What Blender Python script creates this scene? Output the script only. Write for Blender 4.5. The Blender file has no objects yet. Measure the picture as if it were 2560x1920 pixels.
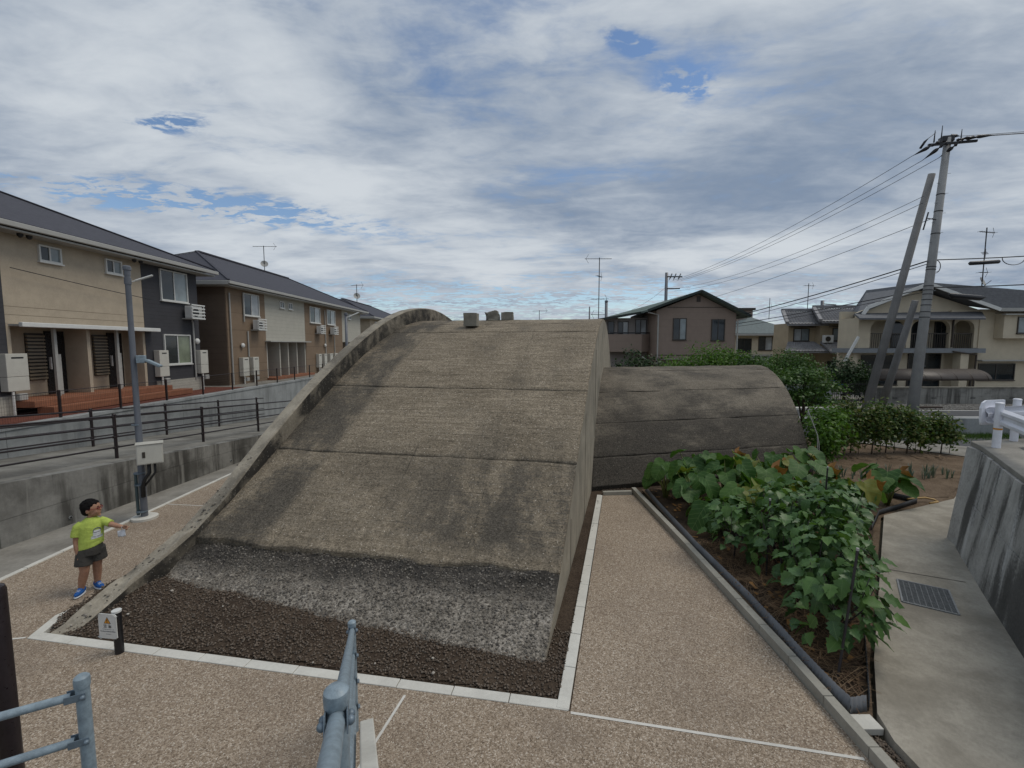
import bpy, bmesh, math, random
import numpy as np
from mathutils import Vector, Matrix, Euler
from mathutils.bvhtree import BVHTree

R = math.radians
random.seed(7)
rng = np.random.default_rng(11)
scene = bpy.context.scene
COL = scene.collection

# ------------------------------------------------------------------ camera, sky, sun, exposure
cam_data = bpy.data.cameras.new('camera')
cam_data.sensor_width = 36.0
cam_data.lens = 15.87
cam_data.clip_start = 0.05
cam_data.clip_end = 3000
cam = bpy.data.objects.new('camera', cam_data)
COL.objects.link(cam)
cam.location = (0, 0, 3.75)
cam.rotation_euler = (R(90 - 4.95), 0, 0)
scene.camera = cam

SUN_EL, SUN_AZ = R(58), R(82)            # azimuth clockwise from +Y: off to the right
world = bpy.data.worlds.new('World')
scene.world = world
world.use_nodes = True
world.cycles.sampling_method = 'MANUAL'
world.cycles.sample_map_resolution = 256


def build_world():
    nt = world.node_tree
    nt.nodes.clear()
    N, L = nt.nodes.new, nt.links.new
    out = N('ShaderNodeOutputWorld')
    bg = N('ShaderNodeBackground')
    bg.inputs['Strength'].default_value = 0.10
    L(bg.outputs[0], out.inputs[0])
    sky = N('ShaderNodeTexSky')
    sky.sky_type = 'NISHITA'
    sky.sun_disc = False
    sky.sun_elevation = SUN_EL
    sky.sun_rotation = SUN_AZ
    sky.altitude = 20
    sky.air_density = 1.0
    sky.dust_density = 0.15
    sky.ozone_density = 2.5
    tc = N('ShaderNodeTexCoord')
    sep = N('ShaderNodeSeparateXYZ')
    L(tc.outputs['Generated'], sep.inputs[0])

    def math_(op, a, b=None, c=None):
        n = N('ShaderNodeMath')
        n.operation = op
        for i, v in enumerate((a, b, c)):
            if v is None:
                continue
            if isinstance(v, (int, float)):
                n.inputs[i].default_value = v
            else:
                L(v, n.inputs[i])
        return n.outputs[0]

    def ramp(f, stops):
        n = N('ShaderNodeMapRange')
        n.interpolation_type = 'SMOOTHSTEP'
        n.inputs['From Min'].default_value, n.inputs['From Max'].default_value = stops[0], stops[1]
        n.inputs['To Min'].default_value, n.inputs['To Max'].default_value = stops[2], stops[3]
        L(f, n.inputs['Value'])
        return n.outputs[0]

    zc = math_('MAXIMUM', sep.outputs[2], 0.0)
    den = math_('ADD', zc, 0.10)
    px = math_('DIVIDE', sep.outputs[0], den)
    py = math_('DIVIDE', sep.outputs[1], den)
    comb = N('ShaderNodeCombineXYZ')
    L(px, comb.inputs[0])
    L(py, comb.inputs[1])

    def noise(scale, detail, rough, dist, off, stretch=(1, 1, 1), rot=0):
        mp = N('ShaderNodeMapping')
        mp.inputs['Location'].default_value = off
        mp.inputs['Scale'].default_value = stretch
        mp.inputs['Rotation'].default_value = (0, 0, rot)
        L(comb.outputs[0], mp.inputs['Vector'])
        n = N('ShaderNodeTexNoise')
        n.inputs['Scale'].default_value = scale
        n.inputs['Detail'].default_value = detail
        n.inputs['Roughness'].default_value = rough
        n.inputs['Distortion'].default_value = dist
        L(mp.outputs[0], n.inputs['Vector'])
        return n.outputs['Fac']

    big = noise(0.42, 3, 0.5, 0.3, (3.1, 1.7, 0.0), (1, 1.2, 1), R(25))
    mid = noise(1.25, 7, 0.60, 0.5, (0.4, 5.2, 0.0), (0.85, 1.3, 1), R(18))
    fine = noise(4.4, 5, 0.6, 0.6, (7.4, 2.2, 0.0), (0.75, 1.4, 1), R(12))
    shade = noise(0.75, 6, 0.58, 0.5, (9.3, 4.6, 0.0), (0.9, 1.2, 1), R(20))

    def gap(cx, cy, rx, ry, rot=0.0):
        # an opening in the cloud sheet at a place on the cloud plane
        dx = math_('SUBTRACT', px, cx)
        dy = math_('SUBTRACT', py, cy)
        c, s = math.cos(rot), math.sin(rot)
        ax = math_('ADD', math_('MULTIPLY', dx, c), math_('MULTIPLY', dy, s))
        ay = math_('SUBTRACT', math_('MULTIPLY', dy, c), math_('MULTIPLY', dx, s))
        r2 = math_('ADD', math_('POWER', math_('ABSOLUTE', math_('DIVIDE', ax, rx)), 2.0),
                   math_('POWER', math_('ABSOLUTE', math_('DIVIDE', ay, ry)), 2.0))
        return math_('POWER', 2.718, math_('MULTIPLY', r2, -1.0))

    cover = math_('ADD', math_('MULTIPLY', big, 0.50), math_('MULTIPLY', mid, 0.62))
    cover = math_('ADD', cover, math_('MULTIPLY', fine, 0.30))
    cover = math_('ADD', cover, 0.03)
    tiny = noise(13.0, 4, 0.65, 0.4, (1.7, 3.3, 0.0), (0.8, 1.2, 1), R(15))
    cover = math_('ADD', cover, math_('MULTIPLY', math_('SUBTRACT', tiny, 0.5), 0.16))
    brk = ramp(math_('ADD', math_('MULTIPLY', tiny, 0.5), math_('MULTIPLY', fine, 0.5)), (0.40, 0.58, 1.5, 0.05))
    for g, w in ((gap(0.335, 1.34, 0.075, 0.030, 0.5), 0.40), (gap(-1.21, 1.67, 0.12, 0.05, -0.15), 0.40),
                 (gap(-1.64, 2.33, 0.75, 0.22, 0.50), 0.40), (gap(0.55, 1.50, 0.09, 0.06, 0.4), 0.35),
                 (gap(-0.2, 4.9, 4.5, 0.8, -0.05), 0.24), (gap(0.0, 7.6, 20.0, 2.0, 0.0), 0.20)):
        cover = math_('SUBTRACT', cover, math_('MULTIPLY', math_('MULTIPLY', g, w), brk))
    alpha = ramp(cover, (0.42, 0.70, 0.0, 1.0))
    # cloud brightness: thick parts are grey underneath, thin edges are bright
    lum = math_('ADD', math_('MULTIPLY', shade, 0.62), math_('MULTIPLY', mid, 0.42))
    lum = math_('ADD', lum, math_('MULTIPLY', fine, 0.22))
    lum = math_('SUBTRACT', lum, math_('MULTIPLY', gap(-0.18, 1.68, 0.55, 0.42, 0.3), 0.10))
    lum = math_('SUBTRACT', lum, math_('MULTIPLY', gap(0.93, 2.1, 0.8, 0.5, 0.2), 0.10))
    lum = math_('ADD', lum, math_('MULTIPLY', gap(-1.0, 1.5, 0.9, 0.6, 0.4), 0.09))
    lum = math_('ADD', lum, math_('MULTIPLY', gap(-0.3, 3.4, 2.2, 0.7, 0.0), 0.07))
    t = ramp(lum, (0.42, 0.84, 0.0, 1.0))
    mixc = N('ShaderNodeMix')
    mixc.data_type = 'RGBA'
    L(t, mixc.inputs['Factor'])
    mixc.inputs['A'].default_value = (2.15, 2.8, 3.85, 1)
    mixc.inputs['B'].default_value = (6.2, 6.65, 7.1, 1)
    # sky blue
    hsv = N('ShaderNodeHueSaturation')
    hsv.inputs['Saturation'].default_value = 1.0
    hsv.inputs['Value'].default_value = 1.15
    L(sky.outputs[0], hsv.inputs['Color'])
    mixs = N('ShaderNodeMix')
    mixs.data_type = 'RGBA'
    L(alpha, mixs.inputs['Factor'])
    L(hsv.outputs[0], mixs.inputs['A'])
    L(mixc.outputs['Result'], mixs.inputs['B'])
    L(mixs.outputs['Result'], bg.inputs['Color'])


build_world()

sun_data = bpy.data.lights.new('sun', 'SUN')
sun_data.energy = 1.4
sun_data.angle = R(28)
sun_data.color = (1.0, 0.93, 0.82)
sun = bpy.data.objects.new('sun', sun_data)
COL.objects.link(sun)
sd = Vector((math.sin(SUN_AZ) * math.cos(SUN_EL), math.cos(SUN_AZ) * math.cos(SUN_EL), math.sin(SUN_EL)))
sun.rotation_euler = sd.to_track_quat('Z', 'Y').to_euler()
sun.location = (0, 0, 40)

scene.view_settings.view_transform = 'Standard'
scene.view_settings.look = 'None'
scene.view_settings.exposure = 0.0
scene.view_settings.gamma = 1.0
scene.view_settings.use_curve_mapping = False
scene.cycles.max_bounces = 6
scene.cycles.transparent_max_bounces = 6

# ------------------------------------------------------------------ mesh helpers
OFF = {}


def thing(name, label, cat, loc=(0, 0, 0), group=None):
    o = bpy.data.objects.new(name, None)
    o.empty_display_size = 0.1
    COL.objects.link(o)
    o.location = loc
    OFF[o] = Vector(loc)
    tag(o, label, cat, group)
    return o


def tag(o, label=None, cat=None, group=None, kind=None):
    if label:
        o['label'] = label
    if cat:
        o['category'] = cat
    if group:
        o['group'] = group
    if kind:
        o['kind'] = kind
    return o


class MB:
    def __init__(self):
        self.v, self.f = [], []

    def add(self, vs, fs):
        b = len(self.v)
        self.v.extend([tuple(map(float, p)) for p in vs])
        self.f.extend([tuple(i + b for i in f) for f in fs])
        return self

    def box(self, x0, x1, y0, y1, z0, z1):
        return self.add([(x0, y0, z0), (x1, y0, z0), (x1, y1, z0), (x0, y1, z0),
                         (x0, y0, z1), (x1, y0, z1), (x1, y1, z1), (x0, y1, z1)],
                        [(0, 3, 2, 1), (4, 5, 6, 7), (0, 1, 5, 4), (1, 2, 6, 5), (2, 3, 7, 6), (3, 0, 4, 7)])

    def hexa(self, b, t):
        """solid between a bottom quad and a top quad"""
        return self.add(list(b) + list(t), [(0, 3, 2, 1), (4, 5, 6, 7), (0, 1, 5, 4), (1, 2, 6, 5), (2, 3, 7, 6), (3, 0, 4, 7)])

    def obox(self, c, size, u=(1, 0, 0), w=(0, 0, 1)):
        u = Vector(u).normalized()
        w = Vector(w).normalized()
        n = w.cross(u).normalized()
        w = u.cross(n)
        c = Vector(c)
        a, b, d = u * size[0] / 2, n * size[1] / 2, w * size[2] / 2
        return self.hexa([c - a - b - d, c + a - b - d, c + a + b - d, c - a + b - d],
                         [c - a - b + d, c + a - b + d, c + a + b + d, c - a + b + d])

    def beam(self, p0, p1, wd, ht, up=(0, 0, 1)):
        p0, p1 = Vector(p0), Vector(p1)
        u = (p1 - p0)
        return self.obox((p0 + p1) / 2, (u.length, wd, ht), u, up)

    def poly(self, pts):
        return self.add(pts, [tuple(range(len(pts)))])

    def slab(self, pts, off):
        """polygon extruded by a vector"""
        n = len(pts)
        off = Vector(off)
        top = [Vector(p) for p in pts]
        bot = [p + off for p in top]
        fs = [tuple(range(n)), tuple(reversed(range(n, 2 * n)))]
        fs += [(i, i + n, (i + 1) % n + n, (i + 1) % n) for i in range(n)]
        return self.add(top + bot, fs)

    def tube(self, pts, r, n=10, cap=True, ell=None):
        pts = [Vector(p) for p in pts]
        k = len(pts)
        rs = r if isinstance(r, (list, tuple)) else [r] * k
        base = len(self.v)
        prev = None
        for i, p in enumerate(pts):
            d = (pts[min(i + 1, k - 1)] - pts[max(i - 1, 0)]).normalized()
            if prev is None:
                a = Vector((0, 0, 1)) if abs(d.z) < 0.9 else Vector((1, 0, 0))
                e1 = d.cross(a).normalized()
            else:
                e1 = (prev - d * prev.dot(d)).normalized()
            e2 = d.cross(e1)
            prev = e1
            for j in range(n):
                t = 2 * math.pi * j / n
                ra, rb = (rs[i], rs[i]) if not isinstance(rs[i], tuple) else rs[i]
                self.v.append(tuple(p + e1 * math.cos(t) * ra + e2 * math.sin(t) * rb))
        for i in range(k - 1):
            for j in range(n):
                a, b = base + i * n + j, base + i * n + (j + 1) % n
                self.f.append((a, b, b + n, a + n))
        if cap:
            self.f.append(tuple(base + j for j in reversed(range(n))))
            self.f.append(tuple(base + (k - 1) * n + j for j in range(n)))
        return self

    def lathe(self, c, prof, n=16, axis='z'):
        """profile of (radius, height) round a vertical axis at c"""
        base = len(self.v)
        for (r, h) in prof:
            for j in range(n):
                t = 2 * math.pi * j / n
                self.v.append((c[0] + r * math.cos(t), c[1] + r * math.sin(t), c[2] + h))
        for i in range(len(prof) - 1):
            for j in range(n):
                a, b = base + i * n + j, base + i * n + (j + 1) % n
                self.f.append((a, b, b + n, a + n))
        self.f.append(tuple(base + j for j in reversed(range(n))))
        self.f.append(tuple(base + (len(prof) - 1) * n + j for j in range(n)))
        return self

    def ellipsoid(self, c, r, nu=12, nv=8, M=None):
        base = len(self.v)
        c = Vector(c)
        for i in range(nv + 1):
            ph = math.pi * i / nv
            for j in range(nu):
                th = 2 * math.pi * j / nu
                q = Vector((r[0] * math.sin(ph) * math.cos(th), r[1] * math.sin(ph) * math.sin(th), r[2] * math.cos(ph)))
                if M is not None:
                    q = M @ q
                self.v.append(tuple(c + q))
        for i in range(nv):
            for j in range(nu):
                a, b = base + i * nu + j, base + i * nu + (j + 1) % nu
                self.f.append((a, a + nu, b + nu, b))
        return self

    def mesh(self, name, mat, off=None, smooth=False):
        me = bpy.data.meshes.new(name)
        vs = self.v
        if off is not None:
            vs = [(p[0] - off[0], p[1] - off[1], p[2] - off[2]) for p in vs]
        me.from_pydata(vs, [], self.f)
        me.validate()
        if mat is not None:
            me.materials.append(mat)
        if smooth:
            me.polygons.foreach_set('use_smooth', [True] * len(me.polygons))
        me.update()
        return me

    def build(self, name, mat, parent=None, smooth=False, bevel=0, label=None, cat=None, group=None, kind=None, auto=False):
        off = OFF.get(parent) if parent is not None else None
        me = self.mesh(name, mat, off, smooth)
        o = bpy.data.objects.new(name, me)
        COL.objects.link(o)
        if parent is not None:
            o.parent = parent
            OFF[o] = off if off is not None else Vector()
        else:
            OFF[o] = Vector()
        if bevel:
            m = o.modifiers.new('bevel', 'BEVEL')
            m.width = bevel
            m.segments = 2
            m.limit_method = 'ANGLE'
            m.angle_limit = R(40)
        if auto:
            smooth_by_angle(me, 35)
        tag(o, label, cat, group, kind)
        return o


def smooth_by_angle(me, deg):
    me.polygons.foreach_set('use_smooth', [True] * len(me.polygons))
    bm = bmesh.new()
    bm.from_mesh(me)
    lim = R(deg)
    for e in bm.edges:
        if len(e.link_faces) == 2:
            e.smooth = e.calc_face_angle(0) < lim
        else:
            e.smooth = False
    bm.to_mesh(me)
    bm.free()


def np_mesh(name, verts, faces, mat, smooth=False, loops=None):
    """mesh from numpy arrays; faces is (n,k)"""
    me = bpy.data.meshes.new(name)
    nv, (nf, k) = len(verts), faces.shape
    me.vertices.add(nv)
    me.vertices.foreach_set('co', np.asarray(verts, np.float32).ravel())
    me.loops.add(nf * k)
    me.loops.foreach_set('vertex_index', faces.astype(np.int32).ravel())
    me.polygons.add(nf)
    me.polygons.foreach_set('loop_start', np.arange(0, nf * k, k, dtype=np.int32))
    me.polygons.foreach_set('loop_total', np.full(nf, k, np.int32))
    if smooth:
        me.polygons.foreach_set('use_smooth', np.ones(nf, bool))
    me.update(calc_edges=True)
    me.validate()
    if mat is not None:
        me.materials.append(mat)
    return me


def link(name, me, parent=None, loc=(0, 0, 0), rot=(0, 0, 0), sc=(1, 1, 1), **kw):
    o = bpy.data.objects.new(name, me)
    COL.objects.link(o)
    if parent is not None:
        o.parent = parent
        OFF[o] = OFF.get(parent, Vector())
    else:
        OFF[o] = Vector()
    o.location = loc
    o.rotation_euler = rot
    o.scale = sc
    tag(o, **kw)
    return o


# numpy value noise
_T = np.random.default_rng(3).random((256, 256))


def vn(x, y):
    ix, iy = np.floor(x).astype(int), np.floor(y).astype(int)
    fx, fy = x - ix, y - iy
    fx, fy = fx * fx * (3 - 2 * fx), fy * fy * (3 - 2 * fy)
    a, b = _T[ix & 255, iy & 255], _T[(ix + 1) & 255, iy & 255]
    c, d = _T[ix & 255, (iy + 1) & 255], _T[(ix + 1) & 255, (iy + 1) & 255]
    return (a * (1 - fx) + b * fx) * (1 - fy) + (c * (1 - fx) + d * fx) * fy - 0.5


def fbm(x, y, s, o=4, seed=0.0):
    t, a = 0.0, 1.0
    for i in range(o):
        t = t + a * vn(x / s + seed + 17.3 * i, y / s - seed + 9.1 * i)
        s *= 0.5
        a *= 0.5
    return t


def grid_faces(nu, nv):
    i, j = np.meshgrid(np.arange(nu - 1), np.arange(nv - 1), indexing='ij')
    a = (i * nv + j).ravel()
    return np.stack([a, a + nv, a + nv + 1, a + 1], 1)


_OCT_V = np.array([(1, 0, 0), (-1, 0, 0), (0, 1, 0), (0, -1, 0), (0, 0, 1), (0, 0, -1)], float)
_OCT_F = np.array([(0, 2, 4), (2, 1, 4), (1, 3, 4), (3, 0, 4), (2, 0, 5), (1, 2, 5), (3, 1, 5), (0, 3, 5)])


def stone_base(sub):
    v, f = _OCT_V, _OCT_F
    for _ in range(sub):
        vs, cache, nf = list(map(tuple, v)), {}, []

        def m(a, b):
            k = (min(a, b), max(a, b))
            if k not in cache:
                q = (np.array(vs[a]) + np.array(vs[b]))
                q /= np.linalg.norm(q)
                vs.append(tuple(q))
                cache[k] = len(vs) - 1
            return cache[k]
        for a, b, c in f:
            ab, bc, ca = m(a, b), m(b, c), m(c, a)
            nf += [(a, ab, ca), (ab, b, bc), (ca, bc, c), (ab, bc, ca)]
        v, f = np.array(vs), np.array(nf)
    return v, f


def stones(name, P, size, mat, sub=0, flat=0.7, parent=None, **kw):
    """many small stones at points P (n,3) joined into one mesh"""
    bv, bf = stone_base(sub)
    n, k = len(P), len(bv)
    sc = size * (0.6 + 0.8 * rng.random((n, 1, 1))) * np.array([1.0, 1.0, flat]) * (0.75 + 0.5 * rng.random((n, 1, 3)))
    jit = 1 + 0.35 * (rng.random((n, k, 1)) - 0.5)
    V = bv[None] * sc * jit
    a = rng.random(n) * 6.283
    b = (rng.random(n) - 0.5) * 1.2
    ca, sa, cb, sb = np.cos(a), np.sin(a), np.cos(b), np.sin(b)
    x, y, z = V[..., 0], V[..., 1], V[..., 2]
    y, z = y * cb[:, None] - z * sb[:, None], y * sb[:, None] + z * cb[:, None]
    x, y = x * ca[:, None] - y * sa[:, None], x * sa[:, None] + y * ca[:, None]
    V = np.stack([x, y, z], -1) + P[:, None, :]
    F = (bf[None] + (np.arange(n) * k)[:, None, None]).reshape(-1, 3)
    me = np_mesh(name, V.reshape(-1, 3), F, mat, smooth=sub > 0)
    return link(name, me, parent, **kw)


# ------------------------------------------------------------------ material helpers
class NT:
    def __init__(self, name):
        self.m = bpy.data.materials.new(name)
        self.m.use_nodes = True
        self.t = self.m.node_tree
        self.N, self.L = self.t.nodes.new, self.t.links.new
        self.bsdf = self.t.nodes['Principled BSDF']
        self.out = self.t.nodes['Material Output']
        self._pos = None

    def put(self, sock, v):
        if isinstance(v, bpy.types.NodeSocket):
            self.L(v, sock)
        elif v is not None:
            if sock.type == 'RGBA' and len(v) == 3:
                v = (*v, 1)
            sock.default_value = v

    def pos(self):
        if self._pos is None:
            self._pos = self.N('ShaderNodeNewGeometry').outputs['Position']
        return self._pos

    def obj(self):
        return self.N('ShaderNodeTexCoord').outputs['Object']

    def rand(self):
        return self.N('ShaderNodeObjectInfo').outputs['Random']

    def island(self):
        return self.N('ShaderNodeNewGeometry').outputs['Random Per Island']

    def mapv(self, v, sc=(1, 1, 1), rot=(0, 0, 0), loc=(0, 0, 0)):
        n = self.N('ShaderNodeMapping')
        self.L(v, n.inputs['Vector'])
        n.inputs['Scale'].default_value = sc
        n.inputs['Rotation'].default_value = rot
        n.inputs['Location'].default_value = loc
        return n.outputs[0]

    def noise(self, v, s, det=4, ro=0.55, dist=0.0):
        n = self.N('ShaderNodeTexNoise')
        self.L(v, n.inputs['Vector'])
        n.inputs['Scale'].default_value = s
        n.inputs['Detail'].default_value = det
        n.inputs['Roughness'].default_value = ro
        n.inputs['Distortion'].default_value = dist
        return n.outputs['Fac']

    def vor(self, v, s, feat='F1', out='Distance'):
        n = self.N('ShaderNodeTexVoronoi')
        n.feature = feat
        self.L(v, n.inputs['Vector'])
        n.inputs['Scale'].default_value = s
        return n.outputs[out]

    def wave(self, v, s, dist=0, axis='X', prof='SIN'):
        n = self.N('ShaderNodeTexWave')
        n.bands_direction = axis
        n.wave_profile = prof
        self.L(v, n.inputs['Vector'])
        n.inputs['Scale'].default_value = s
        n.inputs['Distortion'].default_value = dist
        return n.outputs['Fac']

    def math(self, op, a, b=None, clamp=False):
        n = self.N('ShaderNodeMath')
        n.operation = op
        n.use_clamp = clamp
        self.put(n.inputs[0], a)
        if b is not None:
            self.put(n.inputs[1], b)
        return n.outputs[0]

    def ss(self, f, a, b, lo=0.0, hi=1.0):
        n = self.N('ShaderNodeMapRange')
        n.interpolation_type = 'SMOOTHSTEP'
        for k, v in zip(('Value', 'From Min', 'From Max', 'To Min', 'To Max'), (f, a, b, lo, hi)):
            self.put(n.inputs[k], v)
        return n.outputs[0]

    def mix(self, f, a, b, blend='MIX'):
        n = self.N('ShaderNodeMix')
        n.data_type = 'RGBA'
        n.blend_type = blend
        self.put(n.inputs['Factor'], f)
        self.put(n.inputs['A'], a)
        self.put(n.inputs['B'], b)
        return n.outputs['Result']

    def sep(self, v):
        n = self.N('ShaderNodeSeparateXYZ')
        self.L(v, n.inputs[0])
        return n.outputs

    def ramp(self, f, stops):
        n = self.N('ShaderNodeValToRGB')
        e = n.color_ramp.elements
        while len(e) < len(stops):
            e.new(0.5)
        for q, (p, c) in zip(e, stops):
            q.position = p
            q.color = (*c, 1)
        self.L(f, n.inputs[0])
        return n.outputs[0]

    def bump(self, h, strength=0.5, dist=0.01, normal=None):
        n = self.N('ShaderNodeBump')
        n.inputs['Strength'].default_value = strength
        n.inputs['Distance'].default_value = dist
        self.L(h, n.inputs['Height'])
        if normal is not None:
            self.L(normal, n.inputs['Normal'])
        return n.outputs[0]

    def done(self, col, rough=0.8, normal=None, metal=0.0, spec=None, coat=None):
        b = self.bsdf
        self.put(b.inputs['Base Color'], col)
        self.put(b.inputs['Roughness'], rough)
        self.put(b.inputs['Metallic'], metal)
        if spec is not None:
            self.put(b.inputs['Specular IOR Level'], spec)
        if normal is not None:
            self.L(normal, b.inputs['Normal'])
        return self.m


def plain(name, col, rough=0.6, var=0.12, sc=6.0, bump=0.0, metal=0.0, spec=0.4, bsc=60.0):
    """painted / moulded surface with slight mottling"""
    t = NT(name)
    n = t.noise(t.pos(), sc, 5, 0.6)
    n2 = t.noise(t.pos(), sc * 7, 3, 0.6)
    f = t.math('ADD', t.math('MULTIPLY', n, 0.7), t.math('MULTIPLY', n2, 0.3))
    c = t.mix(t.ss(f, 0.3, 0.7), [x * (1 - var) for x in col], [min(1, x * (1 + var)) for x in col])
    nm = t.bump(t.noise(t.pos(), bsc, 3), bump, 0.004) if bump else None
    return t.done(c, t.ss(n2, 0.3, 0.7, max(0.02, rough - 0.08), rough + 0.08), nm, metal, spec)


def concrete(name, col, dark, var=0.25, stain=0.5, streak=0.0, sc=1.0, bump=0.3, ssc=0.6, lo=0.48, hi=0.72, rough=0.88, pebble=0.0, pale=None, sk=1.7):
    t = NT(name)
    p = t.pos()
    n1 = t.noise(p, 1.3 * sc, 8, 0.62)
    n2 = t.noise(p, 14 * sc, 5, 0.65)
    n3 = t.noise(p, 90, 3, 0.6)
    f = t.math('ADD', t.math('MULTIPLY', n1, 0.55), t.math('ADD', t.math('MULTIPLY', n2, 0.3), t.math('MULTIPLY', n3, 0.15)))
    c = t.mix(t.ss(f, 0.34, 0.66), [x * (1 - var) for x in col], [min(1, x * (1 + var)) for x in col])
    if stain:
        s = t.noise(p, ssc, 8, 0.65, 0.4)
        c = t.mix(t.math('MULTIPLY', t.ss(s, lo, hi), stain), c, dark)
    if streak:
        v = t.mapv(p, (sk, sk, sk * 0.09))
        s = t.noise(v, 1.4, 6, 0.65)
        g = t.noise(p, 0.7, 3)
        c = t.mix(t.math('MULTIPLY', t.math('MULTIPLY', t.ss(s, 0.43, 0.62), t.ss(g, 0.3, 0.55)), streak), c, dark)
        if pale:
            s2 = t.noise(t.mapv(p, (sk * 1.4, sk * 1.4, sk * .1), loc=(3, 8, 0)), 1.6, 5, 0.6)
            c = t.mix(t.math('MULTIPLY', t.ss(s2, 0.56, 0.70), 0.6), c, pale)
    if pebble:
        w = t.vor(p, 38, 'F1', 'Distance')
        k = t.vor(p, 38, 'F1', 'Color')
        sel = t.ss(t.sep(k)[0], 0.80, 0.84)
        c = t.mix(t.math('MULTIPLY', t.math('MULTIPLY', t.ss(w, 0.42, 0.25), sel), pebble), c, (0.45, 0.42, 0.37))
    h = t.math('ADD', t.math('MULTIPLY', n2, 0.6), t.math('MULTIPLY', n3, 0.5))
    return t.done(c, rough, t.bump(h, bump, 0.02), 0, 0.25)


def leafmat(name, cols, trans=0.3, rough=0.45, vein=False, isl=True):
    t = NT(name)
    r = t.island() if isl else t.rand()
    c = t.ramp(r, [(i / (len(cols) - 1), q) for i, q in enumerate(cols)])
    n = t.noise(t.pos(), 9, 3)
    c = t.mix(t.ss(n, 0.35, 0.7, 0.0, 0.35), c, [x * 0.55 for x in cols[0]])
    if vein:
        o = t.obj()
        s = t.sep(o)
        ax = t.math('ABSOLUTE', s[0])
        mid = t.ss(ax, 0.012, 0.004)
        d = t.math('SUBTRACT', s[1], t.math('MULTIPLY', ax, 0.75))
        rib = t.math('ABSOLUTE', t.math('SINE', t.math('MULTIPLY', d, vein)))
        f = t.math('MAXIMUM', mid, t.ss(rib, 0.22, 0.06))
        c = t.mix(t.math('MULTIPLY', f, 0.45), c, (0.22, 0.33, 0.12))
    b = t.bsdf
    t.put(b.inputs['Base Color'], c)
    b.inputs['Roughness'].default_value = rough
    b.inputs['Specular IOR Level'].default_value = 0.35
    tr = t.N('ShaderNodeBsdfTranslucent')
    t.L(t.mix(1.0, c, (1.0, 1.05, 0.5), 'MULTIPLY'), tr.inputs['Color'])
    ms = t.N('ShaderNodeMixShader')
    ms.inputs[0].default_value = trans
    t.L(b.outputs[0], ms.inputs[1])
    t.L(tr.outputs[0], ms.inputs[2])
    t.L(ms.outputs[0], t.out.inputs[0])
    return t.m

# ------------------------------------------------------------------ materials
MT = {}


def mat_paving():
    t = NT('washed_aggregate')
    p = t.pos()
    k = t.sep(t.vor(p, 90, 'F1', 'Color'))[0]
    k2 = t.sep(t.vor(p, 48, 'F1', 'Color'))[1]
    c = t.ramp(k, [(0.0, (0.12, 0.086, 0.056)), (0.3, (0.25, 0.187, 0.130)), (0.62, (0.37, 0.290, 0.210)), (0.88, (0.49, 0.402, 0.31)), (1.0, (0.72, 0.65, 0.55))])
    c = t.mix(0.26, c, t.ramp(k2, [(0.0, (0.15, 0.11, 0.075)), (0.5, (0.31, 0.24, 0.172)), (1.0, (0.56, 0.465, 0.365))]))
    big = t.noise(p, 0.7, 6, 0.6)
    c = t.mix(t.ss(big, 0.42, 0.68, 0.0, 0.28), c, (0.17, 0.13, 0.10))
    c = t.mix(t.ss(t.noise(p, 2.6, 5, 0.6), 0.5, 0.75, 0.0, 0.18), c, (0.36, 0.29, 0.23))
    d = t.vor(p, 90)
    edge = t.noise(p, 0.35, 4, 0.6)
    c = t.mix(t.ss(edge, 0.55, 0.72, 0.0, 0.22), c, (0.14, 0.115, 0.09))
    return t.done(c, 0.72, t.bump(t.math('MULTIPLY', d, -1.0), 0.9, 0.008), 0, 0.35)


def grain(t, p, c, amt, sc=78):
    """sand and pebble grain: every little cell a little lighter or darker than its neighbours"""
    k = t.sep(t.vor(t.mapv(p, (0.8, 1.1, 1.1)), sc, 'F1', 'Color'))
    g = t.math('ADD', t.math('MULTIPLY', k[0], 0.6), t.math('MULTIPLY', t.sep(t.vor(p, sc * 0.5, 'F1', 'Color'))[1], 0.4))
    lo, hi = 1 - amt, 1 + amt
    return t.mix(1.0, c, t.mix(g, (lo, lo, lo), (hi, hi * 0.99, hi * 0.97)), 'MULTIPLY')


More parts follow.
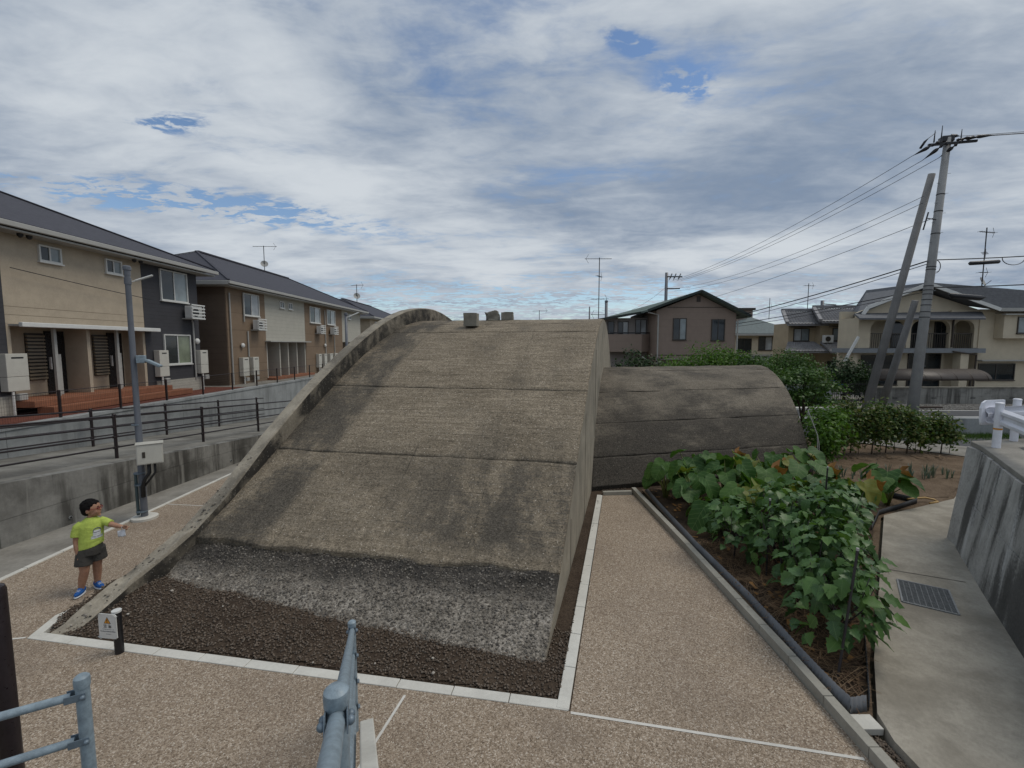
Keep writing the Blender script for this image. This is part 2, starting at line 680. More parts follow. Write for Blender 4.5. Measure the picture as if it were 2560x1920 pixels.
def mat_bunker():
    """board-marked concrete with exposed pebbles, algae blotches and fine cracks, in the vault's own axes"""
    t = NT('bunker_concrete')
    p0 = t.pos()
    p = t.mapv(p0, rot=(0, 0, R(11.5)), loc=(-0.41, -5.12, 0))
    n1 = t.noise(p, 0.9, 9, 0.65)
    lines = t.noise(t.mapv(p, (0.55, 7.5, 7.5)), 2.2, 7, 0.68)
    n3 = t.noise(t.mapv(p, (0.75, 1.3, 1.3)), 34, 5, 0.8)
    n4 = t.noise(p, 11, 5, 0.65)
    f = t.math('ADD', t.math('MULTIPLY', n1, 0.18), t.math('ADD', t.math('MULTIPLY', lines, 0.35), t.math('MULTIPLY', n3, 0.36)))
    f = t.math('ADD', f, t.math('MULTIPLY', n4, 0.14))
    c = t.ramp(f, [(0.36, (0.056, 0.046, 0.034)), (0.45, (0.152, 0.126, 0.092)), (0.53, (0.236, 0.197, 0.145)), (0.64, (0.40, 0.342, 0.262))])
    # small dark pits and pale pebbles
    w, k = t.vor(p, 30), t.sep(t.vor(p, 30, 'F1', 'Color'))
    c = t.mix(t.math('MULTIPLY', t.ss(w, 0.34, 0.2), t.ss(k[0], 0.86, 0.9)), c, (0.055, 0.047, 0.04))
    c = t.mix(t.math('MULTIPLY', t.math('MULTIPLY', t.ss(w, 0.36, 0.22), t.ss(k[1], 0.86, 0.9)), 0.75), c, (0.55, 0.50, 0.43))
    # algae blotches: on the low course and here and there higher up
    s = t.sep(p)
    st = t.noise(t.mapv(p, (0.85, 0.5, 0.5), loc=(2.3, 0.6, 0)), 1.35, 9, 0.70, 0.1)
    st = t.math('ADD', st, t.math('ADD', t.math('MULTIPLY', t.math('SUBTRACT', lines, 0.5), 0.45), t.math('MULTIPLY', t.math('SUBTRACT', n3, 0.5), 0.45)))
    low = t.math('MULTIPLY', t.ss(s[1], 0.9, 1.5), t.ss(s[1], 4.4, 2.2))
    right = t.ss(s[0], -5.2, -2.2, 0.35, 1.0)
    amt = t.math('MULTIPLY', t.math('MULTIPLY', t.ss(st, 0.40, 0.56), low), right)
    hi = t.math('MULTIPLY', t.ss(st, 0.52, 0.74), 0.55)
    run = t.math('MULTIPLY', t.ss(t.math('SUBTRACT', s[0], t.math('MULTIPLY', s[1], 0.03)), -5.72, -6.02), t.ss(st, 0.36, 0.56))   # broken dark line beside the rib
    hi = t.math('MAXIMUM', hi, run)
    col_d = t.mix(t.ss(n3, 0.35, 0.65), (0.045, 0.041, 0.036), (0.10, 0.09, 0.075))
    c = t.mix(t.math('MULTIPLY', t.math('MAXIMUM', amt, hi), 0.88), c, col_d)
    # hairline board joints running up the slope, wandering and broken
    wx = t.math('ADD', s[0], t.math('MULTIPLY', t.math('SUBTRACT', n1, 0.5), 0.2))
    wx = t.math('ADD', wx, t.math('MULTIPLY', t.math('SUBTRACT', n4, 0.5), 0.06))
    fr = t.math('ABSOLUTE', t.math('SUBTRACT', t.math('FRACT', t.math('MULTIPLY', wx, 0.62)), 0.5))
    gate = t.noise(t.mapv(p, (0.9, 0.35, 0.35), loc=(5, 1, 2)), 1.3, 3)
    crack = t.math('MULTIPLY', t.ss(fr, 0.010, 0.002), t.ss(gate, 0.55, 0.66))
    c = t.mix(t.math('MULTIPLY', crack, 0.40), c, (0.05, 0.043, 0.036))
    yb = t.math('ADD', s[1], t.math('MULTIPLY', t.math('SUBTRACT', n4, 0.5), 0.05))
    fb = t.math('ABSOLUTE', t.math('SUBTRACT', t.math('FRACT', t.math('MULTIPLY', yb, 1.55)), 0.5))
    cr2 = t.math('MULTIPLY', t.ss(fb, 0.016, 0.004), t.ss(t.noise(t.mapv(p, (0.6, 0.9, 0.9), loc=(1, 7, 2)), 1.2, 3), 0.48, 0.62))
    c = t.mix(t.math('MULTIPLY', cr2, 0.55), c, (0.06, 0.05, 0.04))
    crack = t.math('MAXIMUM', crack, cr2)
    c = grain(t, p, c, 0.55)
    h = t.math('ADD', t.math('MULTIPLY', lines, 0.9), t.math('ADD', t.math('MULTIPLY', n3, 0.6), t.math('MULTIPLY', crack, -0.8)))
    return t.done(c, 0.9, t.bump(h, 0.55, 0.025), 0, 0.2)


def mat_tail():
    t = NT('tail_concrete')
    p0 = t.pos()
    p = t.mapv(p0, rot=(0, 0, R(-14.4)))
    lines = t.noise(t.mapv(p, (0.6, 7, 7)), 2.2, 7, 0.68)
    n1 = t.noise(p, 0.8, 8, 0.62)
    n3 = t.noise(p, 40, 4, 0.7)
    f = t.math('ADD', t.math('MULTIPLY', n1, 0.35), t.math('ADD', t.math('MULTIPLY', lines, 0.38), t.math('MULTIPLY', n3, 0.27)))
    c = t.ramp(f, [(0.30, (0.065, 0.057, 0.047)), (0.46, (0.15, 0.13, 0.103)), (0.56, (0.21, 0.183, 0.145)), (0.72, (0.33, 0.295, 0.245))])
    s = t.sep(p)
    st = t.noise(t.mapv(p, (0.55, 0.8, 1.3), loc=(4.2, 2, 1)), 1.2, 9, 0.70, 0.1)
    st = t.math('ADD', st, t.math('ADD', t.math('MULTIPLY', t.math('SUBTRACT', lines, 0.5), 0.5), t.math('MULTIPLY', t.math('SUBTRACT', n3, 0.5), 0.4)))
    lower_bias = t.ss(s[2], 2.9, 0.2, 0.0, 0.27)            # dark blotches spread towards the bottom
    amt = t.ss(t.math('ADD', st, lower_bias), 0.42, 0.74)
    c = t.mix(t.math('MULTIPLY', amt, 0.86), c, t.mix(t.ss(n3, 0.35, 0.65), (0.026, 0.024, 0.022), (0.075, 0.067, 0.057)))
    w, k = t.vor(p, 26), t.sep(t.vor(p, 26, 'F1', 'Color'))
    c = t.mix(t.math('MULTIPLY', t.math('MULTIPLY', t.ss(w, 0.34, 0.2), t.ss(k[1], 0.95, 0.97)), 0.4), c, (0.4, 0.37, 0.32))
    c = grain(t, p, c, 0.5)
    h = t.math('ADD', t.math('MULTIPLY', lines, 0.9), t.math('MULTIPLY', n3, 0.6))
    return t.done(c, 0.9, t.bump(h, 0.5, 0.025), 0, 0.2)


def mat_apron():
    t = NT('crumbling_apron')
    p0 = t.pos()
    p = t.mapv(p0, rot=(0, 0, R(11.5)), loc=(-0.41, -5.12, 0))
    s = t.sep(p)
    n1, n2 = t.noise(p, 1.6, 8, 0.65), t.noise(p, 28, 5, 0.7)
    f = t.math('ADD', t.math('MULTIPLY', n1, 0.45), t.math('MULTIPLY', n2, 0.55))
    c = t.ramp(f, [(0.36, (0.080, 0.070, 0.058)), (0.47, (0.190, 0.170, 0.143)), (0.55, (0.300, 0.272, 0.235)), (0.68, (0.52, 0.485, 0.435))])
    # black weathering belt just under the ragged edge of the slab
    e = t.math('ADD', s[1], t.math('MULTIPLY', t.math('SUBTRACT', n1, 0.5), 1.1))
    belt = t.math('MULTIPLY', t.ss(e, 0.46, 0.86), t.ss(n2, 0.25, 0.55, 0.65, 1.0))
    c = t.mix(t.math('MULTIPLY', belt, 0.88), c, (0.028, 0.026, 0.024))
    c = grain(t, p, c, 0.55, 56)
    return t.done(c, 0.92, t.bump(n2, 0.9, 0.03), 0, 0.2)


def mat_stone(name, cols, rough=0.8):
    t = NT(name)
    c = t.ramp(t.island(), [(i / (len(cols) - 1), q) for i, q in enumerate(cols)])
    n = t.noise(t.pos(), 60, 3)
    c = t.mix(t.ss(n, 0.4, 0.7, 0, 0.35), c, [x * 0.6 for x in cols[len(cols) // 2]])
    return t.done(c, rough, None, 0, 0.25)


def mat_soil(name, a, b, sc=1.0):
    t = NT(name)
    p = t.pos()
    f = t.math('ADD', t.math('MULTIPLY', t.noise(p, 1.4 * sc, 8, 0.65), 0.5), t.math('MULTIPLY', t.noise(p, 30, 5, 0.7), 0.5))
    c = t.mix(t.ss(f, 0.36, 0.64), a, b)
    return t.done(c, 0.95, t.bump(t.noise(p, 26, 6, 0.7), 0.8, 0.04), 0, 0.15)


def mat_siding(name, col, pitch=0.0, axis=2, var=0.08, deep=0.5, rough=0.75):
    """horizontal siding courses as fine relief"""
    t = NT(name)
    p = t.pos()
    n = t.noise(p, 3, 6, 0.6)
    n2 = t.noise(t.mapv(p, (60, 60, 25)), 1.0, 3)
    f = t.math('ADD', t.math('MULTIPLY', n, 0.6), t.math('MULTIPLY', n2, 0.4))
    c = t.mix(t.ss(f, 0.35, 0.65), [x * (1 - var) for x in col], [x * (1 + var) for x in col])
    h = n2
    if pitch:
        z = t.sep(p)[axis]
        fr = t.math('FRACT', t.math('DIVIDE', z, pitch))
        ln = t.ss(fr, 0.08, 0.02)
        c = t.mix(t.math('MULTIPLY', ln, deep), c, [x * 0.45 for x in col])
        h = t.math('SUBTRACT', t.math('MULTIPLY', n2, 0.3), ln)
    return t.done(c, rough, t.bump(h, 0.35, 0.012), 0, 0.3)


def mat_shingle(name, col, rows=3.6, rough=0.75):
    t = NT(name)
    p = t.pos()
    z = t.sep(p)[2]
    fr = t.math('FRACT', t.math('MULTIPLY', z, rows * 2.2))
    n = t.noise(p, 5, 5, 0.6)
    br = t.noise(t.mapv(p, (3, 3, 30)), 2, 3)
    f = t.math('ADD', t.math('MULTIPLY', n, 0.5), t.math('MULTIPLY', br, 0.5))
    c = t.mix(t.ss(f, 0.35, 0.65), [x * 0.82 for x in col], [x * 1.18 for x in col])
    c = t.mix(t.ss(fr, 0.16, 0.04, 0, 0.5), c, [x * 0.5 for x in col])
    return t.done(c, rough, t.bump(fr, 0.3, 0.01), 0, 0.3)


def mat_glass(name, col=(0.02, 0.026, 0.03), rough=0.06):
    t = NT(name)
    n = t.noise(t.pos(), 1.3, 3)
    c = t.mix(t.ss(n, 0.3, 0.7), [x * 0.75 for x in col], [x * 1.25 for x in col])
    return t.done(c, rough, t.bump(n, 0.05, 0.02), 0, 0.6)


def mat_bandwall():
    """cast wall with broad vertical run-off bands, black algae and white efflorescence"""
    t = NT('banded_wall')
    p = t.pos()
    s = t.sep(p)
    u = t.math('ADD', t.math('MULTIPLY', s[0], 0.58), t.math('MULTIPLY', s[1], 0.81))
    cmb = t.N('ShaderNodeCombineXYZ')
    t.L(t.math('MULTIPLY', u, 1.7), cmb.inputs[0])
    t.L(t.math('MULTIPLY', s[2], 0.30), cmb.inputs[1])
    v = cmb.outputs[0]
    b1 = t.noise(v, 1.0, 5, 0.55, 0.2)
    b2 = t.noise(t.mapv(v, (1.9, 1, 1), loc=(7, 2, 0)), 1.0, 6, 0.6)
    n = t.noise(p, 2.2, 8, 0.66)
    n2 = t.noise(p, 24, 5, 0.7)
    c = t.mix(t.ss(t.math('ADD', t.math('MULTIPLY', n, 0.6), t.math('MULTIPLY', n2, 0.4)), 0.36, 0.64), (0.30, 0.29, 0.27), (0.50, 0.485, 0.455))
    c = t.mix(t.math('MULTIPLY', t.ss(b2, 0.54, 0.66), 0.75), c, (0.60, 0.595, 0.58))
    near = t.ss(u, 9.8, 8.5, 0.0, 0.13)                      # the algae has taken the older, nearer panels
    k = t.math('ADD', t.math('ADD', b1, near), t.math('MULTIPLY', t.math('SUBTRACT', n2, 0.5), 0.25))
    c = t.mix(t.math('MULTIPLY', t.ss(k, 0.50, 0.64), 0.85), c, t.mix(n2, (0.022, 0.021, 0.020), (0.085, 0.08, 0.074)))
    return t.done(c, 0.9, t.bump(n2, 0.35, 0.02), 0, 0.2)


MT['paving'] = mat_paving()
MT['wall_r'] = mat_bandwall()
MT['bunker'] = mat_bunker()
MT['tail'] = mat_tail()
MT['apron'] = mat_apron()
MT['endwall'] = concrete('end_wall_concrete', (0.30, 0.27, 0.215), (0.11, 0.10, 0.082), 0.18, 0.55, 0.22, 1.6, 0.4)
MT['rib'] = concrete('rib_concrete', (0.33, 0.295, 0.235), (0.07, 0.063, 0.053), 0.28, 0.55, 0.25, 1.6, 0.6, 0.9, 0.44, 0.62, pebble=0.5)
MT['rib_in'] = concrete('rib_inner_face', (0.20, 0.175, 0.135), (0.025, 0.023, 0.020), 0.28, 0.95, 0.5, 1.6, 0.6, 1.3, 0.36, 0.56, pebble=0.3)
MT['kerb'] = concrete('kerb_concrete', (0.60, 0.585, 0.53), (0.34, 0.325, 0.28), 0.10, 0.35, 0, 2.0, 0.15)
MT['kerb2'] = concrete('kerb_concrete_worn', (0.34, 0.325, 0.28), (0.17, 0.16, 0.13), 0.14, 0.5, 0, 2.0, 0.2)
MT['joint'] = concrete('joint_mortar', (0.62, 0.60, 0.55), (0.34, 0.32, 0.29), 0.10, 0.4, 0, 2.0, 0.15)
MT['wall_l'] = concrete('weathered_wall', (0.26, 0.255, 0.235), (0.055, 0.052, 0.046), 0.20, 0.75, 0.85, 1.0, 0.3, 0.55, 0.42, 0.64, pale=(0.36, 0.35, 0.32))
MT['wall_u'] = concrete('pale_wall', (0.32, 0.335, 0.335), (0.14, 0.145, 0.14), 0.14, 0.4, 0.45, 1.0, 0.2, 0.6)
MT['wall_r0'] = concrete('streaked_wall', (0.37, 0.36, 0.34), (0.045, 0.041, 0.039), 0.18, 0.35, 0.97, 1.0, 0.3, 0.5, pale=(0.54, 0.54, 0.53), sk=2.0)
MT['slab'] = concrete('slab_concrete', (0.27, 0.255, 0.225), (0.13, 0.118, 0.10), 0.20, 0.65, 0, 1.4, 0.3, 0.8, 0.42, 0.68)
MT['walk'] = concrete('walkway_concrete', (0.36, 0.33, 0.275), (0.19, 0.17, 0.135), 0.22, 0.6, 0, 1.6, 0.3, 0.9, 0.40, 0.66, pale=(0.35, 0.33, 0.3))
MT['ramp'] = concrete('ramp_concrete', (0.235, 0.228, 0.205), (0.115, 0.108, 0.095), 0.22, 0.7, 0, 1.2, 0.3, 0.7, 0.42, 0.66)
MT['block'] = concrete('old_block', (0.24, 0.225, 0.185), (0.09, 0.085, 0.075), 0.25, 0.6, 0, 3, 0.5)
MT['soil'] = mat_soil('garden_soil', (0.10, 0.070, 0.046), (0.215, 0.158, 0.108), 1.2)
MT['dark_soil'] = mat_soil('dark_soil', (0.035, 0.026, 0.019), (0.095, 0.067, 0.046))
MT['bed_soil'] = mat_soil('bed_soil', (0.045, 0.032, 0.023), (0.10, 0.074, 0.053))
MT['earth'] = mat_soil('earth', (0.12, 0.10, 0.07), (0.20, 0.18, 0.13), 0.3)
MT['terrace'] = mat_soil('red_terrace', (0.13, 0.050, 0.038), (0.20, 0.078, 0.055), 0.6)
MT['gravel'] = mat_stone('bed_gravel', [(0.06, 0.046, 0.034), (0.125, 0.096, 0.072), (0.18, 0.142, 0.11), (0.17, 0.13, 0.098), (0.095, 0.072, 0.053), (0.13, 0.108, 0.088), (0.20, 0.165, 0.13)])
MT['apron_stone'] = mat_stone('apron_pebbles', [(0.05, 0.045, 0.04), (0.11, 0.097, 0.08), (0.17, 0.15, 0.125), (0.10, 0.09, 0.08), (0.21, 0.19, 0.165), (0.15, 0.13, 0.105), (0.30, 0.275, 0.24)])
MT['lot_stone'] = mat_stone('lot_gravel', [(0.14, 0.13, 0.12), (0.22, 0.21, 0.19), (0.30, 0.29, 0.27)])
MT['asphalt'] = concrete('asphalt', (0.085, 0.087, 0.09), (0.05, 0.05, 0.05), 0.15, 0.4, 0, 2, 0.3)
MT['paint_white'] = plain('road_paint', (0.72, 0.72, 0.69), 0.6, 0.1, 5)
MT['brown_rail'] = plain('dark_brown_paint', (0.022, 0.015, 0.016), 0.35, 0.2, 8, spec=0.5)
MT['galv'] = plain('galvanised_paint', (0.235, 0.295, 0.335), 0.45, 0.24, 26, 0.25, 0.0, 0.45, 150)
MT['galv_dark'] = plain('clamp_steel', (0.16, 0.205, 0.245), 0.4, 0.15, 14, 0.1, 0.2, 0.5, 120)
MT['grey_pole'] = plain('grey_pole_paint', (0.115, 0.125, 0.145), 0.42, 0.12, 6, spec=0.5)
MT['white_metal'] = plain('white_metal', (0.66, 0.66, 0.63), 0.4, 0.06, 5, spec=0.5)
MT['cream_box'] = plain('cream_enamel', (0.54, 0.525, 0.465), 0.35, 0.06, 5, spec=0.5)
MT['black_metal'] = plain('black_metal', (0.012, 0.012, 0.014), 0.4, 0.2, 8, spec=0.5)
MT['dark_plastic'] = plain('dark_plastic', (0.02, 0.021, 0.022), 0.5, 0.2, 8)
MT['guard'] = plain('guardrail_white', (0.76, 0.77, 0.82), 0.38, 0.08, 5, spec=0.5)
MT['orange'] = plain('orange_band', (0.62, 0.27, 0.03), 0.4, 0.1, 9)
MT['utility'] = concrete('utility_pole_concrete', (0.33, 0.33, 0.325), (0.16, 0.16, 0.155), 0.12, 0.4, 0.3, 1.5, 0.15)
MT['utility_d'] = concrete('strut_concrete', (0.235, 0.23, 0.225), (0.11, 0.11, 0.11), 0.14, 0.4, 0.3, 1.5, 0.15)
MT['glass'] = mat_glass('dark_glass')
MT['glass2'] = mat_glass('blind_glass', (0.21, 0.245, 0.255), 0.10)
MT['glass3'] = mat_glass('curtain_glass', (0.33, 0.35, 0.36), 0.12)
MT['glassg'] = mat_glass('green_curtain_glass', (0.20, 0.235, 0.165), 0.12)
MT['frame_w'] = plain('aluminium_frame', (0.60, 0.60, 0.57), 0.4, 0.06, 5)
MT['frame_d'] = plain('bronze_frame', (0.05, 0.042, 0.035), 0.4, 0.15, 5)
MT['trim'] = plain('roof_trim', (0.38, 0.375, 0.35), 0.5, 0.06, 3)

# ------------------------------------------------------------------ setting: ground sheets
def sheet(name, pts, z, mat, thick=0.0, parent=None, kind='structure'):
    m = MB()
    P = [(p[0], p[1], z if len(p) < 3 else p[2]) for p in pts]
    if thick:
        m.slab(P, (0, 0, -thick))
    else:
        m.poly(P)
    return m.build(name, mat, parent, kind=kind if parent is None else None)


m = MB()
m.poly([(-700, -200, -0.06), (700, -200, -0.06), (700, 900, -0.06), (-700, 900, -0.06)])
m.build('ground', MT['earth'], kind='structure')

CO = Vector((0.41, 5.12))
PHI = R(11.5)
EX = Vector((math.cos(PHI), -math.sin(PHI)))
EY = Vector((math.sin(PHI), math.cos(PHI)))


def W(x, y, z=0.0):
    q = CO + EX * x + EY * y
    return (q.x, q.y, z)


# bed soil under the bunker, then the paving round it
sheet('bed_ground', [(-6.0, 5.4), (0.6, 4.3), (2.2, 10.9), (3.3, 11.2), (9.5, 12.5), (10.5, 20), (4, 32), (-3, 32), (-6.2, 8)], -0.010, MT['bed_soil'])
paving = sheet('aggregate_paving', [(-8.14, 1.0), (3.2, 1.0), (3.24, 4.0), (0.60, 4.33), (-6.22, 5.48), (-6.34, 5.97), (-6.25, 6.21),
                                    (-6.05, 6.95), (-5.2, 10.5), (-3.0, 22), (-7.6, 22), (-8.14, 12)], 0.0, MT['paving'])
path = sheet('aggregate_path', [(0.60, 4.33), (3.24, 4.0), (3.18, 8.0), (3.05, 11.05), (2.27, 11.0)], 0.0, MT['paving'])
# pale joint strips in the paving, 4 mm proud
def strip(a, b, w, z=0.004, parent=None, name='joint_strip', mat=None, ext=0):
    a, b = Vector(a), Vector(b)
    d = (b - a).normalized()
    n = Vector((-d.y, d.x)) * w / 2
    mm = MB()
    mm.poly([(*(a - n), z), (*(b - n), z), (*(b + n), z), (*(a + n), z)])
    return mm.build(name, mat or MT['joint'], parent)


strip((-1.15, 4.54), (-1.40, 3.55), 0.028, parent=paving)
strip((0.60, 4.31), (3.2, 3.79), 0.032, parent=paving)
strip((-8.1, 5.12), (-6.25, 5.50), 0.03, parent=paving)
strip((-8.12, 10.38), (-5.5, 10.05), 0.03, parent=paving)
sheet('concrete_strip', [(-9.9, 3.0), (-8.24, 3.0), (-8.24, 22), (-8.3, 26), (-8.9, 26), (-8.9, 15), (-9.4, 9)], 0.012, MT['slab'])

# garden, walkway and the low lane beyond
sheet('garden_soil', [(3.36, 4.2), (3.62, 4.22), (4.2, 5.0), (8.0, 9.5), (10.7, 10.55), (15.6, 14.3), (13.5, 16.6), (10, 18.5), (8.7, 12.6), (3.36, 11.4)], 0.02, MT['soil'])
sheet('concrete_walkway', [(3.55, 3.2), (5.1, 3.2), (8.12, 7.95), (9.2, 9.2), (15.9, 14.2), (15.55, 14.55), (10.6, 10.55), (8.06, 9.5), (4.25, 5.0), (3.66, 4.22), (3.56, 3.9)], 0.075, MT['walk'], 0.2)
sheet('footpath', [(15.6, 14.35), (17.5, 15.9), (14.4, 17.7), (13.2, 17.2)], 0.03, MT['slab'])
sheet('lane', [(15.9, 14.25), (40, 14.25), (40, 18.3), (14.6, 18.3), (14.0, 17.9), (17.4, 15.9)], 0.012, MT['asphalt'])

# ------------------------------------------------------------------ the bunker
def zv(y):
    d = np.abs(np.asarray(y, float) - 11)
    return 4.63 - 0.05838 * d ** 2 + 0.000171 * d ** 4


def xr(y):
    return 0.055 * np.asarray(y, float)


def xl(y):
    return -6.12 + 0.03 * np.asarray(y, float)


def loc2world(X, Y, Z):
    return np.stack([CO.x + EX.x * X + EY.x * Y, CO.y + EX.y * X + EY.y * Y, Z], -1)


bunker = thing('bunker', 'long weathered concrete vaulted bunker with a raised arch rib and a lower tail vault', 'bunker', W(-3, 0))
BO = np.array(OFF[bunker])
vault = MB()
# a hidden core that carries the courses
core_y = np.linspace(1.25, 21.7, 30)
for a, b in zip(core_y[:-1], core_y[1:]):
    za, zb = float(zv(a)) - 0.16, float(zv(b)) - 0.16
    if min(za, zb) < 0.02:
        za, zb = max(za, 0.02), max(zb, 0.02)
    vault.hexa([W(xl(a), a, -0.02), W(xr(a) - .05, a, -0.02), W(xr(b) - .05, b, -0.02), W(xl(b), b, -0.02)],
               [W(xl(a), a, za), W(xr(a) - .05, a, za), W(xr(b) - .05, b, zb), W(xl(b), b, zb)])
vault = vault.build('vault', MT['bunker'], bunker)


def course(name, j0, j1, mat, du=0.036, dv=0.045, rough=0.012, ragged0=0.0, ragged1=0.0, gap=0.013, seed=1.0, drop0=0.0, parent=None, lf=0.5, toe=False):
    """one concrete pour of the vault between two joints, its edges turned down into the joint"""
    nu, nv = max(8, int(6.0 / du)), max(4, int((j1 - j0) / dv))
    u = np.linspace(0, 1, nu)
    v = np.linspace(0, 1, nv)
    U, V = np.meshgrid(u, v, indexing='ij')
    xs = xl(j0) + (xr(j0) - xl(j0)) * u
    e0 = j0 + gap + ragged0 * (fbm(xs, xs * 0, 0.9, 4, seed) + 0.25 * fbm(xs, xs * 0, 0.12, 2, seed))
    e1 = j1 - gap + ragged1 * (fbm(xs, xs * 0, 0.9, 4, seed + 5) + 0.25 * fbm(xs, xs * 0, 0.12, 2, seed + 5))
    Y = e0[:, None] * (1 - V) + e1[:, None] * V
    X = xl(Y) + (xr(Y) - xl(Y)) * U
    Z = zv(Y) - drop0 * (1 - V)
    if toe:
        rough = rough * (0.12 + 0.88 * np.clip((Y - 0.1) / 0.7, 0, 1))
    Z = Z + rough * fbm(X, Y, lf, 4, seed) + rough * 1.2 * fbm(X * 0.25, Y, 0.16, 3, seed + 3)
    # eased edges
    dist = np.minimum(Y - e0[:, None], e1[:, None] - Y)
    Z = Z - 0.012 * np.exp(-(dist / 0.02) ** 2)
    # chipped outer arris
    chip = 0.05 * np.clip(fbm(Y, Y * 0, 0.25, 4, seed + 9) - 0.12, 0, 1) * np.exp(-((1 - U) / 0.012) ** 2)
    X, Z = X - chip * 1.5, Z - chip
    top = loc2world(X, Y, Z)
    # skirt ring
    ring = np.concatenate([top[:, 0], top[-1, 1:], top[-2::-1, -1], top[0, -2:0:-1]])
    low = ring.copy()
    low[:, 2] -= 0.14
    n = top.shape[0] * top.shape[1]
    idx = np.arange(n).reshape(nu, nv)
    ri = np.concatenate([idx[:, 0], idx[-1, 1:], idx[-2::-1, -1], idx[0, -2:0:-1]])
    k = len(ri)
    lo = n + np.arange(k)
    side = np.stack([ri, lo, np.roll(lo, -1), np.roll(ri, -1)], 1)
    F = np.concatenate([grid_faces(nu, nv), side])
    P = np.concatenate([top.reshape(-1, 3), low]) - BO
    me = np_mesh(name, P, F, mat)
    me.polygons.foreach_set('use_smooth', np.concatenate([np.ones(len(F) - k, bool), np.zeros(k, bool)]))
    return link(name, me, parent or vault)


course('concrete_course', 1.02, 3.02, MT['bunker'], ragged0=0.08, ragged1=0.03, seed=1.1, gap=0.017)
course('concrete_course', 3.02, 5.0, MT['bunker'], ragged0=0.03, ragged1=0.03, seed=2.4, gap=0.015)
course('concrete_course', 5.0, 8.05, MT['bunker'], ragged0=0.03, ragged1=0.02, seed=3.7, gap=0.014)
course('concrete_course', 8.05, 9.1, MT['bunker'], ragged0=0.02, ragged1=0.05, seed=4.2, gap=0.016)
course('concrete_course', 9.1, 14.0, MT['bunker'], ragged0=0.05, ragged1=0.02, seed=5.9, gap=0.014)
course('concrete_course', 14.0, 18.0, MT['bunker'], du=0.12, dv=0.12, seed=6.9)
course('concrete_course', 18.0, 21.9, MT['bunker'], du=0.12, dv=0.12, seed=7.9)
apron = course('apron', -0.35, 1.06, MT['apron'], du=0.02, dv=0.02, rough=0.055, ragged0=0.25, ragged1=0.05, gap=0.0, seed=8.3, parent=bunker, lf=0.22, toe=True)


def apron_drop(x, y):
    """the apron is worn away deeper beside the rib"""
    xx = (x - CO.x) * EX.x + (y - CO.y) * EX.y
    return np.interp(xx, [-6, -4.6, -3.0, -1.5], [0.10, 0.06, 0.02, 0.0])


co = np.empty(len(apron.data.vertices) * 3, np.float32)
apron.data.vertices.foreach_get('co', co)
co = co.reshape(-1, 3)
co[:, 2] -= 0.022 + apron_drop(co[:, 0] + BO[0], co[:, 1] + BO[1])
apron.data.vertices.foreach_set('co', co.ravel())
apron.data.update()


def apron_z(x, y):
    r_ = 0.055 * (0.12 + 0.88 * np.clip((y - 0.1) / 0.7, 0, 1))
    return zv(y) - 0.022 + r_ * fbm(x, y, 0.22, 4, 8.3) + r_ * 1.2 * fbm(x * 0.25, y, 0.16, 3, 11.3)


n = 9000
ax_, ay_ = rng.uniform(-5.8, 0.0, n), rng.uniform(-0.2, 1.05, n)
P = loc2world(ax_, ay_, apron_z(ax_, ay_) + rng.uniform(-0.012, 0.006, n))
P[:, 2] -= apron_drop(P[:, 0], P[:, 1])
P = P - BO
stones('pebbles', P, 0.0135, MT['apron_stone'], 1, 0.6, bunker, kind='stuff')

# end wall on the right
ys = np.linspace(-0.05, 22.0, 60)
mm = MB()
for a, b in zip(ys[:-1], ys[1:]):
    za, zb = max(0.0, float(zv(a)) - 0.035), max(0.0, float(zv(b)) - 0.035)
    mm.hexa([W(xr(a) - .30, a, -0.03), W(xr(a) + .006, a, -0.03), W(xr(b) + .006, b, -0.03), W(xr(b) - .30, b, -0.03)],
            [W(xr(a) - .30, a, za - .1), W(xr(a) + .006, a, za), W(xr(b) + .006, b, zb), W(xr(b) - .30, b, zb - .1)])
mm.build('end_wall', MT['endwall'], bunker)
# a slightly proud pilaster strip left by the formwork
for a in (2.2, 4.6, 7.3):
    h = float(zv(a)) - 0.25
    mm = MB()
    mm.hexa([W(xr(a) + .002, a, 0), W(xr(a) + .016, a, 0), W(xr(a + .02) + .016, a + .02, 0), W(xr(a + .02) + .002, a + .02, 0)],
            [W(xr(a) + .002, a, h), W(xr(a) + .016, a, h), W(xr(a + .02) + .016, a + .02, h), W(xr(a + .02) + .002, a + .02, h)])
    mm.build('formwork_fin', MT['endwall'], bunker)

# the raised rib
def hr(y):
    return np.interp(y, [-1.2, 0, 1, 1.9, 2.8, 4, 6, 30], [0.16, 0.22, 0.13, 0.19, 0.36, 0.46, 0.46, 0.46])


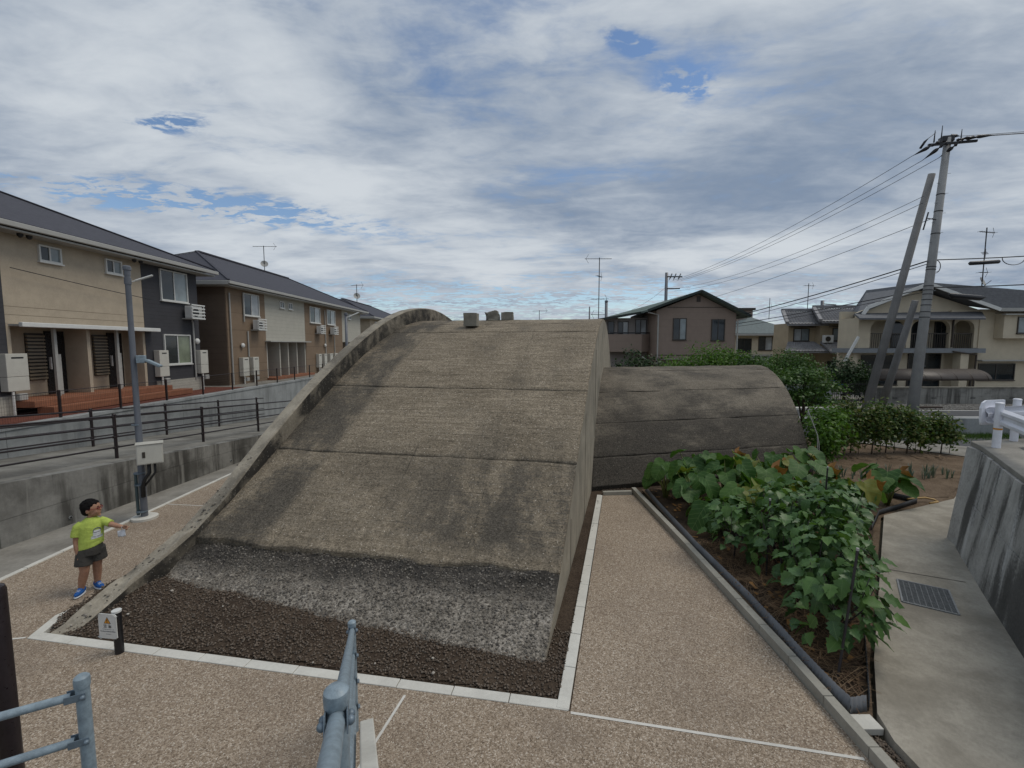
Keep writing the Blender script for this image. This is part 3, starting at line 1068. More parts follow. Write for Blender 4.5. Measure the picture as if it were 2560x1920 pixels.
ys = np.concatenate([np.arange(-1.0, 12.5, 0.05), np.arange(12.5, 22.6, 0.25)])
prof = np.linspace(0, 1, 16)
V_ = []
for y in ys:
    x0, x1 = float(xl(y)) - 0.27, float(xl(y)) + 0.02
    zt = float(zv(y) + hr(y))
    zb = -0.03
    row = []
    zi = min(float(zv(y)) - 0.25, zt - 0.05)
    w = 0.045 * (1 - min(1, max(0, (y - 1.2) / 2.0)))      # the low end is broken and ragged
    row.append((x0, zb))
    row.append((x0, zt * 0.5))
    row.append((x0 + 0.0, zt - 0.03))
    for q in np.linspace(0, 1, 11):
        xx = x0 + 0.02 + (x1 - x0 - 0.04) * q
        rg = (0.010 + w * 1.6) * float(fbm(np.array([xx * 1.0]), np.array([y]), 0.35, 4, 4.4)[0])
        row.append((xx, zt + rg))
    row.append((x1, zt - 0.03))
    jag = (0.015 + w) * float(fbm(np.array([y]), np.array([zt]), 0.3, 4, 6.1)[0])
    row.append((x1 + jag, (zt + zi) / 2))
    row.append((x1, zi))
    V_.append([W(a, y, max(b, -0.03)) for a, b in row])
V_ = np.array(V_)
nu, nv = V_.shape[:2]
me = np_mesh('rib', V_.reshape(-1, 3) - BO, grid_faces(nu, nv)[:, ::-1], MT['rib'], True)
smooth_by_angle(me, 38)
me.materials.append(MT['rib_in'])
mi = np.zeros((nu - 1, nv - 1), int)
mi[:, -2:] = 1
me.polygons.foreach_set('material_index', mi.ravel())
rib = link('rib', me, bunker)
# loose stones embedded on the broken low end of the rib
n = 90
ry = rng.uniform(-0.7, 2.6, n)
rx = xl(ry) - 0.27 + rng.random(n) * 0.27
P = loc2world(rx, ry, zv(ry) + hr(ry) + 0.005) - BO
stones('pebbles', P, 0.015, MT['apron_stone'], 1, 0.6, bunker, kind='stuff')

# tail vault: lower, set against the end wall, its front line running slightly away to the right
TL, TR = Vector((2.05, 11.33)), Vector((8.85, 13.0))
TE = Vector((math.sin(R(11.5)), math.cos(R(11.5))))
ps = np.array([0, .08, .16, .24, .32, .42, .52, .62, .74, .86, 1.0])
pz = np.array([0.0, .215, .385, .52, .63, .74, .825, .89, .945, .985, 1.0])


def tz(s):
    s = np.abs(np.asarray(s, float))
    s = np.where(s > 1, 2 - s, s)
    k = 9
    return sum(np.interp(np.clip(s + d, 0, 1) if True else s, ps, pz) for d in np.linspace(-0.05, 0.05, k)) / k


tail = MB()
for s0, s1 in zip(np.linspace(.03, 1.97, 30)[:-1], np.linspace(.03, 1.97, 30)[1:]):
    q = []
    for (p, s) in ((TL, s0), (TR, s0), (TR, s1), (TL, s1)):
        c = p + TE * (5 * s) + (Vector((-.03, 0)) if p is TR else Vector((0, 0)))
        q.append((c.x, c.y, max(0.0, 2.95 * float(tz(s)) - 0.13)))
    tail.hexa([(x, y, -0.02) for x, y, z in q], q)
tail = tail.build('tail_vault', MT['tail'], bunker)


def tail_course(s0, s1, du=0.05, ds=0.008, seed=1.0):
    nu, nv = int(6.9 / du), max(4, int((s1 - s0) / ds))
    U, S = np.meshgrid(np.linspace(0, 1, nu), np.linspace(s0 + .0012, s1 - .0012, nv), indexing='ij')
    bx = TL.x + (TR.x - TL.x) * U + TE.x * 5 * S
    by = TL.y + (TR.y - TL.y) * U + TE.y * 5 * S
    Z = 2.95 * tz(S) + 0.02 * fbm(bx, by * 2, 0.6, 4, seed) + 0.016 * fbm(bx * .25, S * 5, 0.12, 3, seed)
    top = np.stack([bx, by, Z], -1)
    ring = np.concatenate([top[:, 0], top[-1, 1:], top[-2::-1, -1], top[0, -2:0:-1]])
    low = ring.copy()
    low[:, 2] -= 0.12
    low[:, 1] += 0.04
    n_ = nu * nv
    idx = np.arange(n_).reshape(nu, nv)
    ri = np.concatenate([idx[:, 0], idx[-1, 1:], idx[-2::-1, -1], idx[0, -2:0:-1]])
    lo = n_ + np.arange(len(ri))
    F = np.concatenate([grid_faces(nu, nv), np.stack([ri, lo, np.roll(lo, -1), np.roll(ri, -1)], 1)])
    me = np_mesh('concrete_course', np.concatenate([top.reshape(-1, 3), low]) - BO, F, MT['tail'])
    me.polygons.foreach_set('use_smooth', np.concatenate([np.ones(len(F) - len(ri), bool), np.zeros(len(ri), bool)]))
    return link('concrete_course', me, tail)


for i, (a, b) in enumerate(((0.0, .10), (.10, .245), (.245, .47), (.47, .80), (.80, 1.2), (1.2, 1.6), (1.6, 2.0))):
    tail_course(a, b, 0.05 if b < 1.3 else 0.2, 0.006 if b < 1.3 else 0.02, 3.3 * i + 1)
mm = MB()
pts = []
for s in np.linspace(0.0, 2.0, 41):
    c = TR + TE * (5 * s) + Vector((0.004, 0))
    pts.append((c.x, c.y, 2.95 * float(tz(s)) - 0.01))
pts = [(pts[0][0], pts[0][1], -0.03)] + pts + [(pts[-1][0], pts[-1][1], -0.03)]
mm.slab(pts, (-0.2, -0.05, 0))
mm.build('tail_end_wall', MT['tail'], bunker)

# loose blocks left standing on the crest
def rough_block(name, c, size, rot, label, seed, amp=0.02, mat='block', cuts=5):
    bm = bmesh.new()
    bmesh.ops.create_cube(bm, size=1.0)
    bmesh.ops.subdivide_edges(bm, edges=bm.edges[:], cuts=cuts, use_grid_fill=True)
    for v in bm.verts:
        v.co = Vector((v.co.x * size[0], v.co.y * size[1], (v.co.z + .5) * size[2]))
        q = np.array([v.co.x + seed]), np.array([v.co.y + v.co.z * 1.7])
        v.co += v.co.normalized() * amp * 2 * float(fbm(*q, 0.25, 4, seed)[0])
    me = bpy.data.meshes.new(name)
    bm.to_mesh(me)
    bm.free()
    me.materials.append(MT[mat])
    smooth_by_angle(me, 40)
    o = link(name, me, None, c, (0, 0, rot), label=label, cat='block' if name == 'concrete_block' else 'rock')
    return o


rough_block('concrete_block', (-1.27, 14.2, 4.33), (0.42, 0.34, 0.40), -0.15, 'squat square concrete block nearest the rib on the bunker crest', 1.0, 0.012)
rough_block('rock', (-0.70, 15.7, 4.58), (0.40, 0.34, 0.30), 0.4, 'rounded lumpy rock on the bunker crest between two concrete blocks', 2.0, 0.06, 'block', 6)
rough_block('concrete_block', (-0.16, 15.7, 4.60), (0.40, 0.34, 0.26), -0.1, 'low pinkish concrete block right of the rock on the crest', 3.0, 0.012)

# ------------------------------------------------------------------ kerbs
def kerb(name, label, pts, n, width, z0, z1, mat, side=1, gap=0.004, rnd=0.002):
    t = thing(name, label, 'kerb', (*pts[0], 0))
    # walk the polyline, one block per 0.6 m
    for (a, b), k in zip(zip(pts[:-1], pts[1:]), n):
        a, b = Vector(a), Vector(b)
        d = (b - a).normalized()
        nn = Vector((-d.y, d.x)) * width * side
        ln = (b - a).length / k
        for i in range(k):
            p, q = a + d * (i * ln + gap), a + d * ((i + 1) * ln - gap)
            dz = random.uniform(-rnd, rnd)
            m_ = MB()
            m_.hexa([(p.x, p.y, z0), (q.x, q.y, z0), (q.x + nn.x, q.y + nn.y, z0), (p.x + nn.x, p.y + nn.y, z0)] if side > 0 else
                    [(q.x, q.y, z0), (p.x, p.y, z0), (p.x + nn.x, p.y + nn.y, z0), (q.x + nn.x, q.y + nn.y, z0)],
                    [(p.x, p.y, z1 + dz), (q.x, q.y, z1 + dz), (q.x + nn.x, q.y + nn.y, z1 + dz), (p.x + nn.x, p.y + nn.y, z1 + dz)] if side > 0 else
                    [(q.x, q.y, z1 + dz), (p.x, p.y, z1 + dz), (p.x + nn.x, p.y + nn.y, z1 + dz), (q.x + nn.x, q.y + nn.y, z1 + dz)])
            m_.build('kerb_block', mat, t, bevel=0.006)
    return t


kerb('kerb_edging', 'pale flush kerb between the front paving and the gravel bed', [(-6.22, 5.48), (0.58, 4.33)], [11], 0.13, -0.1, 0.012, MT['kerb'])
kerb('kerb_edging', 'short angled pale kerb curving round the foot of the rib', [(-6.05, 6.95), (-6.25, 6.21), (-6.34, 5.97), (-6.215, 5.50)], [1, 1, 1], 0.12, -0.1, 0.014, MT['kerb'])
kerb('kerb_edging', 'pale flush kerb along the path beside the bunker end wall', [(0.585, 4.335), (2.26, 11.0)], [11], 0.13, -0.1, 0.016, MT['kerb'])
kerb('kerb_edging', 'short raised kerb closing the far end of the path', [(3.02, 11.06), (2.28, 11.0)], [1], 0.10, -0.1, 0.09, MT['kerb2'], -1)
kerb('kerb_edging', 'raised kerb between the path and the corrugated garden edging', [(3.24, 2.6), (3.24, 5.0), (3.18, 8.0), (3.06, 11.3)], [4, 5, 5], 0.105, -0.1, 0.115, MT['kerb2'], -1)
kerb('kerb_edging', 'narrow pale kerb line along the left edge of the paving', [(-8.14, 3.0), (-8.14, 22.0)], [31], 0.09, -0.1, 0.02, MT['kerb'], 1)

# gravel bed: dense small stones
def in_poly(x, y, poly):
    r = np.zeros(len(x), bool)
    j = len(poly) - 1
    for i in range(len(poly)):
        xi, yi = poly[i]
        xj, yj = poly[j]
        c = ((yi > y) != (yj > y)) & (x < (xj - xi) * (y - yi) / (yj - yi + 1e-12) + xi)
        r ^= c
        j = i
    return r


def mound(x, y):
    """gravel banked up against the toe of the vault"""
    dx, dy = x - CO.x, y - CO.y
    yy = dx * EY.x + dy * EY.y
    xx = dx * EX.x + dy * EX.y
    k = np.clip((yy + 0.75) / 0.9, 0, 1) * np.interp(xx, [-6.3, -5, -2, 0, 0.4], [0.15, 0.11, 0.06, 0.02, 0.0])
    return k


poly = [(-6.1, 5.62), (0.50, 4.50), (2.15, 10.95), (3.0, 11.2), (3.0, 11.7), (2.4, 11.7), (0.75, 5.6), (-0.5, 6.2), (-5.7, 7.3), (-6.15, 6.6), (-6.25, 5.95)]
n = 80000
gx, gy = rng.uniform(-6.3, 3.2, n), rng.uniform(4.4, 11.8, n)
k = in_poly(gx, gy, poly)
gx, gy = gx[k], gy[k]
gz = mound(gx, gy)
P = np.stack([gx, gy, gz + rng.uniform(-0.006, 0.012, len(gx))], 1)
stones('bed_gravel', P, 0.0145, MT['gravel'], 0, 0.75, label='dark brown loose gravel bed at the foot of the bunker', cat='gravel', kind='stuff')
# the gravel's own surface beneath
U, V = np.meshgrid(np.linspace(-6.3, 1.0, 90), np.linspace(4.4, 7.4, 60), indexing='ij')
ok = in_poly(U.ravel(), V.ravel(), poly).reshape(U.shape)
F = grid_faces(*U.shape)
F = F[ok.ravel()[F].all(1)]
me = np_mesh('gravel_bank', np.stack([U, V, mound(U, V) - 0.004], -1).reshape(-1, 3), F, MT['bed_soil'], True)
link('gravel_bank', me, kind='structure')
n = 26
k_ = rng.integers(0, len(P), n)
stones('pale_pebbles', P[k_] + np.array([0, 0, 0.012]), 0.019, mat_stone('pale_pebble', [(0.38, 0.34, 0.29), (0.5, 0.46, 0.4), (0.30, 0.25, 0.2)]), 1, 0.6,
       label='scattered pale pebbles lying on the dark gravel bed', cat='pebbles', kind='stuff')

# ------------------------------------------------------------------ left: retaining walls, ramp, terrace
def ramp_z(y):
    return max(0.03, 0.95 - 0.0776 * (y - 11))


WF = [(-9.85, 2.0), (-9.62, 5.5), (-9.40, 8.0), (-9.18, 9.5), (-8.98, 11.5), (-8.78, 13.5), (-8.62, 16.0), (-8.5, 20.0), (-8.45, 24.0)]


def wf(y):
    return float(np.interp(y, [p[1] for p in WF], [p[0] for p in WF]))


ramp = MB()
yy = np.arange(1.0, 30.1, 1.0)
for a, b in zip(yy[:-1], yy[1:]):
    ramp.poly([(wf(a) - .22, a, ramp_z(a)), (wf(b) - .22, b, ramp_z(b)), (-12.5, b, ramp_z(b)), (-12.5, a, ramp_z(a))][::-1])
ramp.build('ramp', MT['ramp'], kind='structure')
lw = thing('retaining_wall', 'low stained concrete retaining wall below the ramp, behind the boy', 'wall', (-9.3, 8, 0))
seg = [2.0, 5.0, 8.0, 11.0, 14.0, 17.0, 20.0, 24.0]
for a, b in zip(seg[:-1], seg[1:]):
    for lev in (0, 1):
        m = MB()
        ya, yb = a + 0.006, b - 0.006
        sub = np.linspace(ya, yb, 4)
        for p, q in zip(sub[:-1], sub[1:]):
            h0p, h0q = min(0.52, ramp_z(p) * 0.6), min(0.52, ramp_z(q) * 0.6)
            z0p, z0q, z1p, z1q = (-0.05, -0.05, h0p, h0q) if lev == 0 else (h0p + .008, h0q + .008, ramp_z(p) + .03, ramp_z(q) + .03)
            dx = 0.012 if lev == 0 else 0
            m.hexa([(wf(p) - .25, p, z0p), (wf(p) + dx, p, z0p), (wf(q) + dx, q, z0q), (wf(q) - .25, q, z0q)],
                   [(wf(p) - .25, p, z1p), (wf(p) + dx, p, z1p), (wf(q) + dx, q, z1q), (wf(q) - .25, q, z1q)])
        m.build('wall_panel', MT['wall_l'], lw)
# weep holes of the low wall
for y in (9.15, 13.8):
    m = MB()
    m.tube([(wf(y) - 0.05, y, 0.16), (wf(y) + 0.025, y, 0.16)], 0.035, 12)
    h = m.build('weep_pipe', MT['wall_u'], lw)
    m = MB()
    m.tube([(wf(y) + 0.0, y, 0.16), (wf(y) + 0.028, y, 0.16)], 0.024, 12)
    m.build('pipe_mouth', MT['black_metal'], h)

uw = thing('retaining_wall', 'pale concrete retaining wall between the ramp and the apartment terrace', 'wall', (-12.5, 12, 0.5))
for i, a in enumerate(np.arange(2.0, 44.0, 3.0)):
    b = a + 3.0
    m = MB()
    m.hexa([(-12.75, a + .005, -0.05), (-12.5, a + .005, -0.05), (-12.5, b - .005, -0.05), (-12.75, b - .005, -0.05)],
           [(-12.75, a + .005, 1.62), (-12.5, a + .005, 1.62), (-12.5, b - .005, 1.62), (-12.75, b - .005, 1.62)])
    m.build('wall_panel', MT['wall_u'], uw)
m = MB()
m.box(-12.78, -12.47, 2.0, 44, 1.624, 1.73)
m.build('coping', MT['wall_u'], uw, bevel=0.01)
sheet('terrace', [(-60, -5), (-12.77, -5), (-12.77, 22.0), (-60, 22.0)], 1.70, MT['terrace'])
sheet('terrace_concrete', [(-60, 22.0), (-12.77, 22.0), (-12.77, 75), (-60, 75)], 1.66, MT['slab'])
m = MB()
m.box(-60, -12.78, 44, 44.2, -0.1, 1.69)
m.build('terrace_face', MT['wall_u'], kind='structure')

# ------------------------------------------------------------------ ramp railings
def railing(label, xf, ys, y0, y1, zf, h=1.1, posts_extra=()):
    t = thing('railing', label, 'railing', (xf(ys[0]), ys[0], zf(ys[0])))
    for y in ys:
        m = MB()
        x, z = xf(y), zf(y)
        m.tube([(x, y, z - 0.05), (x, y, z + h)], 0.037, 12)
        m.lathe((x, y, z + h), [(0.041, -0.03), (0.041, 0.0), (0.03, 0.014), (0.005, 0.02)], 12)
        p = m.build('post', MT['brown_rail'], t, auto=True)
    for k, fr in enumerate((0.955, 0.72, 0.49, 0.25)):
        pts = [(xf(y), y, zf(y) + h * fr) for y in np.arange(y0, y1 + .01, 1.0)]
        m = MB()
        m.tube(pts, 0.0245 if k == 0 else 0.021, 10)
        r_ = m.build('rail', MT['brown_rail'], t, smooth=True)
        for y in ys:
            m = MB()
            m.tube([(xf(y - .07), y - .07, zf(y) + h * fr), (xf(y + .07), y + .07, zf(y) + h * fr)], 0.030, 10)
            m.build('bracket', MT['brown_rail'], r_, auto=True)
    return t


nearx = lambda y: float(np.interp(y, [4, 11, 17, 24], [-10.05, -9.80, -9.55, -9.3]))
railing('dark brown four-rail railing on the near side of the ramp', nearx, [5.2, 8.1, 11.0, 13.95, 16.8, 19.7], 4.2, 20.6, ramp_z)
railing('dark brown four-rail railing on the far side of the ramp, below the terrace', lambda y: -12.2, [7.0, 9.9, 12.95, 15.75, 18.6, 21.4], 6, 22.4, ramp_z)

# ------------------------------------------------------------------ wire mesh fence on the terrace
fence = thing('mesh_fence', 'low black wire mesh fence along the terrace edge before the apartments', 'fence', (-12.62, 12, 1.73))
for y in np.arange(8.6, 42.5, 1.95):
    m = MB()
    m.box(-12.645, -12.595, y - .025, y + .025, 1.70, 2.50)
    m.build('post', MT['brown_rail'], fence)
m = MB()
m.tube([(-12.62, 8.6, 2.47), (-12.62, 42, 2.47)], 0.011, 6)
m.build('top_rail', MT['brown_rail'], fence)
m = MB()
for z in np.arange(1.79, 2.45, 0.10):
    m.box(-12.6215, -12.6185, 8.6, 42, z - .0016, z + .0016)
for y in np.arange(8.6, 26.0, 0.06):
    m.box(-12.6212, -12.6188, y - .0013, y + .0013, 1.77, 2.46)
m.build('wire_mesh', MT['brown_rail'], fence, kind='stuff')

# ------------------------------------------------------------------ buildings: shared bits
def window(parent, o, u, n, w, h, frame='frame_w', panes=('glass', 'glass2'), fw=0.05, depth=0.06, sill=True, name='window'):
    """sliding window on a wall: o = lower corner on the wall, u along it, n out of it"""
    o, u, n = Vector(o), Vector(u).normalized(), Vector(n).normalized()
    z = Vector((0, 0, 1))
    m = MB()

    def bar(a0, a1, b0, b1, d0=-.02, d1=depth):
        c = o + u * (a0 + a1) / 2 + z * (b0 + b1) / 2 + n * (d0 + d1) / 2
        m.obox(c, (a1 - a0, d1 - d0, b1 - b0), u, z)
    bar(0, w, 0, fw)
    bar(0, w, h - fw, h)
    bar(0, fw, fw, h - fw)
    bar(w - fw, w, fw, h - fw)
    k = len(panes)
    pw = (w - 2 * fw) / k
    for i in range(1, k):
        bar(fw + i * pw - .022, fw + i * pw + .022, fw, h - fw, -.02, depth * .6)
    if sill:
        bar(-.03, w + .03, -.045, 0, -.02, depth + .035)
    wn = m.build(name, MT[frame], parent)
    for i, g in enumerate(panes):
        m = MB()
        a0, a1 = fw + i * pw, fw + (i + 1) * pw
        d = 0.012 + 0.008 * (i % 2)
        q = [o + u * a + z * b + n * d for a, b in ((a0, fw), (a1, fw), (a1, h - fw), (a0, h - fw))]
        m.slab(q, -n * 0.02)
        m.build('pane', MT[g], wn)
    return wn


def ac_unit(label, y, z, xw=-14.5, frame=True, group=None, w=0.80, right=False):
    """outdoor unit on a wall bracket with a white slatted guard, on a wall facing +X"""
    t = thing('air_conditioner', label, 'air conditioner', (xw + .2, y, z), group)
    m = MB()
    m.box(xw + .12, xw + .40, y + .03, y + w - .03, z + .05, z + .58)
    b = m.build('case', MT['white_metal'], t, bevel=0.02)
    m = MB()
    m.lathe((0, 0, 0), [(0.05, 0), (0.19, 0), (0.19, .012), (0.05, .012)], 20)
    vs = [(xw + .402 + p[2], y + w * .42 + p[0], z + .31 + p[1]) for p in m.v]
    m.v = vs
    m.build('fan_grille', MT['black_metal'], b)
    m = MB()
    m.box(xw, xw + .46, y + .01, y + w - .01, z, z + .045)
    m.build('bracket', MT['trim'], t)
    if frame:
        for k in range(5):
            m = MB()
            m.box(xw + .46, xw + .49, y - .02, y + w + .02, z + .02 + k * .145, z + .075 + k * .145)
            m.build('slat', MT['white_metal'], t)
        for q in (y - .01, y + w - .02):
            m = MB()
            m.box(xw + .435, xw + .46, q, q + .03, z + .02, z + .66)
            m.build('slat_post', MT['white_metal'], t)
    return t


def heater(label, y, z, w=0.55, h=1.05, xw=-14.5, group=None):
    t = thing('water_heater', label, 'water heater', (xw + .15, y, z), group)
    m = MB()
    m.box(xw + .02, xw + .25, y, y + w, z + h * .38 + .006, z + h)
    b = m.build('case', MT['cream_box'], t, bevel=0.012)
    m = MB()
    m.box(xw + .251, xw + .256, y + .14, y + w - .12, z + h * .87, z + h * .91)
    m.build('vent_slot', MT['black_metal'], b)
    m = MB()
    m.box(xw + .02, xw + .245, y, y + w, z, z + h * .38)
    m.build('pipe_cover', MT['cream_box'], t, bevel=0.012)
    m = MB()
    m.tube([(xw + .2, y + .15, z + .02), (xw + .2, y + .15, z - .75)], 0.03, 8)
    m.build('pipe', MT['white_metal'], t)
    m = MB()
    m.box(xw + .12, xw + .28, y + .25, y + .48, z - .28, z - .08)
    m.build('gas_meter', MT['trim'], t, bevel=0.02)
    return t


def wall_lamp(parent, c):
    m = MB()
    m.ellipsoid(c, (.09, .13, .13), 14, 10)
    return m.build('globe_lamp', MT['white_metal'], parent, smooth=True)


def hip_roof(parent, x0, x1, y0, y1, ze, zr, rin, mat, ov=0.55, fascia='trim', near_hip=True, far_hip=True):
    """ridge along Y at mid x; eaves at ze, ridge at zr"""
    xa, xb, ya, yb = x0 - ov, x1 + ov, y0 - ov, y1 + ov
    xm = (x0 + x1) / 2
    r0, r1 = (ya + rin if near_hip else ya), (yb - rin if far_hip else yb)
    A, B, C, D = (xb, ya, ze), (xb, yb, ze), (xa, yb, ze), (xa, ya, ze)
    P, Q = (xm, r0, zr), (xm, r1, zr)
    dn = (0, 0, -0.09)
    m = MB()
    m.slab([A, B, Q, P], dn)
    m.slab([C, D, P, Q], dn)
    m.slab([D, A, P], dn)
    m.slab([B, C, Q], dn)
    rf = m.build('roof', mat, parent)
    m = MB()
    m.beam((xm, r0, zr + .03), (xm, r1, zr + .03), .26, .09)
    m.build('ridge_cap', MT['roof_d'], rf)
    for a, b in ((A, P), (D, P), (B, Q), (C, Q)):
        m = MB()
        m.beam((a[0], a[1], a[2] + .03), (b[0], b[1], b[2] + .03), .13, .035)
        m.build('hip_cap', MT['roof_d'], rf)
    m = MB()
    e = 0.02
    m.box(xb - .01, xb + .10, ya - .1, yb + .1, ze - .19, ze - .04)
    m.build('gutter', MT[fascia], rf, bevel=0.02)
    m = MB()
    m.box(xa - .1, xb - .012, ya - .10, ya + .01, ze - .24, ze - .03)
    m.build('gutter', MT[fascia], rf, bevel=0.02)
    m = MB()
    m.box(xa, xb - .012, ya + .012, yb, ze - .27, ze - .22)
    m.build('soffit', MT[fascia], rf)
    return rf


MT['roof_d'] = mat_shingle('dark_shingle', (0.058, 0.058, 0.072))
MT['cream'] = mat_siding('cream_siding', (0.44, 0.37, 0.28), 0.0)
MT['cream2'] = mat_siding('cream_siding_plain', (0.44, 0.37, 0.28), 0.0)
MT['char'] = mat_siding('charcoal_siding', (0.052, 0.052, 0.058), 0.15, 2, 0.08, 0.35)
MT['brown'] = mat_siding('brown_siding', (0.215, 0.155, 0.105), 0.9, 2, 0.06, 0.3)
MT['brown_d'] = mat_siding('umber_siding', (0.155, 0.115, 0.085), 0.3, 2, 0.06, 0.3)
MT['offwhite'] = mat_siding('off_white_siding', (0.44, 0.425, 0.37), 0.22, 2, 0.05, 0.3)
MT['deck'] = mat_siding('red_brown_deck', (0.27, 0.115, 0.065), 0.14, 1, 0.12, 0.5)
MT['door'] = plain('black_door', (0.012, 0.012, 0.014), 0.3, 0.15, 5, spec=0.5)
MT['louvre'] = plain('bronze_louvre', (0.23, 0.185, 0.125), 0.4, 0.1, 5)

# ------------------------------------------------------------------ apartment block 1
XW = -14.5
b1 = thing('apartment_building', 'two-storey apartment block with cream centre and charcoal ends, nearest on the left', 'building', (XW, 15, 1.7))
Z0 = 2.12
m = MB()
m.box(-23.5, XW, 17.95, 21.05, 1.72, 6.98)
m.build('charcoal_wall', MT['char'], b1)
m = MB()
m.box(-23.5, XW, 6.0, 13.02, 1.72, 6.98)
m.build('charcoal_wall', MT['char'], b1)
m = MB()
m.box(-23.5, XW - .012, 13.02, 17.95, 4.36, 6.98)
m.build('cream_wall', MT['cream'], b1)
for z in (4.62, 4.86):
    m = MB()
    m.box(XW - .0125, XW - .0085, 13.02, 17.95, z, z + .012)
    m.build('siding_joint', MT['louvre'], b1)
m = MB()
m.box(-23.5, -15.30, 13.02, 17.95, 1.72, 4.358)
m.build('porch_back_wall', MT['cream2'], b1)
for yb_ in (13.02, 15.48, 17.83):
    m = MB()
    m.box(-15.30, XW - .015, yb_, yb_ + .12 if yb_ < 17 else 17.948, Z0, 4.358)
    m.build('porch_partition', MT['cream2'], b1)
m = MB()
m.box(-15.30, XW + .28, 13.1, 18.25, 4.30, 4.352)
m.build('porch_canopy', MT['trim'], b1)
m = MB()
m.box(XW + .28, XW + .40, 13.1, 18.25, 4.27, 4.41)
m.build('porch_gutter', MT['white_metal'], b1, bevel=0.02)
for y0 in (14.22, 16.50):
    lv = MB()
    lv.box(-15.30, -15.26, y0, y0 + .55, 2.62, 4.12)
    lv = lv.build('louvre_window', MT['frame_d'], b1)
    for k in range(13):
        m = MB()
        zz = 2.66 + k * .112
        m.hexa([(-15.26, y0, zz), (-15.20, y0, zz - .01), (-15.20, y0 + .55, zz - .01), (-15.26, y0 + .55, zz)],
               [(-15.26, y0, zz + .06), (-15.205, y0, zz + .05), (-15.205, y0 + .55, zz + .05), (-15.26, y0 + .55, zz + .06)])
        m.build('slat', MT['louvre'], lv)
    m = MB()
    m.box(-15.30, -15.25, y0 + .60, y0 + 1.22, Z0, 4.20)
    d = m.build('door', MT['door'], b1)
    m = MB()
    m.box(-15.25, -15.19, y0 + .66, y0 + .70, 2.95, 3.35)
    m.build('handle', MT['white_metal'], d)
    m = MB()
    m.box(XW - .10, XW - .02, y0 + .16, y0 + .25, Z0, 4.29)
    m.build('porch_post', MT['trim'], b1)
    m = MB()
    m.box(XW - .24, XW - .20, y0 + .30, y0 + .52, Z0 + .02, 3.45)
    m.build('screen', MT['trim'], b1)
m = MB()
m.box(-15.30, -13.85, 13.0, 18.35, 1.93, Z0)
dk = m.build('porch_deck', MT['deck'], b1, bevel=0.01)
m = MB()
m.box(-14.0, -13.50, 13.2, 19.0, 1.72, 1.928)
m.build('step', MT['deck'], dk, bevel=0.01)
m = MB()
m.box(XW + .002, XW + .05, 18.36, 21.06, 1.70, 2.28)
m.build('plinth', MT['offwhite'], b1)
m = MB()
m.box(XW + .002, XW + .05, 9.0, 13.0, 1.70, 2.28)
m.build('plinth', MT['offwhite'], b1)
X_ = (0, 1, 0)
NX = (1, 0, 0)
window(b1, (XW - .012, 14.1, 6.32), X_, NX, .70, .50, panes=('glass', 'glass2'))
window(b1, (XW - .012, 16.38, 6.32), X_, NX, .68, .50, panes=('glass', 'glass2'))
window(b1, (XW, 18.85, 5.60), X_, NX, 1.55, 1.28, panes=('glass', 'glass2'))
window(b1, (XW, 18.85, 2.92), X_, NX, 1.55, 1.28, panes=('glass', 'glassg'))
wall_lamp(b1, (XW + .10, 20.75, 3.92))
m = MB()
m.tube([(XW + .05, 20.55, 4.85), (XW + .07, 20.58, 4.75), (XW + .07, 20.58, 2.2)], 0.035, 8)
m.build('duct_pipe', MT['trim'], b1)
for y in (13.35, 13.6, 17.3, 17.6):
    m = MB()
    m.ellipsoid((XW + .3, y, 6.93), (.07, .08, .10), 8, 6)
    m.build('eave_vent', MT['black_metal'], b1, smooth=True)
rf = hip_roof(b1, -23.5, XW, 4.0, 21.05, 7.22, 9.45, 5.0, MT['roof_d'])
ac_unit('slatted air conditioner under the upper window of the nearest apartment block', 20.0, 4.88)
heater('cream water heater cut by the left edge of the photo', 12.72, 2.42, .58, 1.08)
heater('cream water heater left of the lower window of the nearest block', 18.28, 2.46, .5, 1.07)
heater('cream water heater at the corner of the nearest apartment block', 20.70, 2.44, .5, 1.07)

# ------------------------------------------------------------------ apartment block 2
b2 = thing('apartment_building', 'two-storey brown and off-white apartment block with hipped roof and roof antenna', 'building', (XW, 30, 1.66))


def bx(name, mat, *a, parent=b2, **k):
    m_ = MB()
    m_.box(*a)
    return m_.build(name, MT[mat], parent, **k)


bx('brown_wall', 'brown', -23.5, XW, 23.15, 26.75, 1.66, 6.72)
bx('gable_wall', 'brown_d', -23.5, XW - .03, 23.12, 23.148, 1.66, 6.72)
bx('offwhite_wall', 'offwhite', -23.5, XW - .01, 26.75, 31.85, 4.0, 6.72)
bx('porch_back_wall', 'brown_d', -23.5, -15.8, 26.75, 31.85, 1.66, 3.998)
bx('brown_wall', 'brown', -23.5, XW, 31.85, 38.8, 1.66, 6.72)
bx('offwhite_wall', 'offwhite', -23.5, XW - .01, 38.8, 43.5, 4.0, 6.72)
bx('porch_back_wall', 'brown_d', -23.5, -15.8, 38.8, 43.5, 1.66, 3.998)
for y in (26.75, 28.25, 29.3, 30.5, 31.7):
    bx('porch_partition', 'offwhite', -15.8, XW - .015, y, y + .12, 1.66, 3.998)
bx('porch_canopy', 'trim', -15.8, XW + .35, 26.6, 32.0, 3.93, 3.992)
for y in (27.1, 29.6):
    d = bx('door', 'door', -15.8, -15.74, y, y + .85, 1.68, 3.7)
    bx('handle', 'white_metal', -15.74, -15.69, y + .08, y + .12, 2.5, 2.9, parent=d)
bx('deck', 'deck', -15.7, -14.0, 26.7, 32.0, 1.662, 1.80)
window(b2, (XW, 24.6, 5.35), X_, NX, 1.5, 1.2, panes=('glass', 'glass3'))
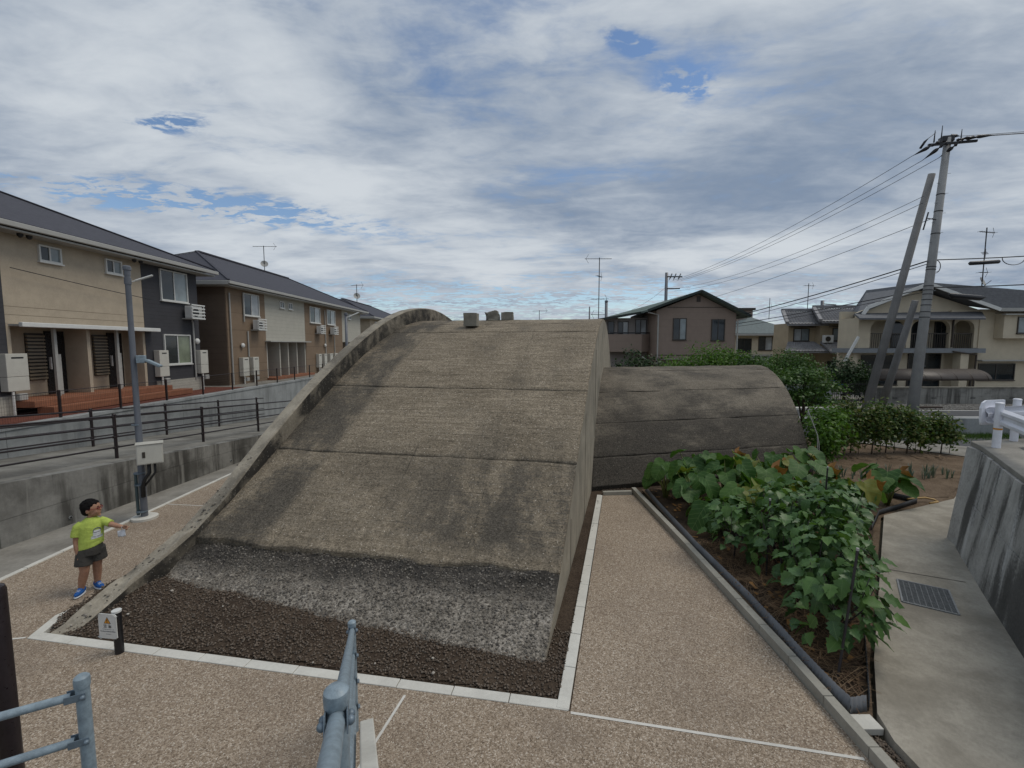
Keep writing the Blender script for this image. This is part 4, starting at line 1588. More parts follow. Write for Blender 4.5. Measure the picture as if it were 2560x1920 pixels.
window(b2, (XW - .01, 28.45, 6.05), X_, NX, .55, .42)
window(b2, (XW - .01, 29.55, 6.05), X_, NX, .55, .42)
window(b2, (XW, 32.6, 5.35), X_, NX, 1.75, 1.15, panes=('glass', 'glass3'))
window(b2, (XW, 35.6, 5.35), X_, NX, 1.65, 1.15, panes=('glass', 'glass3'))
window(b2, (XW - .01, 40.2, 6.0), X_, NX, .7, .45)
wall_lamp(b2, (XW + .1, 24.25, 3.72))
wall_lamp(b2, (XW + .1, 34.95, 3.72))
for x, y, a, b in ((XW + .06, 23.35, 6.4, 1.7), (XW + .06, 24.55, 6.5, 5.0), (XW + .05, 24.85, 4.5, 3.1), (XW + .06, 35.15, 6.4, 3.0), (XW + .06, 36.9, 4.5, 3.0)):
    m = MB()
    m.tube([(x, y, a), (x, y, b)], 0.04, 8)
    m.build('downpipe', MT['trim'], b2)
m = MB()
m.box(-16.9, -15.9, 22.95, 23.11, 2.62, 2.95)
m.build('mailbox', MT['grey_pole'], b2, bevel=0.03)
m = MB()
m.box(-18.2, -17.2, 22.95, 23.11, 2.62, 2.95)
m.build('mailbox', MT['grey_pole'], b2, bevel=0.03)
hip_roof(b2, -23.5, XW, 23.15, 43.5, 6.95, 9.35, 5.2, MT['roof_d'])
ac_unit('brown-wall air conditioner with slats below the first window of the second block', 25.2, 4.55, frame=True)
ac_unit('slatted air conditioner under the second block\'s middle pair of windows, left one', 33.4, 4.55, frame=True)
ac_unit('slatted air conditioner under the second block\'s middle pair of windows, right one', 35.9, 4.55, frame=True)
heater('left of two cream water heaters beside the second block\'s porch', 23.95, 2.08, .55, 1.0)
heater('right of two cream water heaters beside the second block\'s porch', 24.90, 2.08, .55, 1.0)
for nm, y in (('first', 33.4), ('second', 34.4), ('third', 35.5), ('last', 36.5)):
    heater(nm + ' water heater from the left in the far row of four, second block', y, 2.08, .5, 1.0, group='far row of water heaters on the second block')

# ------------------------------------------------------------------ apartment block 3 and the far left houses
b3 = thing('apartment_building', 'far apartment block with dark roof just left of the rib', 'building', (XW, 55, 1.5))
bx('wall', 'cream2', -23.5, XW, 46.5, 66, 1.5, 6.45, parent=b3)
window(b3, (XW, 48, 5.0), X_, NX, 1.7, 1.2, panes=('glass', 'glass3'))
window(b3, (XW, 54, 5.0), X_, NX, 1.7, 1.2, panes=('glass', 'glass3'))
hip_roof(b3, -23.5, XW, 46.5, 66, 6.65, 8.9, 5.2, MT['roof_d'])

# ------------------------------------------------------------------ antennas
def antenna(label, base, h, lay, s=1.0, dish=False, group=None):
    """roof aerial: mast with horizontal booms, lay = (height, boom length, azimuth, elements, tilt)"""
    t = thing('tv_antenna', label, 'antenna', base, group)
    x, y, z = base
    m = MB()
    m.tube([(x, y, z), (x, y, z + h)], 0.022 * s, 8)
    m.build('mast', MT['black_metal'], t)
    for (hz, ln, az, el, el_len) in lay:
        d = Vector((math.cos(az), math.sin(az), 0.03))
        n_ = Vector((-d.y, d.x, 0))
        c = Vector((x, y, z + hz))
        m = MB()
        m.tube([c - d * ln * .45, c + d * ln * .55], 0.014 * s, 6)
        bo = m.build('boom', MT['black_metal'], t)
        for i in range(el):
            p = c + d * ln * (-.42 + .95 * i / max(1, el - 1))
            m = MB()
            m.tube([p - n_ * el_len / 2, p + n_ * el_len / 2], 0.007 * s, 5)
            m.build('element', MT['black_metal'], bo)
        for sgn in (-1, 1):
            e = c + d * ln * .5
            m = MB()
            m.tube([e, e + Vector((0, 0, sgn * .22 * s)) + d * (-.12 * s)], 0.008 * s, 5)
            m.build('reflector', MT['black_metal'], bo)
    if dish:
        m = MB()
        c = Vector((x, y, z + .45 * s + .1))
        nrm = Vector((0.45, -0.8, 0.4)).normalized()
        e1 = nrm.cross(Vector((0, 0, 1))).normalized()
        e2 = e1.cross(nrm)
        rings = []
        for r_, dd in ((0.02, 0.0), (.12, .01), (.22, .035)):
            rings.append([c + (e1 * math.cos(a) + e2 * math.sin(a)) * r_ * s + nrm * dd * s for a in np.linspace(0, 2 * math.pi, 17)[:-1]])
        vs = [p for r_ in rings for p in r_]
        fs = [(i * 16 + j, i * 16 + (j + 1) % 16, (i + 1) * 16 + (j + 1) % 16, (i + 1) * 16 + j) for i in range(2) for j in range(16)]
        m.add(vs, fs)
        m.add([v - nrm * .02 for v in vs], [f[::-1] for f in fs])
        dsh = m.build('dish', MT['trim'], t, smooth=True)
        m = MB()
        m.tube([c - e2 * .2 * s, c + nrm * .28 * s - e2 * .1 * s], 0.012 * s, 5)
        m.build('feed_arm', MT['black_metal'], dsh)
    return t


antenna('rooftop aerial with a small dish on the second apartment block', (-19, 35.3, 9.3), 2.0, [(1.95, 1.7, R(10), 7, .22)], 1.2, True)
antenna('far rooftop aerial with dish above the roofs left of the rib', (-19, 56, 8.8), 2.3, [(2.2, 1.6, R(-5), 5, .3)], 1.8, True)
antenna('tall multi-boom aerial rising behind the right end of the bunker crest', (7.6, 40, 4.0), 7.3, [(7.2, 2.3, R(170), 9, .3), (5.7, 1.3, R(60), 5, .3), (3.75, 1.5, R(10), 4, .7), (2.4, 1.2, R(175), 4, .5)], 1.7, True)
antenna('tiny distant aerial above the middle of the crest', (3.6, 60, 5.0), 3.3, [(3.2, 2.0, R(0), 5, .3)], 1.6)

# ------------------------------------------------------------------ right: retaining wall with guardrail
rw = thing('retaining_wall', 'tall streaked concrete retaining wall at the right edge carrying the guardrail', 'wall', (7.5, 7, 0))
RB = [(5.1, 3.7), (5.99, 4.98), (6.97, 6.4), (8.10, 7.98)]
RT = [(5.25, 3.55), (6.16, 4.85), (7.14, 6.27), (8.34, 7.9)]
for i in range(3):
    (ax, ay), (bx_, by) = RB[i], RB[i + 1]
    (cx, cy), (dx_, dy) = RT[i], RT[i + 1]
    d = (Vector((bx_, by)) - Vector((ax, ay))).normalized() * 0.006
    n_ = Vector((d.y, -d.x)).normalized() * 0.45
    for lev, (z0, z1, t0, t1, pr) in enumerate(((-0.05, 0.995, 0, .512, 0.008), (1.003, 1.86, .516, .955, 0.0))):
        def L2(t_, s_):
            x0, y0 = ax + (cx - ax) * t_, ay + (cy - ay) * t_
            x1, y1 = bx_ + (dx_ - bx_) * t_, by + (dy - by) * t_
            return (x0 + d.x - pr * n_.x, y0 + d.y - pr * n_.y) if s_ == 0 else (x1 - d.x - pr * n_.x, y1 - d.y - pr * n_.y)
        m = MB()
        a0, b0, a1, b1_ = L2(t0, 0), L2(t0, 1), L2(t1, 0), L2(t1, 1)
        m.hexa([(*a0, z0), (a0[0] + n_.x, a0[1] + n_.y, z0), (b0[0] + n_.x, b0[1] + n_.y, z0), (*b0, z0)],
               [(*a1, z1), (a1[0] + n_.x, a1[1] + n_.y, z1), (b1_[0] + n_.x, b1_[1] + n_.y, z1), (*b1_, z1)])
        m.build('wall_panel', MT['wall_r'], rw)
# return wall behind the corner and the coping
m = MB()
m.hexa([(8.12, 7.99, -0.05), (13.0, 8.9, -0.05), (13.0, 9.3, -0.05), (8.30, 8.35, -0.05)],
       [(8.36, 7.92, 1.86), (13.0, 8.75, 1.86), (13.0, 9.2, 1.86), (8.50, 8.30, 1.86)])
m.build('wall_panel', MT['wall_r'], rw)
m = MB()
m.slab([(5.20, 3.58, 1.95), (8.36, 7.90, 1.95), (8.62, 8.36, 1.95), (13.0, 9.2, 1.95), (13, 8.55, 1.95), (8.95, 7.85, 1.95), (5.85, 3.4, 1.95)], (0, 0, -0.088))
m.build('coping', MT['slab'], rw, bevel=0.012)
sheet('upper_road', [(5.86, 3.2), (8.96, 7.84), (13, 8.54), (40, 13), (40, -5), (5.0, -5), (3.9, 1.0)], 1.93, MT['asphalt'], 0.06)

gr = thing('guardrail', 'white steel guardrail with orange-banded posts on the right wall', 'guardrail', (8.48, 7.88, 1.95))
post_xy = [(8.52, 7.82), (9.45, 8.38), (7.05, 5.70)]
for (x, y) in post_xy:
    m = MB()
    m.tube([(x, y, 1.93), (x, y, 2.72)], 0.058, 18)
    m.lathe((x, y, 2.72), [(0.062, 0.0), (0.062, 0.02), (0.05, 0.03), (0.01, 0.034)], 18)
    p = m.build('post', MT['guard'], gr, auto=True)
    m = MB()
    m.tube([(x, y, 2.27), (x, y, 2.30)], 0.0595, 18, cap=False)
    m.build('orange_band', MT['orange'], p, smooth=True)


def wbeam(a, b, name='beam'):
    """W section rail between two points"""
    a, b = Vector(a), Vector(b)
    d = (b - a).normalized()
    n_ = Vector((-d.y, d.x, 0)).normalized()
    prof = [(0.0, .145), (0.05, .11), (0.05, .065), (0.012, .025), (0.012, -.025), (0.05, -.065), (0.05, -.11), (0.0, -.145)]
    vs = []
    for p in (a, b):
        for (o, z) in prof:
            vs.append(p + n_ * o + Vector((0, 0, z)))
        for (o, z) in reversed(prof):
            vs.append(p + n_ * (o - .008) + Vector((0, 0, z)))
    k = 16
    fs = [(i, (i + 1) % k, (i + 1) % k + k, i + k) for i in range(k)] + [tuple(range(k))[::-1], tuple(range(k, 2 * k))]
    m_ = MB()
    m_.add(vs, fs)
    return m_.build(name, MT['guard'], gr)


b_a = wbeam((7.0, 5.45, 2.48), (8.72, 8.02, 2.48))
b_b = wbeam((8.50, 7.97, 2.50), (13.0, 9.15, 2.50))
b_c = wbeam((6.0, 3.6, 2.48), (6.99, 5.44, 2.48))
for (x, y, z) in ((8.6, 7.80, 2.53), (8.67, 7.90, 2.53), (8.6, 7.80, 2.43), (8.67, 7.90, 2.43)):
    m = MB()
    m.ellipsoid((x, y, z), (.026, .026, .026), 8, 6)
    m.build('bolt', MT['black_metal'], b_a, smooth=True)
m = MB()
m.slab([(8.40, 8.03, 2.36), (8.38, 8.03, 2.62), (8.42, 8.04, 2.72), (8.50, 8.06, 2.76), (8.95, 8.17, 2.76), (8.95, 8.17, 2.32), (8.42, 8.04, 2.32)], (.01, -.03, 0))
m.build('end_plate', MT['guard'], gr)

# ------------------------------------------------------------------ garden edging, grating, little things
edge_l = [(3.40, 11.3), (3.36, 8.0), (3.44, 6.3), (3.40, 5.2), (3.40, 4.45), (3.42, 4.26)]
edge_e = [(3.42, 4.26), (3.64, 4.30)]
edge_r = [(3.64, 4.30), (4.24, 5.12), (4.7, 5.75), (5.6, 6.8)]


def corrugated(name, label, pts, z0, z1, mat, amp=0.012, wl=0.055, n_per=0.012, rise=1.0, lean=0.0):
    P_ = [Vector(p) for p in pts]
    L_ = [0]
    for a, b in zip(P_[:-1], P_[1:]):
        L_.append(L_[-1] + (b - a).length)
    s = np.arange(0, L_[-1], n_per)
    x = np.interp(s, L_, [p.x for p in P_])
    y = np.interp(s, L_, [p.y for p in P_])
    tx, ty = np.gradient(x), np.gradient(y)
    ln = np.hypot(tx, ty)
    w = amp * np.sin(s * 2 * math.pi / wl)
    x, y = x - ty / ln * w, y + tx / ln * w
    zt = np.interp(s / s.max(), [0, 1], [z1 * rise, z1]) + 0.02 * np.array(fbm(s, s * 0, 1.2, 3, 2.0))
    k = len(s)
    V__ = np.concatenate([np.stack([x, y, np.full(k, z0)], 1), np.stack([x - ty / ln * lean, y + tx / ln * lean, zt], 1)])
    i = np.arange(k - 1)
    F_ = np.stack([i, i + 1, i + 1 + k, i + k], 1)
    me_ = np_mesh(name, V__, F_, mat, False)
    o = link(name, me_, None, label=label, cat='edging')
    sm = o.modifiers.new('thick', 'SOLIDIFY')
    sm.thickness = 0.003
    return o


MT['edge_grey'] = plain('grey_corrugated_sheet', (0.17, 0.178, 0.19), 0.7, 0.12, 4, spec=0.2)
MT['edge_dark'] = plain('dark_edging_sheet', (0.05, 0.053, 0.058), 0.5, 0.15, 4)
corrugated('garden_edging', 'grey corrugated plastic edging between the raised kerb and the vegetable bed', edge_l + edge_e[1:], -0.02, 0.175, MT['edge_grey'], 0.004, 0.06, 0.010, 0.66, 0.03)
corrugated('garden_edging', 'dark plastic edging between the vegetable bed and the concrete walkway', [(x + .01, y + .01) for x, y in edge_r], -0.02, 0.17, MT['edge_dark'], 0.004)
corrugated('garden_edging', 'dark plastic edging bent round the lone taro at the walkway', [(7.2, 8.75), (8.05, 9.62), (9.55, 10.36), (9.32, 10.78), (8.3, 10.72)], 0.0, 0.15, MT['edge_dark'], 0.003)

MT['brown_trim_j'] = plain('dark_joint_filler', (0.045, 0.04, 0.034), 0.9)  # plain dark filler for the walkway joint
MT['steel'] = plain('grating_steel', (0.25, 0.26, 0.265), 0.5, 0.2, 20, 0, 0.3)
g = thing('drain_grating', 'galvanised steel grating set in the concrete walkway', 'grating', (6.0, 6.3, 0.08))
gc = [Vector((6.05, 6.80)), Vector((6.55, 6.48)), Vector((6.10, 5.86)), Vector((5.60, 6.18))]
m = MB()
m.slab([(*c, 0.0765) for c in gc], (0, 0, -0.003))
m.build('pit', MT['black_metal'], g)
for a, b in zip(gc, gc[1:] + gc[:1]):
    m = MB()
    m.beam((*a, 0.083), (*b, 0.083), .022, .016)
    m.build('frame_bar', MT['steel'], g)
m = MB()
for i in range(1, 22):
    f = i / 22
    a, b = gc[0].lerp(gc[3], f), gc[1].lerp(gc[2], f)
    m.beam((*a, 0.083), (*b, 0.083), .008, .014)
for i in range(1, 9):
    f = i / 9
    a, b = gc[0].lerp(gc[1], f), gc[3].lerp(gc[2], f)
    m.beam((*a, 0.0815), (*b, 0.0815), .007, .010)
m.build('grid_bars', MT['steel'], g, kind='stuff')
m = MB()
m.box(3.36, 3.60, 4.06, 4.24, -0.02, 0.05)
m.build('paving_tile', MT['kerb'], None, bevel=0.006, label='single pale square tile at the tip of the vegetable bed', cat='tile')
strip((5.75, 7.32), (7.05, 6.72), .014, .0790, None, 'walkway_joint', MT['brown_trim_j']).__setitem__('kind', 'structure')
n = 900
P = np.stack([rng.uniform(3.36, 3.54, n), rng.uniform(3.0, 4.05, n), rng.uniform(-0.02, 0.0, n)], 1)
stones('strip_gravel', P, 0.017, MT['gravel'], 0, 0.75, label='dark gravel in the narrow gap between kerb and walkway slab', cat='gravel', kind='stuff')
m = MB()
m.tube([(9.25, 10.28, .16), (9.55, 10.42, .13), (9.85, 10.5, .12), (10.0, 10.42, .10), (9.98, 10.3, .09), (9.7, 10.2, .09)], 0.022, 8)
m.build('hose', plain('yellow_hose', (0.46, 0.29, 0.10), 0.5, 0.15), None, smooth=True, label='short yellow hose curling off the dark edging', cat='hose')
m = MB()
m.tube([(8.93, 12.9, 0.0), (8.88, 12.95, 1.15), (8.72, 13.2, 1.85)], 0.010, 6)
m.tube([(8.96, 12.85, 0.0), (8.92, 12.92, 0.9), (8.88, 12.95, 1.15)], 0.010, 6)
m.build('rope', MT['trim'], None, label='pale rope hanging down the end of the tail vault', cat='rope')

# ------------------------------------------------------------------ road, pale wall and gravel lot beyond the garden
ZR = 0.70
pw = thing('retaining_wall', 'low pale concrete wall carrying the road beyond the vegetable garden', 'wall', (18, 18.5, 0))
for a in np.arange(10.4, 40, 3.0):
    m = MB()
    m.box(a + .005, a + 2.995, 18.45, 18.75, -0.05, ZR + .02)
    m.build('wall_panel', MT['wall_u'], pw)
road = sheet('road', [(10.4, 18.76), (60, 18.76), (60, 21.9), (10.4, 24.5)], ZR, MT['asphalt'])
strip((10.5, 18.98), (60, 18.98), .12, ZR + .005, road, 'edge_line', MT['paint_white'])
strip((17.5, 20.9), (60, 20.2), .12, ZR + .005, road, 'edge_line', MT['paint_white'])
m = MB()
m.box(13.2, 15.6, 20.9, 21.3, ZR, ZR + .12)
m.build('road_kerb', MT['kerb'], None, bevel=0.02, label='pale painted kerb stone by the road behind the tail vault', cat='kerb')
sheet('gravel_lot', [(17.3, 21.0), (60, 20.4), (60, 40), (10, 40), (10, 24.3)], ZR + .02, MT['slab'])
n = 9000
lx, ly = rng.uniform(18, 33, n), rng.uniform(20.9, 22.95, n)
stones('lot_gravel', np.stack([lx, ly, np.full(n, ZR + .03)], 1), 0.03, MT['lot_stone'], 0, 0.7, label='grey gravel on the lot before the boundary wall', cat='gravel', kind='stuff')
m = MB()
m.box(19.2, 20.5, 21.3, 21.55, ZR, ZR + .12)
m.build('timber', plain('old_timber', (0.06, 0.045, 0.035), 0.8, 0.2), None, label='dark timber lying on the gravel lot beside the utility pole', cat='timber')
bw = thing('boundary_wall', 'grey concrete block garden wall before the house with arches', 'wall', (24, 23, ZR))
for i, a in enumerate(np.arange(18.6, 38.0, 2.0)):
    for k in range(2):
        m = MB()
        m.box(a + .004, a + 1.996, 23.0, 23.15, ZR + k * .42, ZR + (k + 1) * .42 - .006)
        m.build('block_course', MT['wall_l'], bw)
    m = MB()
    m.box(a, a + 2.0, 22.97, 23.18, ZR + .84, ZR + .91)
    m.build('coping', MT['block'], bw)
    v = MB()
    for q in (0.0, .14):
        v.box(a + .9 + q, a + 1.02 + q, 22.994, 22.999, ZR + .30, ZR + .33)
        v.box(a + .9 + q, a + 1.02 + q, 22.994, 22.999, ZR + .36, ZR + .38)
    v.build('vent_holes', MT['black_metal'], bw, kind='stuff')
gw = thing('block_wall', 'pale grey block wall left of the black garden gate', 'wall', (16, 23, ZR))
for k in range(5):
    for i in range(6):
        m = MB()
        x0 = 13.6 + i * .42 + (.21 if k % 2 else 0)
        m.box(x0 + .004, min(x0 + .416, 16.1), 22.6, 22.75, ZR + k * .2 + .003, ZR + k * .2 + .197)
        m.build('block', MT['wall_u'], gw)
m = MB()
m.box(13.5, 16.15, 22.57, 22.78, ZR + 1.0, ZR + 1.06)
m.build('coping', MT['block'], gw)
gt = thing('garden_gate', 'black wrought iron double gate behind the leaning poles', 'gate', (17.2, 22.8, ZR))
for xa in (16.25, 17.4):
    for z in (.08, .55, 1.05):
        m = MB()
        m.box(xa, xa + 1.1, 22.80, 22.83, ZR + z, ZR + z + .035)
        m.build('rail', MT['black_metal'], gt)
    for i in range(11):
        m = MB()
        h = 1.15 + .12 * math.sin(math.pi * i / 10)
        m.tube([(xa + .05 + i * .1, 22.815, ZR + .04), (xa + .05 + i * .1, 22.815, ZR + h)], 0.011, 6)
        m.build('bar', MT['black_metal'], gt)

# ------------------------------------------------------------------ house with green roof (middle distance)
MT['mauve'] = mat_siding('mauve_siding', (0.265, 0.205, 0.168), 0.5, 2, 0.05, 0.12)
MT['mauve_l'] = mat_siding('pale_mauve_siding', (0.26, 0.235, 0.22), 0.18, 2, 0.05, 0.3)
MT['green_roof'] = mat_shingle('green_roof', (0.12, 0.155, 0.135), 3)
MT['green_trim'] = plain('dark_green_trim', (0.022, 0.032, 0.028), 0.5, 0.15)
MT['beige'] = plain('beige_stucco', (0.56, 0.49, 0.37), 0.85, 0.07, 2, 0.2)
MT['beige_d'] = plain('ochre_stucco', (0.40, 0.325, 0.22), 0.85, 0.08, 2, 0.2)
MT['slate'] = mat_shingle('slate_roof', (0.13, 0.135, 0.145), 4)
MT['slate_g'] = mat_shingle('grey_green_slate', (0.145, 0.175, 0.175), 4)
MT['tile'] = plain('silver_roof_tile', (0.24, 0.235, 0.24), 0.5, 0.2, 3, spec=0.4)
MT['band'] = plain('grey_band', (0.21, 0.225, 0.24), 0.6, 0.08)
MT['brown_trim'] = plain('brown_trim', (0.05, 0.038, 0.03), 0.5, 0.15)

gh = thing('house', 'mauve two-storey house with dark green gable roof behind the tail vault', 'house', (13, 32, 0))


def hb(name, mat, *a, parent=gh, **k):
    m_ = MB()
    m_.box(*a)
    return m_.build(name, MT[mat], parent, **k)


U_ = (1, 0, 0)
NY = (0, -1, 0)
m = MB()
m.slab([(10.15, 32, 0), (15.75, 32, 0), (15.75, 32, 5.95), (13.05, 32, 7.28), (10.15, 32, 6.15)], (0, 7, 0))
m.build('gable_wall', MT['mauve'], gh)
hb('side_wing', 'mauve_l', 7.0, 10.13, 34.0, 38.9, 0, 5.75)
for z in (3.0, 6.35):
    hb('band', 'brown_trim', 10.14 if z < 5 else 10.9, 15.76 if z < 5 else 15.0, 31.985, 31.998, z, z + .05)
m = MB()
m.slab([(13.05, 31.5, 7.50), (13.05, 39.4, 7.50), (16.5, 39.4, 5.80), (16.5, 31.5, 5.80)], (0, 0, -.16))
rr = m.build('roof', MT['green_roof'], gh)
m = MB()
m.slab([(13.05, 31.5, 7.50), (9.4, 31.5, 6.18), (9.4, 33.3, 6.18), (6.5, 33.3, 5.70), (6.5, 39.4, 5.70), (13.05, 39.4, 7.50)], (0, 0, -.14))
rl = m.build('roof', MT['green_roof'], gh)
for a, b, pa in (((13.05, 31.48, 7.46), (16.55, 31.48, 5.74), rr), ((13.05, 31.48, 7.46), (9.38, 31.48, 6.13), rl), ((9.4, 33.25, 6.10), (6.5, 33.25, 5.62), rl), ((6.46, 33.3, 5.62), (6.46, 39.3, 5.62), rl)):
    m = MB()
    m.beam(a, b, .08, .16)
    m.build('bargeboard', MT['green_trim'], pa)
window(gh, (11.32, 32, 4.10), U_, NY, .95, 1.52, 'frame_d', ('glass', 'glass2'))
window(gh, (14.02, 32, 4.05), U_, NY, .95, 1.50, 'frame_d', ('glass', 'glass'))
hb('attic_vent', 'brown_trim', 12.93, 13.2, 31.97, 31.999, 6.75, 7.15)
window(gh, (9.2, 34.0, 4.1), U_, NY, .85, 1.55, 'frame_d', ('glass', 'glass3'))
window(gh, (7.9, 34.0, 4.3), U_, NY, .8, 1.2, 'frame_d', ('glass', 'glass3'))
window(gh, (7.15, 34.0, 3.6), U_, NY, .5, 1.9, 'frame_d', ('glass',))
m = MB()
m.slab([(7.05, 33.99, 3.25), (7.05, 32.9, 3.25), (9.4, 32.9, 3.25), (10.14, 33.5, 3.25), (10.14, 33.99, 3.25)], (0, 0, 1.28))
bal = m.build('balcony', MT['mauve'], gh)
m = MB()
m.beam((7.05, 32.9, 4.62), (9.4, 32.9, 4.62), .06, .09)
m.build('handrail', MT['black_metal'], bal)
m = MB()
m.beam((9.4, 32.9, 4.62), (10.14, 33.5, 4.62), .06, .09)
m.build('handrail', MT['black_metal'], bal)
m = MB()
m.tube([(9.5, 31.7, 6.0), (10.25, 31.9, 5.85), (10.25, 31.9, 2.3), (9.2, 31.95, 2.9)], 0.055, 8)
m.build('downpipe', MT['trim'], gh)
m = MB()
m.tube([(16.35, 31.7, 5.6), (15.83, 31.9, 5.45), (15.83, 31.9, 0.2)], 0.05, 8)
m.build('downpipe', MT['trim'], gh)
hb('awning', 'mauve_l', 10.4, 12.2, 31.4, 31.98, 2.72, 2.80)
window(gh, (9.25, 33.6, .2), U_, NY, .85, 1.95, 'frame_d', ('glass', 'glass2'), name='patio_door')
window(gh, (10.6, 32, .6), U_, NY, 2.2, 1.6, 'frame_d', ('glass', 'glass'))

# ------------------------------------------------------------------ small hip-roofed house far behind
sh = thing('house', 'distant grey house with hipped grey-green roof left of the tiled house', 'house', (26, 46, 0))
hb('wall', 'beige', 22.6, 28.4, 46, 53, 0.2, 4.9, parent=sh)
hb('lower_wall', 'band', 22.5, 28.5, 45.9, 45.99, .2, 2.6, parent=sh)
hb('band', 'trim', 22.5, 28.5, 45.85, 45.99, 2.62, 2.78, parent=sh)
m = MB()
A, B, C, D = (22.0, 45.3, 4.9), (29.2, 45.3, 4.9), (29.2, 53.6, 4.9), (22.0, 53.6, 4.9)
Pk, Qk = (25.3, 48.6, 6.75), (25.9, 50.2, 6.75)
for q in ([A, B, Pk], [B, C, Qk, Pk], [C, D, Qk], [D, A, Pk, Qk]):
    m.slab(q, (0, 0, -.15))
sroof = m.build('roof', MT['slate_g'], sh)
hb('eave_board', 'trim', 21.95, 29.25, 45.22, 45.3, 4.68, 4.86, parent=sroof)
hb('chimney', 'mauve', 24.6, 26.2, 49.6, 50.6, 6.2, 7.5, parent=sroof)
hb('chimney_cap', 'brown_trim', 24.4, 26.4, 49.4, 50.8, 7.5, 7.75, parent=sroof)
window(sh, (25.0, 46, 3.2), U_, NY, 1.4, 1.4, 'frame_d', ('glass', 'glass3'))
window(sh, (22.8, 46, 3.0), U_, NY, 1.5, 1.4, 'frame_d', ('glass', 'glass'))

# ------------------------------------------------------------------ tiled house
def tile_roof(parent, p00, p10, p11, p01, rows, cols, name='roof'):
    """pan-tiled slope: p00-p10 eave, p01-p11 ridge; rounded columns and stepped rows"""
    nu, nv = cols * 6 + 1, rows * 2
    p00, p10, p11, p01 = [np.array(p, float) for p in (p00, p10, p11, p01)]
    u = np.linspace(0, 1, nu)
    v = np.repeat(np.linspace(0, 1, rows + 1), 2)[1:-1]
    step = np.tile([0.0, 1.0], rows)
    U, Vv = np.meshgrid(u, v, indexing='ij')
    S = np.tile(step, (nu, 1))
    base = (p00 * (1 - U[..., None]) + p10 * U[..., None]) * (1 - Vv[..., None]) + (p01 * (1 - U[..., None]) + p11 * U[..., None]) * Vv[..., None]
    nrm = np.cross(p10 - p00, p01 - p00)
    nrm /= np.linalg.norm(nrm)
    if nrm[2] < 0:
        nrm = -nrm
    hgt = 0.045 * (1 - 2 * np.abs(np.modf(U * cols)[0] - .5) ** 1.0 * 1.2) + 0.035 * (1 - S)
    V3 = base + hgt[..., None] * nrm
    m_ = MB()
    m_.slab([tuple(p00), tuple(p10), tuple(p11), tuple(p01)], (0, 0, -.12))
    rf_ = m_.build(name, MT['tile'], parent)
    me_ = np_mesh('roof_tiles', V3.reshape(-1, 3) - np.array(OFF[parent]), grid_faces(nu, nv), MT['tile'])
    link('roof_tiles', me_, rf_, kind='stuff')
    return rf_


th = thing('house', 'ochre traditional house with silver pan-tiled roofs behind the hedge', 'house', (25, 36, 0.3))
hb('wall', 'beige_d', 21.9, 24.0, 36.0, 38.0, 0.3, 5.45, parent=th)
hb('wall', 'beige_d', 24.0, 27.3, 35.3, 38.2, 0.3, 5.5, parent=th)
tile_roof(th, (21.3, 35.2, 5.35), (24.6, 35.2, 5.35), (24.6, 37.2, 6.45), (22.1, 37.2, 6.45), 7, 13)
tile_roof(th, (23.5, 34.5, 5.50), (28.0, 34.5, 5.50), (28.0, 37.0, 6.7), (24.5, 37.0, 6.7), 7, 17)
for a, b in (((22.0, 37.2, 6.58), (24.7, 37.2, 6.58)), ((24.4, 37.0, 6.84), (28.1, 37.0, 6.84)), ((24.45, 37.0, 6.76), (23.4, 34.5, 5.6)), ((22.1, 37.2, 6.5), (21.3, 35.2, 5.45))):
    m = MB()
    m.beam(a, b, .22, .22)
    m.build('ridge', MT['tile'], th)
tile_roof(th, (20.6, 34.2, 3.25), (24.0, 34.2, 3.25), (24.0, 36.0, 4.0), (21.9, 36.0, 4.0), 5, 14)
tile_roof(th, (23.7, 33.6, 3.25), (27.8, 33.6, 3.25), (27.3, 35.3, 4.0), (24.0, 35.3, 4.0), 5, 17)
window(th, (22.3, 36, 4.05), U_, NY, 1.25, 1.0, 'frame_d', ('glass3', 'glass2'))
window(th, (24.9, 35.3, 4.05), U_, NY, 1.4, 1.0, 'frame_d', ('glass2', 'glass2'))
window(th, (24.6, 35.3, 1.2), U_, NY, 2.2, 1.3, 'frame_d', ('glass', 'glass'))
hb('window_hood', 'brown_trim', 22.1, 23.8, 35.6, 35.99, 5.12, 5.18, parent=th)
hb('window_hood', 'brown_trim', 24.6, 26.6, 34.9, 35.29, 5.12, 5.18, parent=th)
t = thing('air_conditioner', 'white outdoor air conditioner on the lower roof of the tiled house', 'air conditioner', (24.2, 34.9, 3.95))
m = MB()
m.box(23.95, 24.65, 34.75, 35.05, 3.92, 4.5)
b_ = m.build('case', MT['white_metal'], t, bevel=0.02)
m = MB()
m.tube([(24.22, 34.747, 4.2), (24.22, 34.735, 4.2)], 0.2, 16)
m.build('fan_grille', MT['frame_d'], b_)

# ------------------------------------------------------------------ big house with arches
ah = thing('house', 'large beige house with three arched balcony openings at the right', 'house', (26, 28, ZR))
YF = 28.0


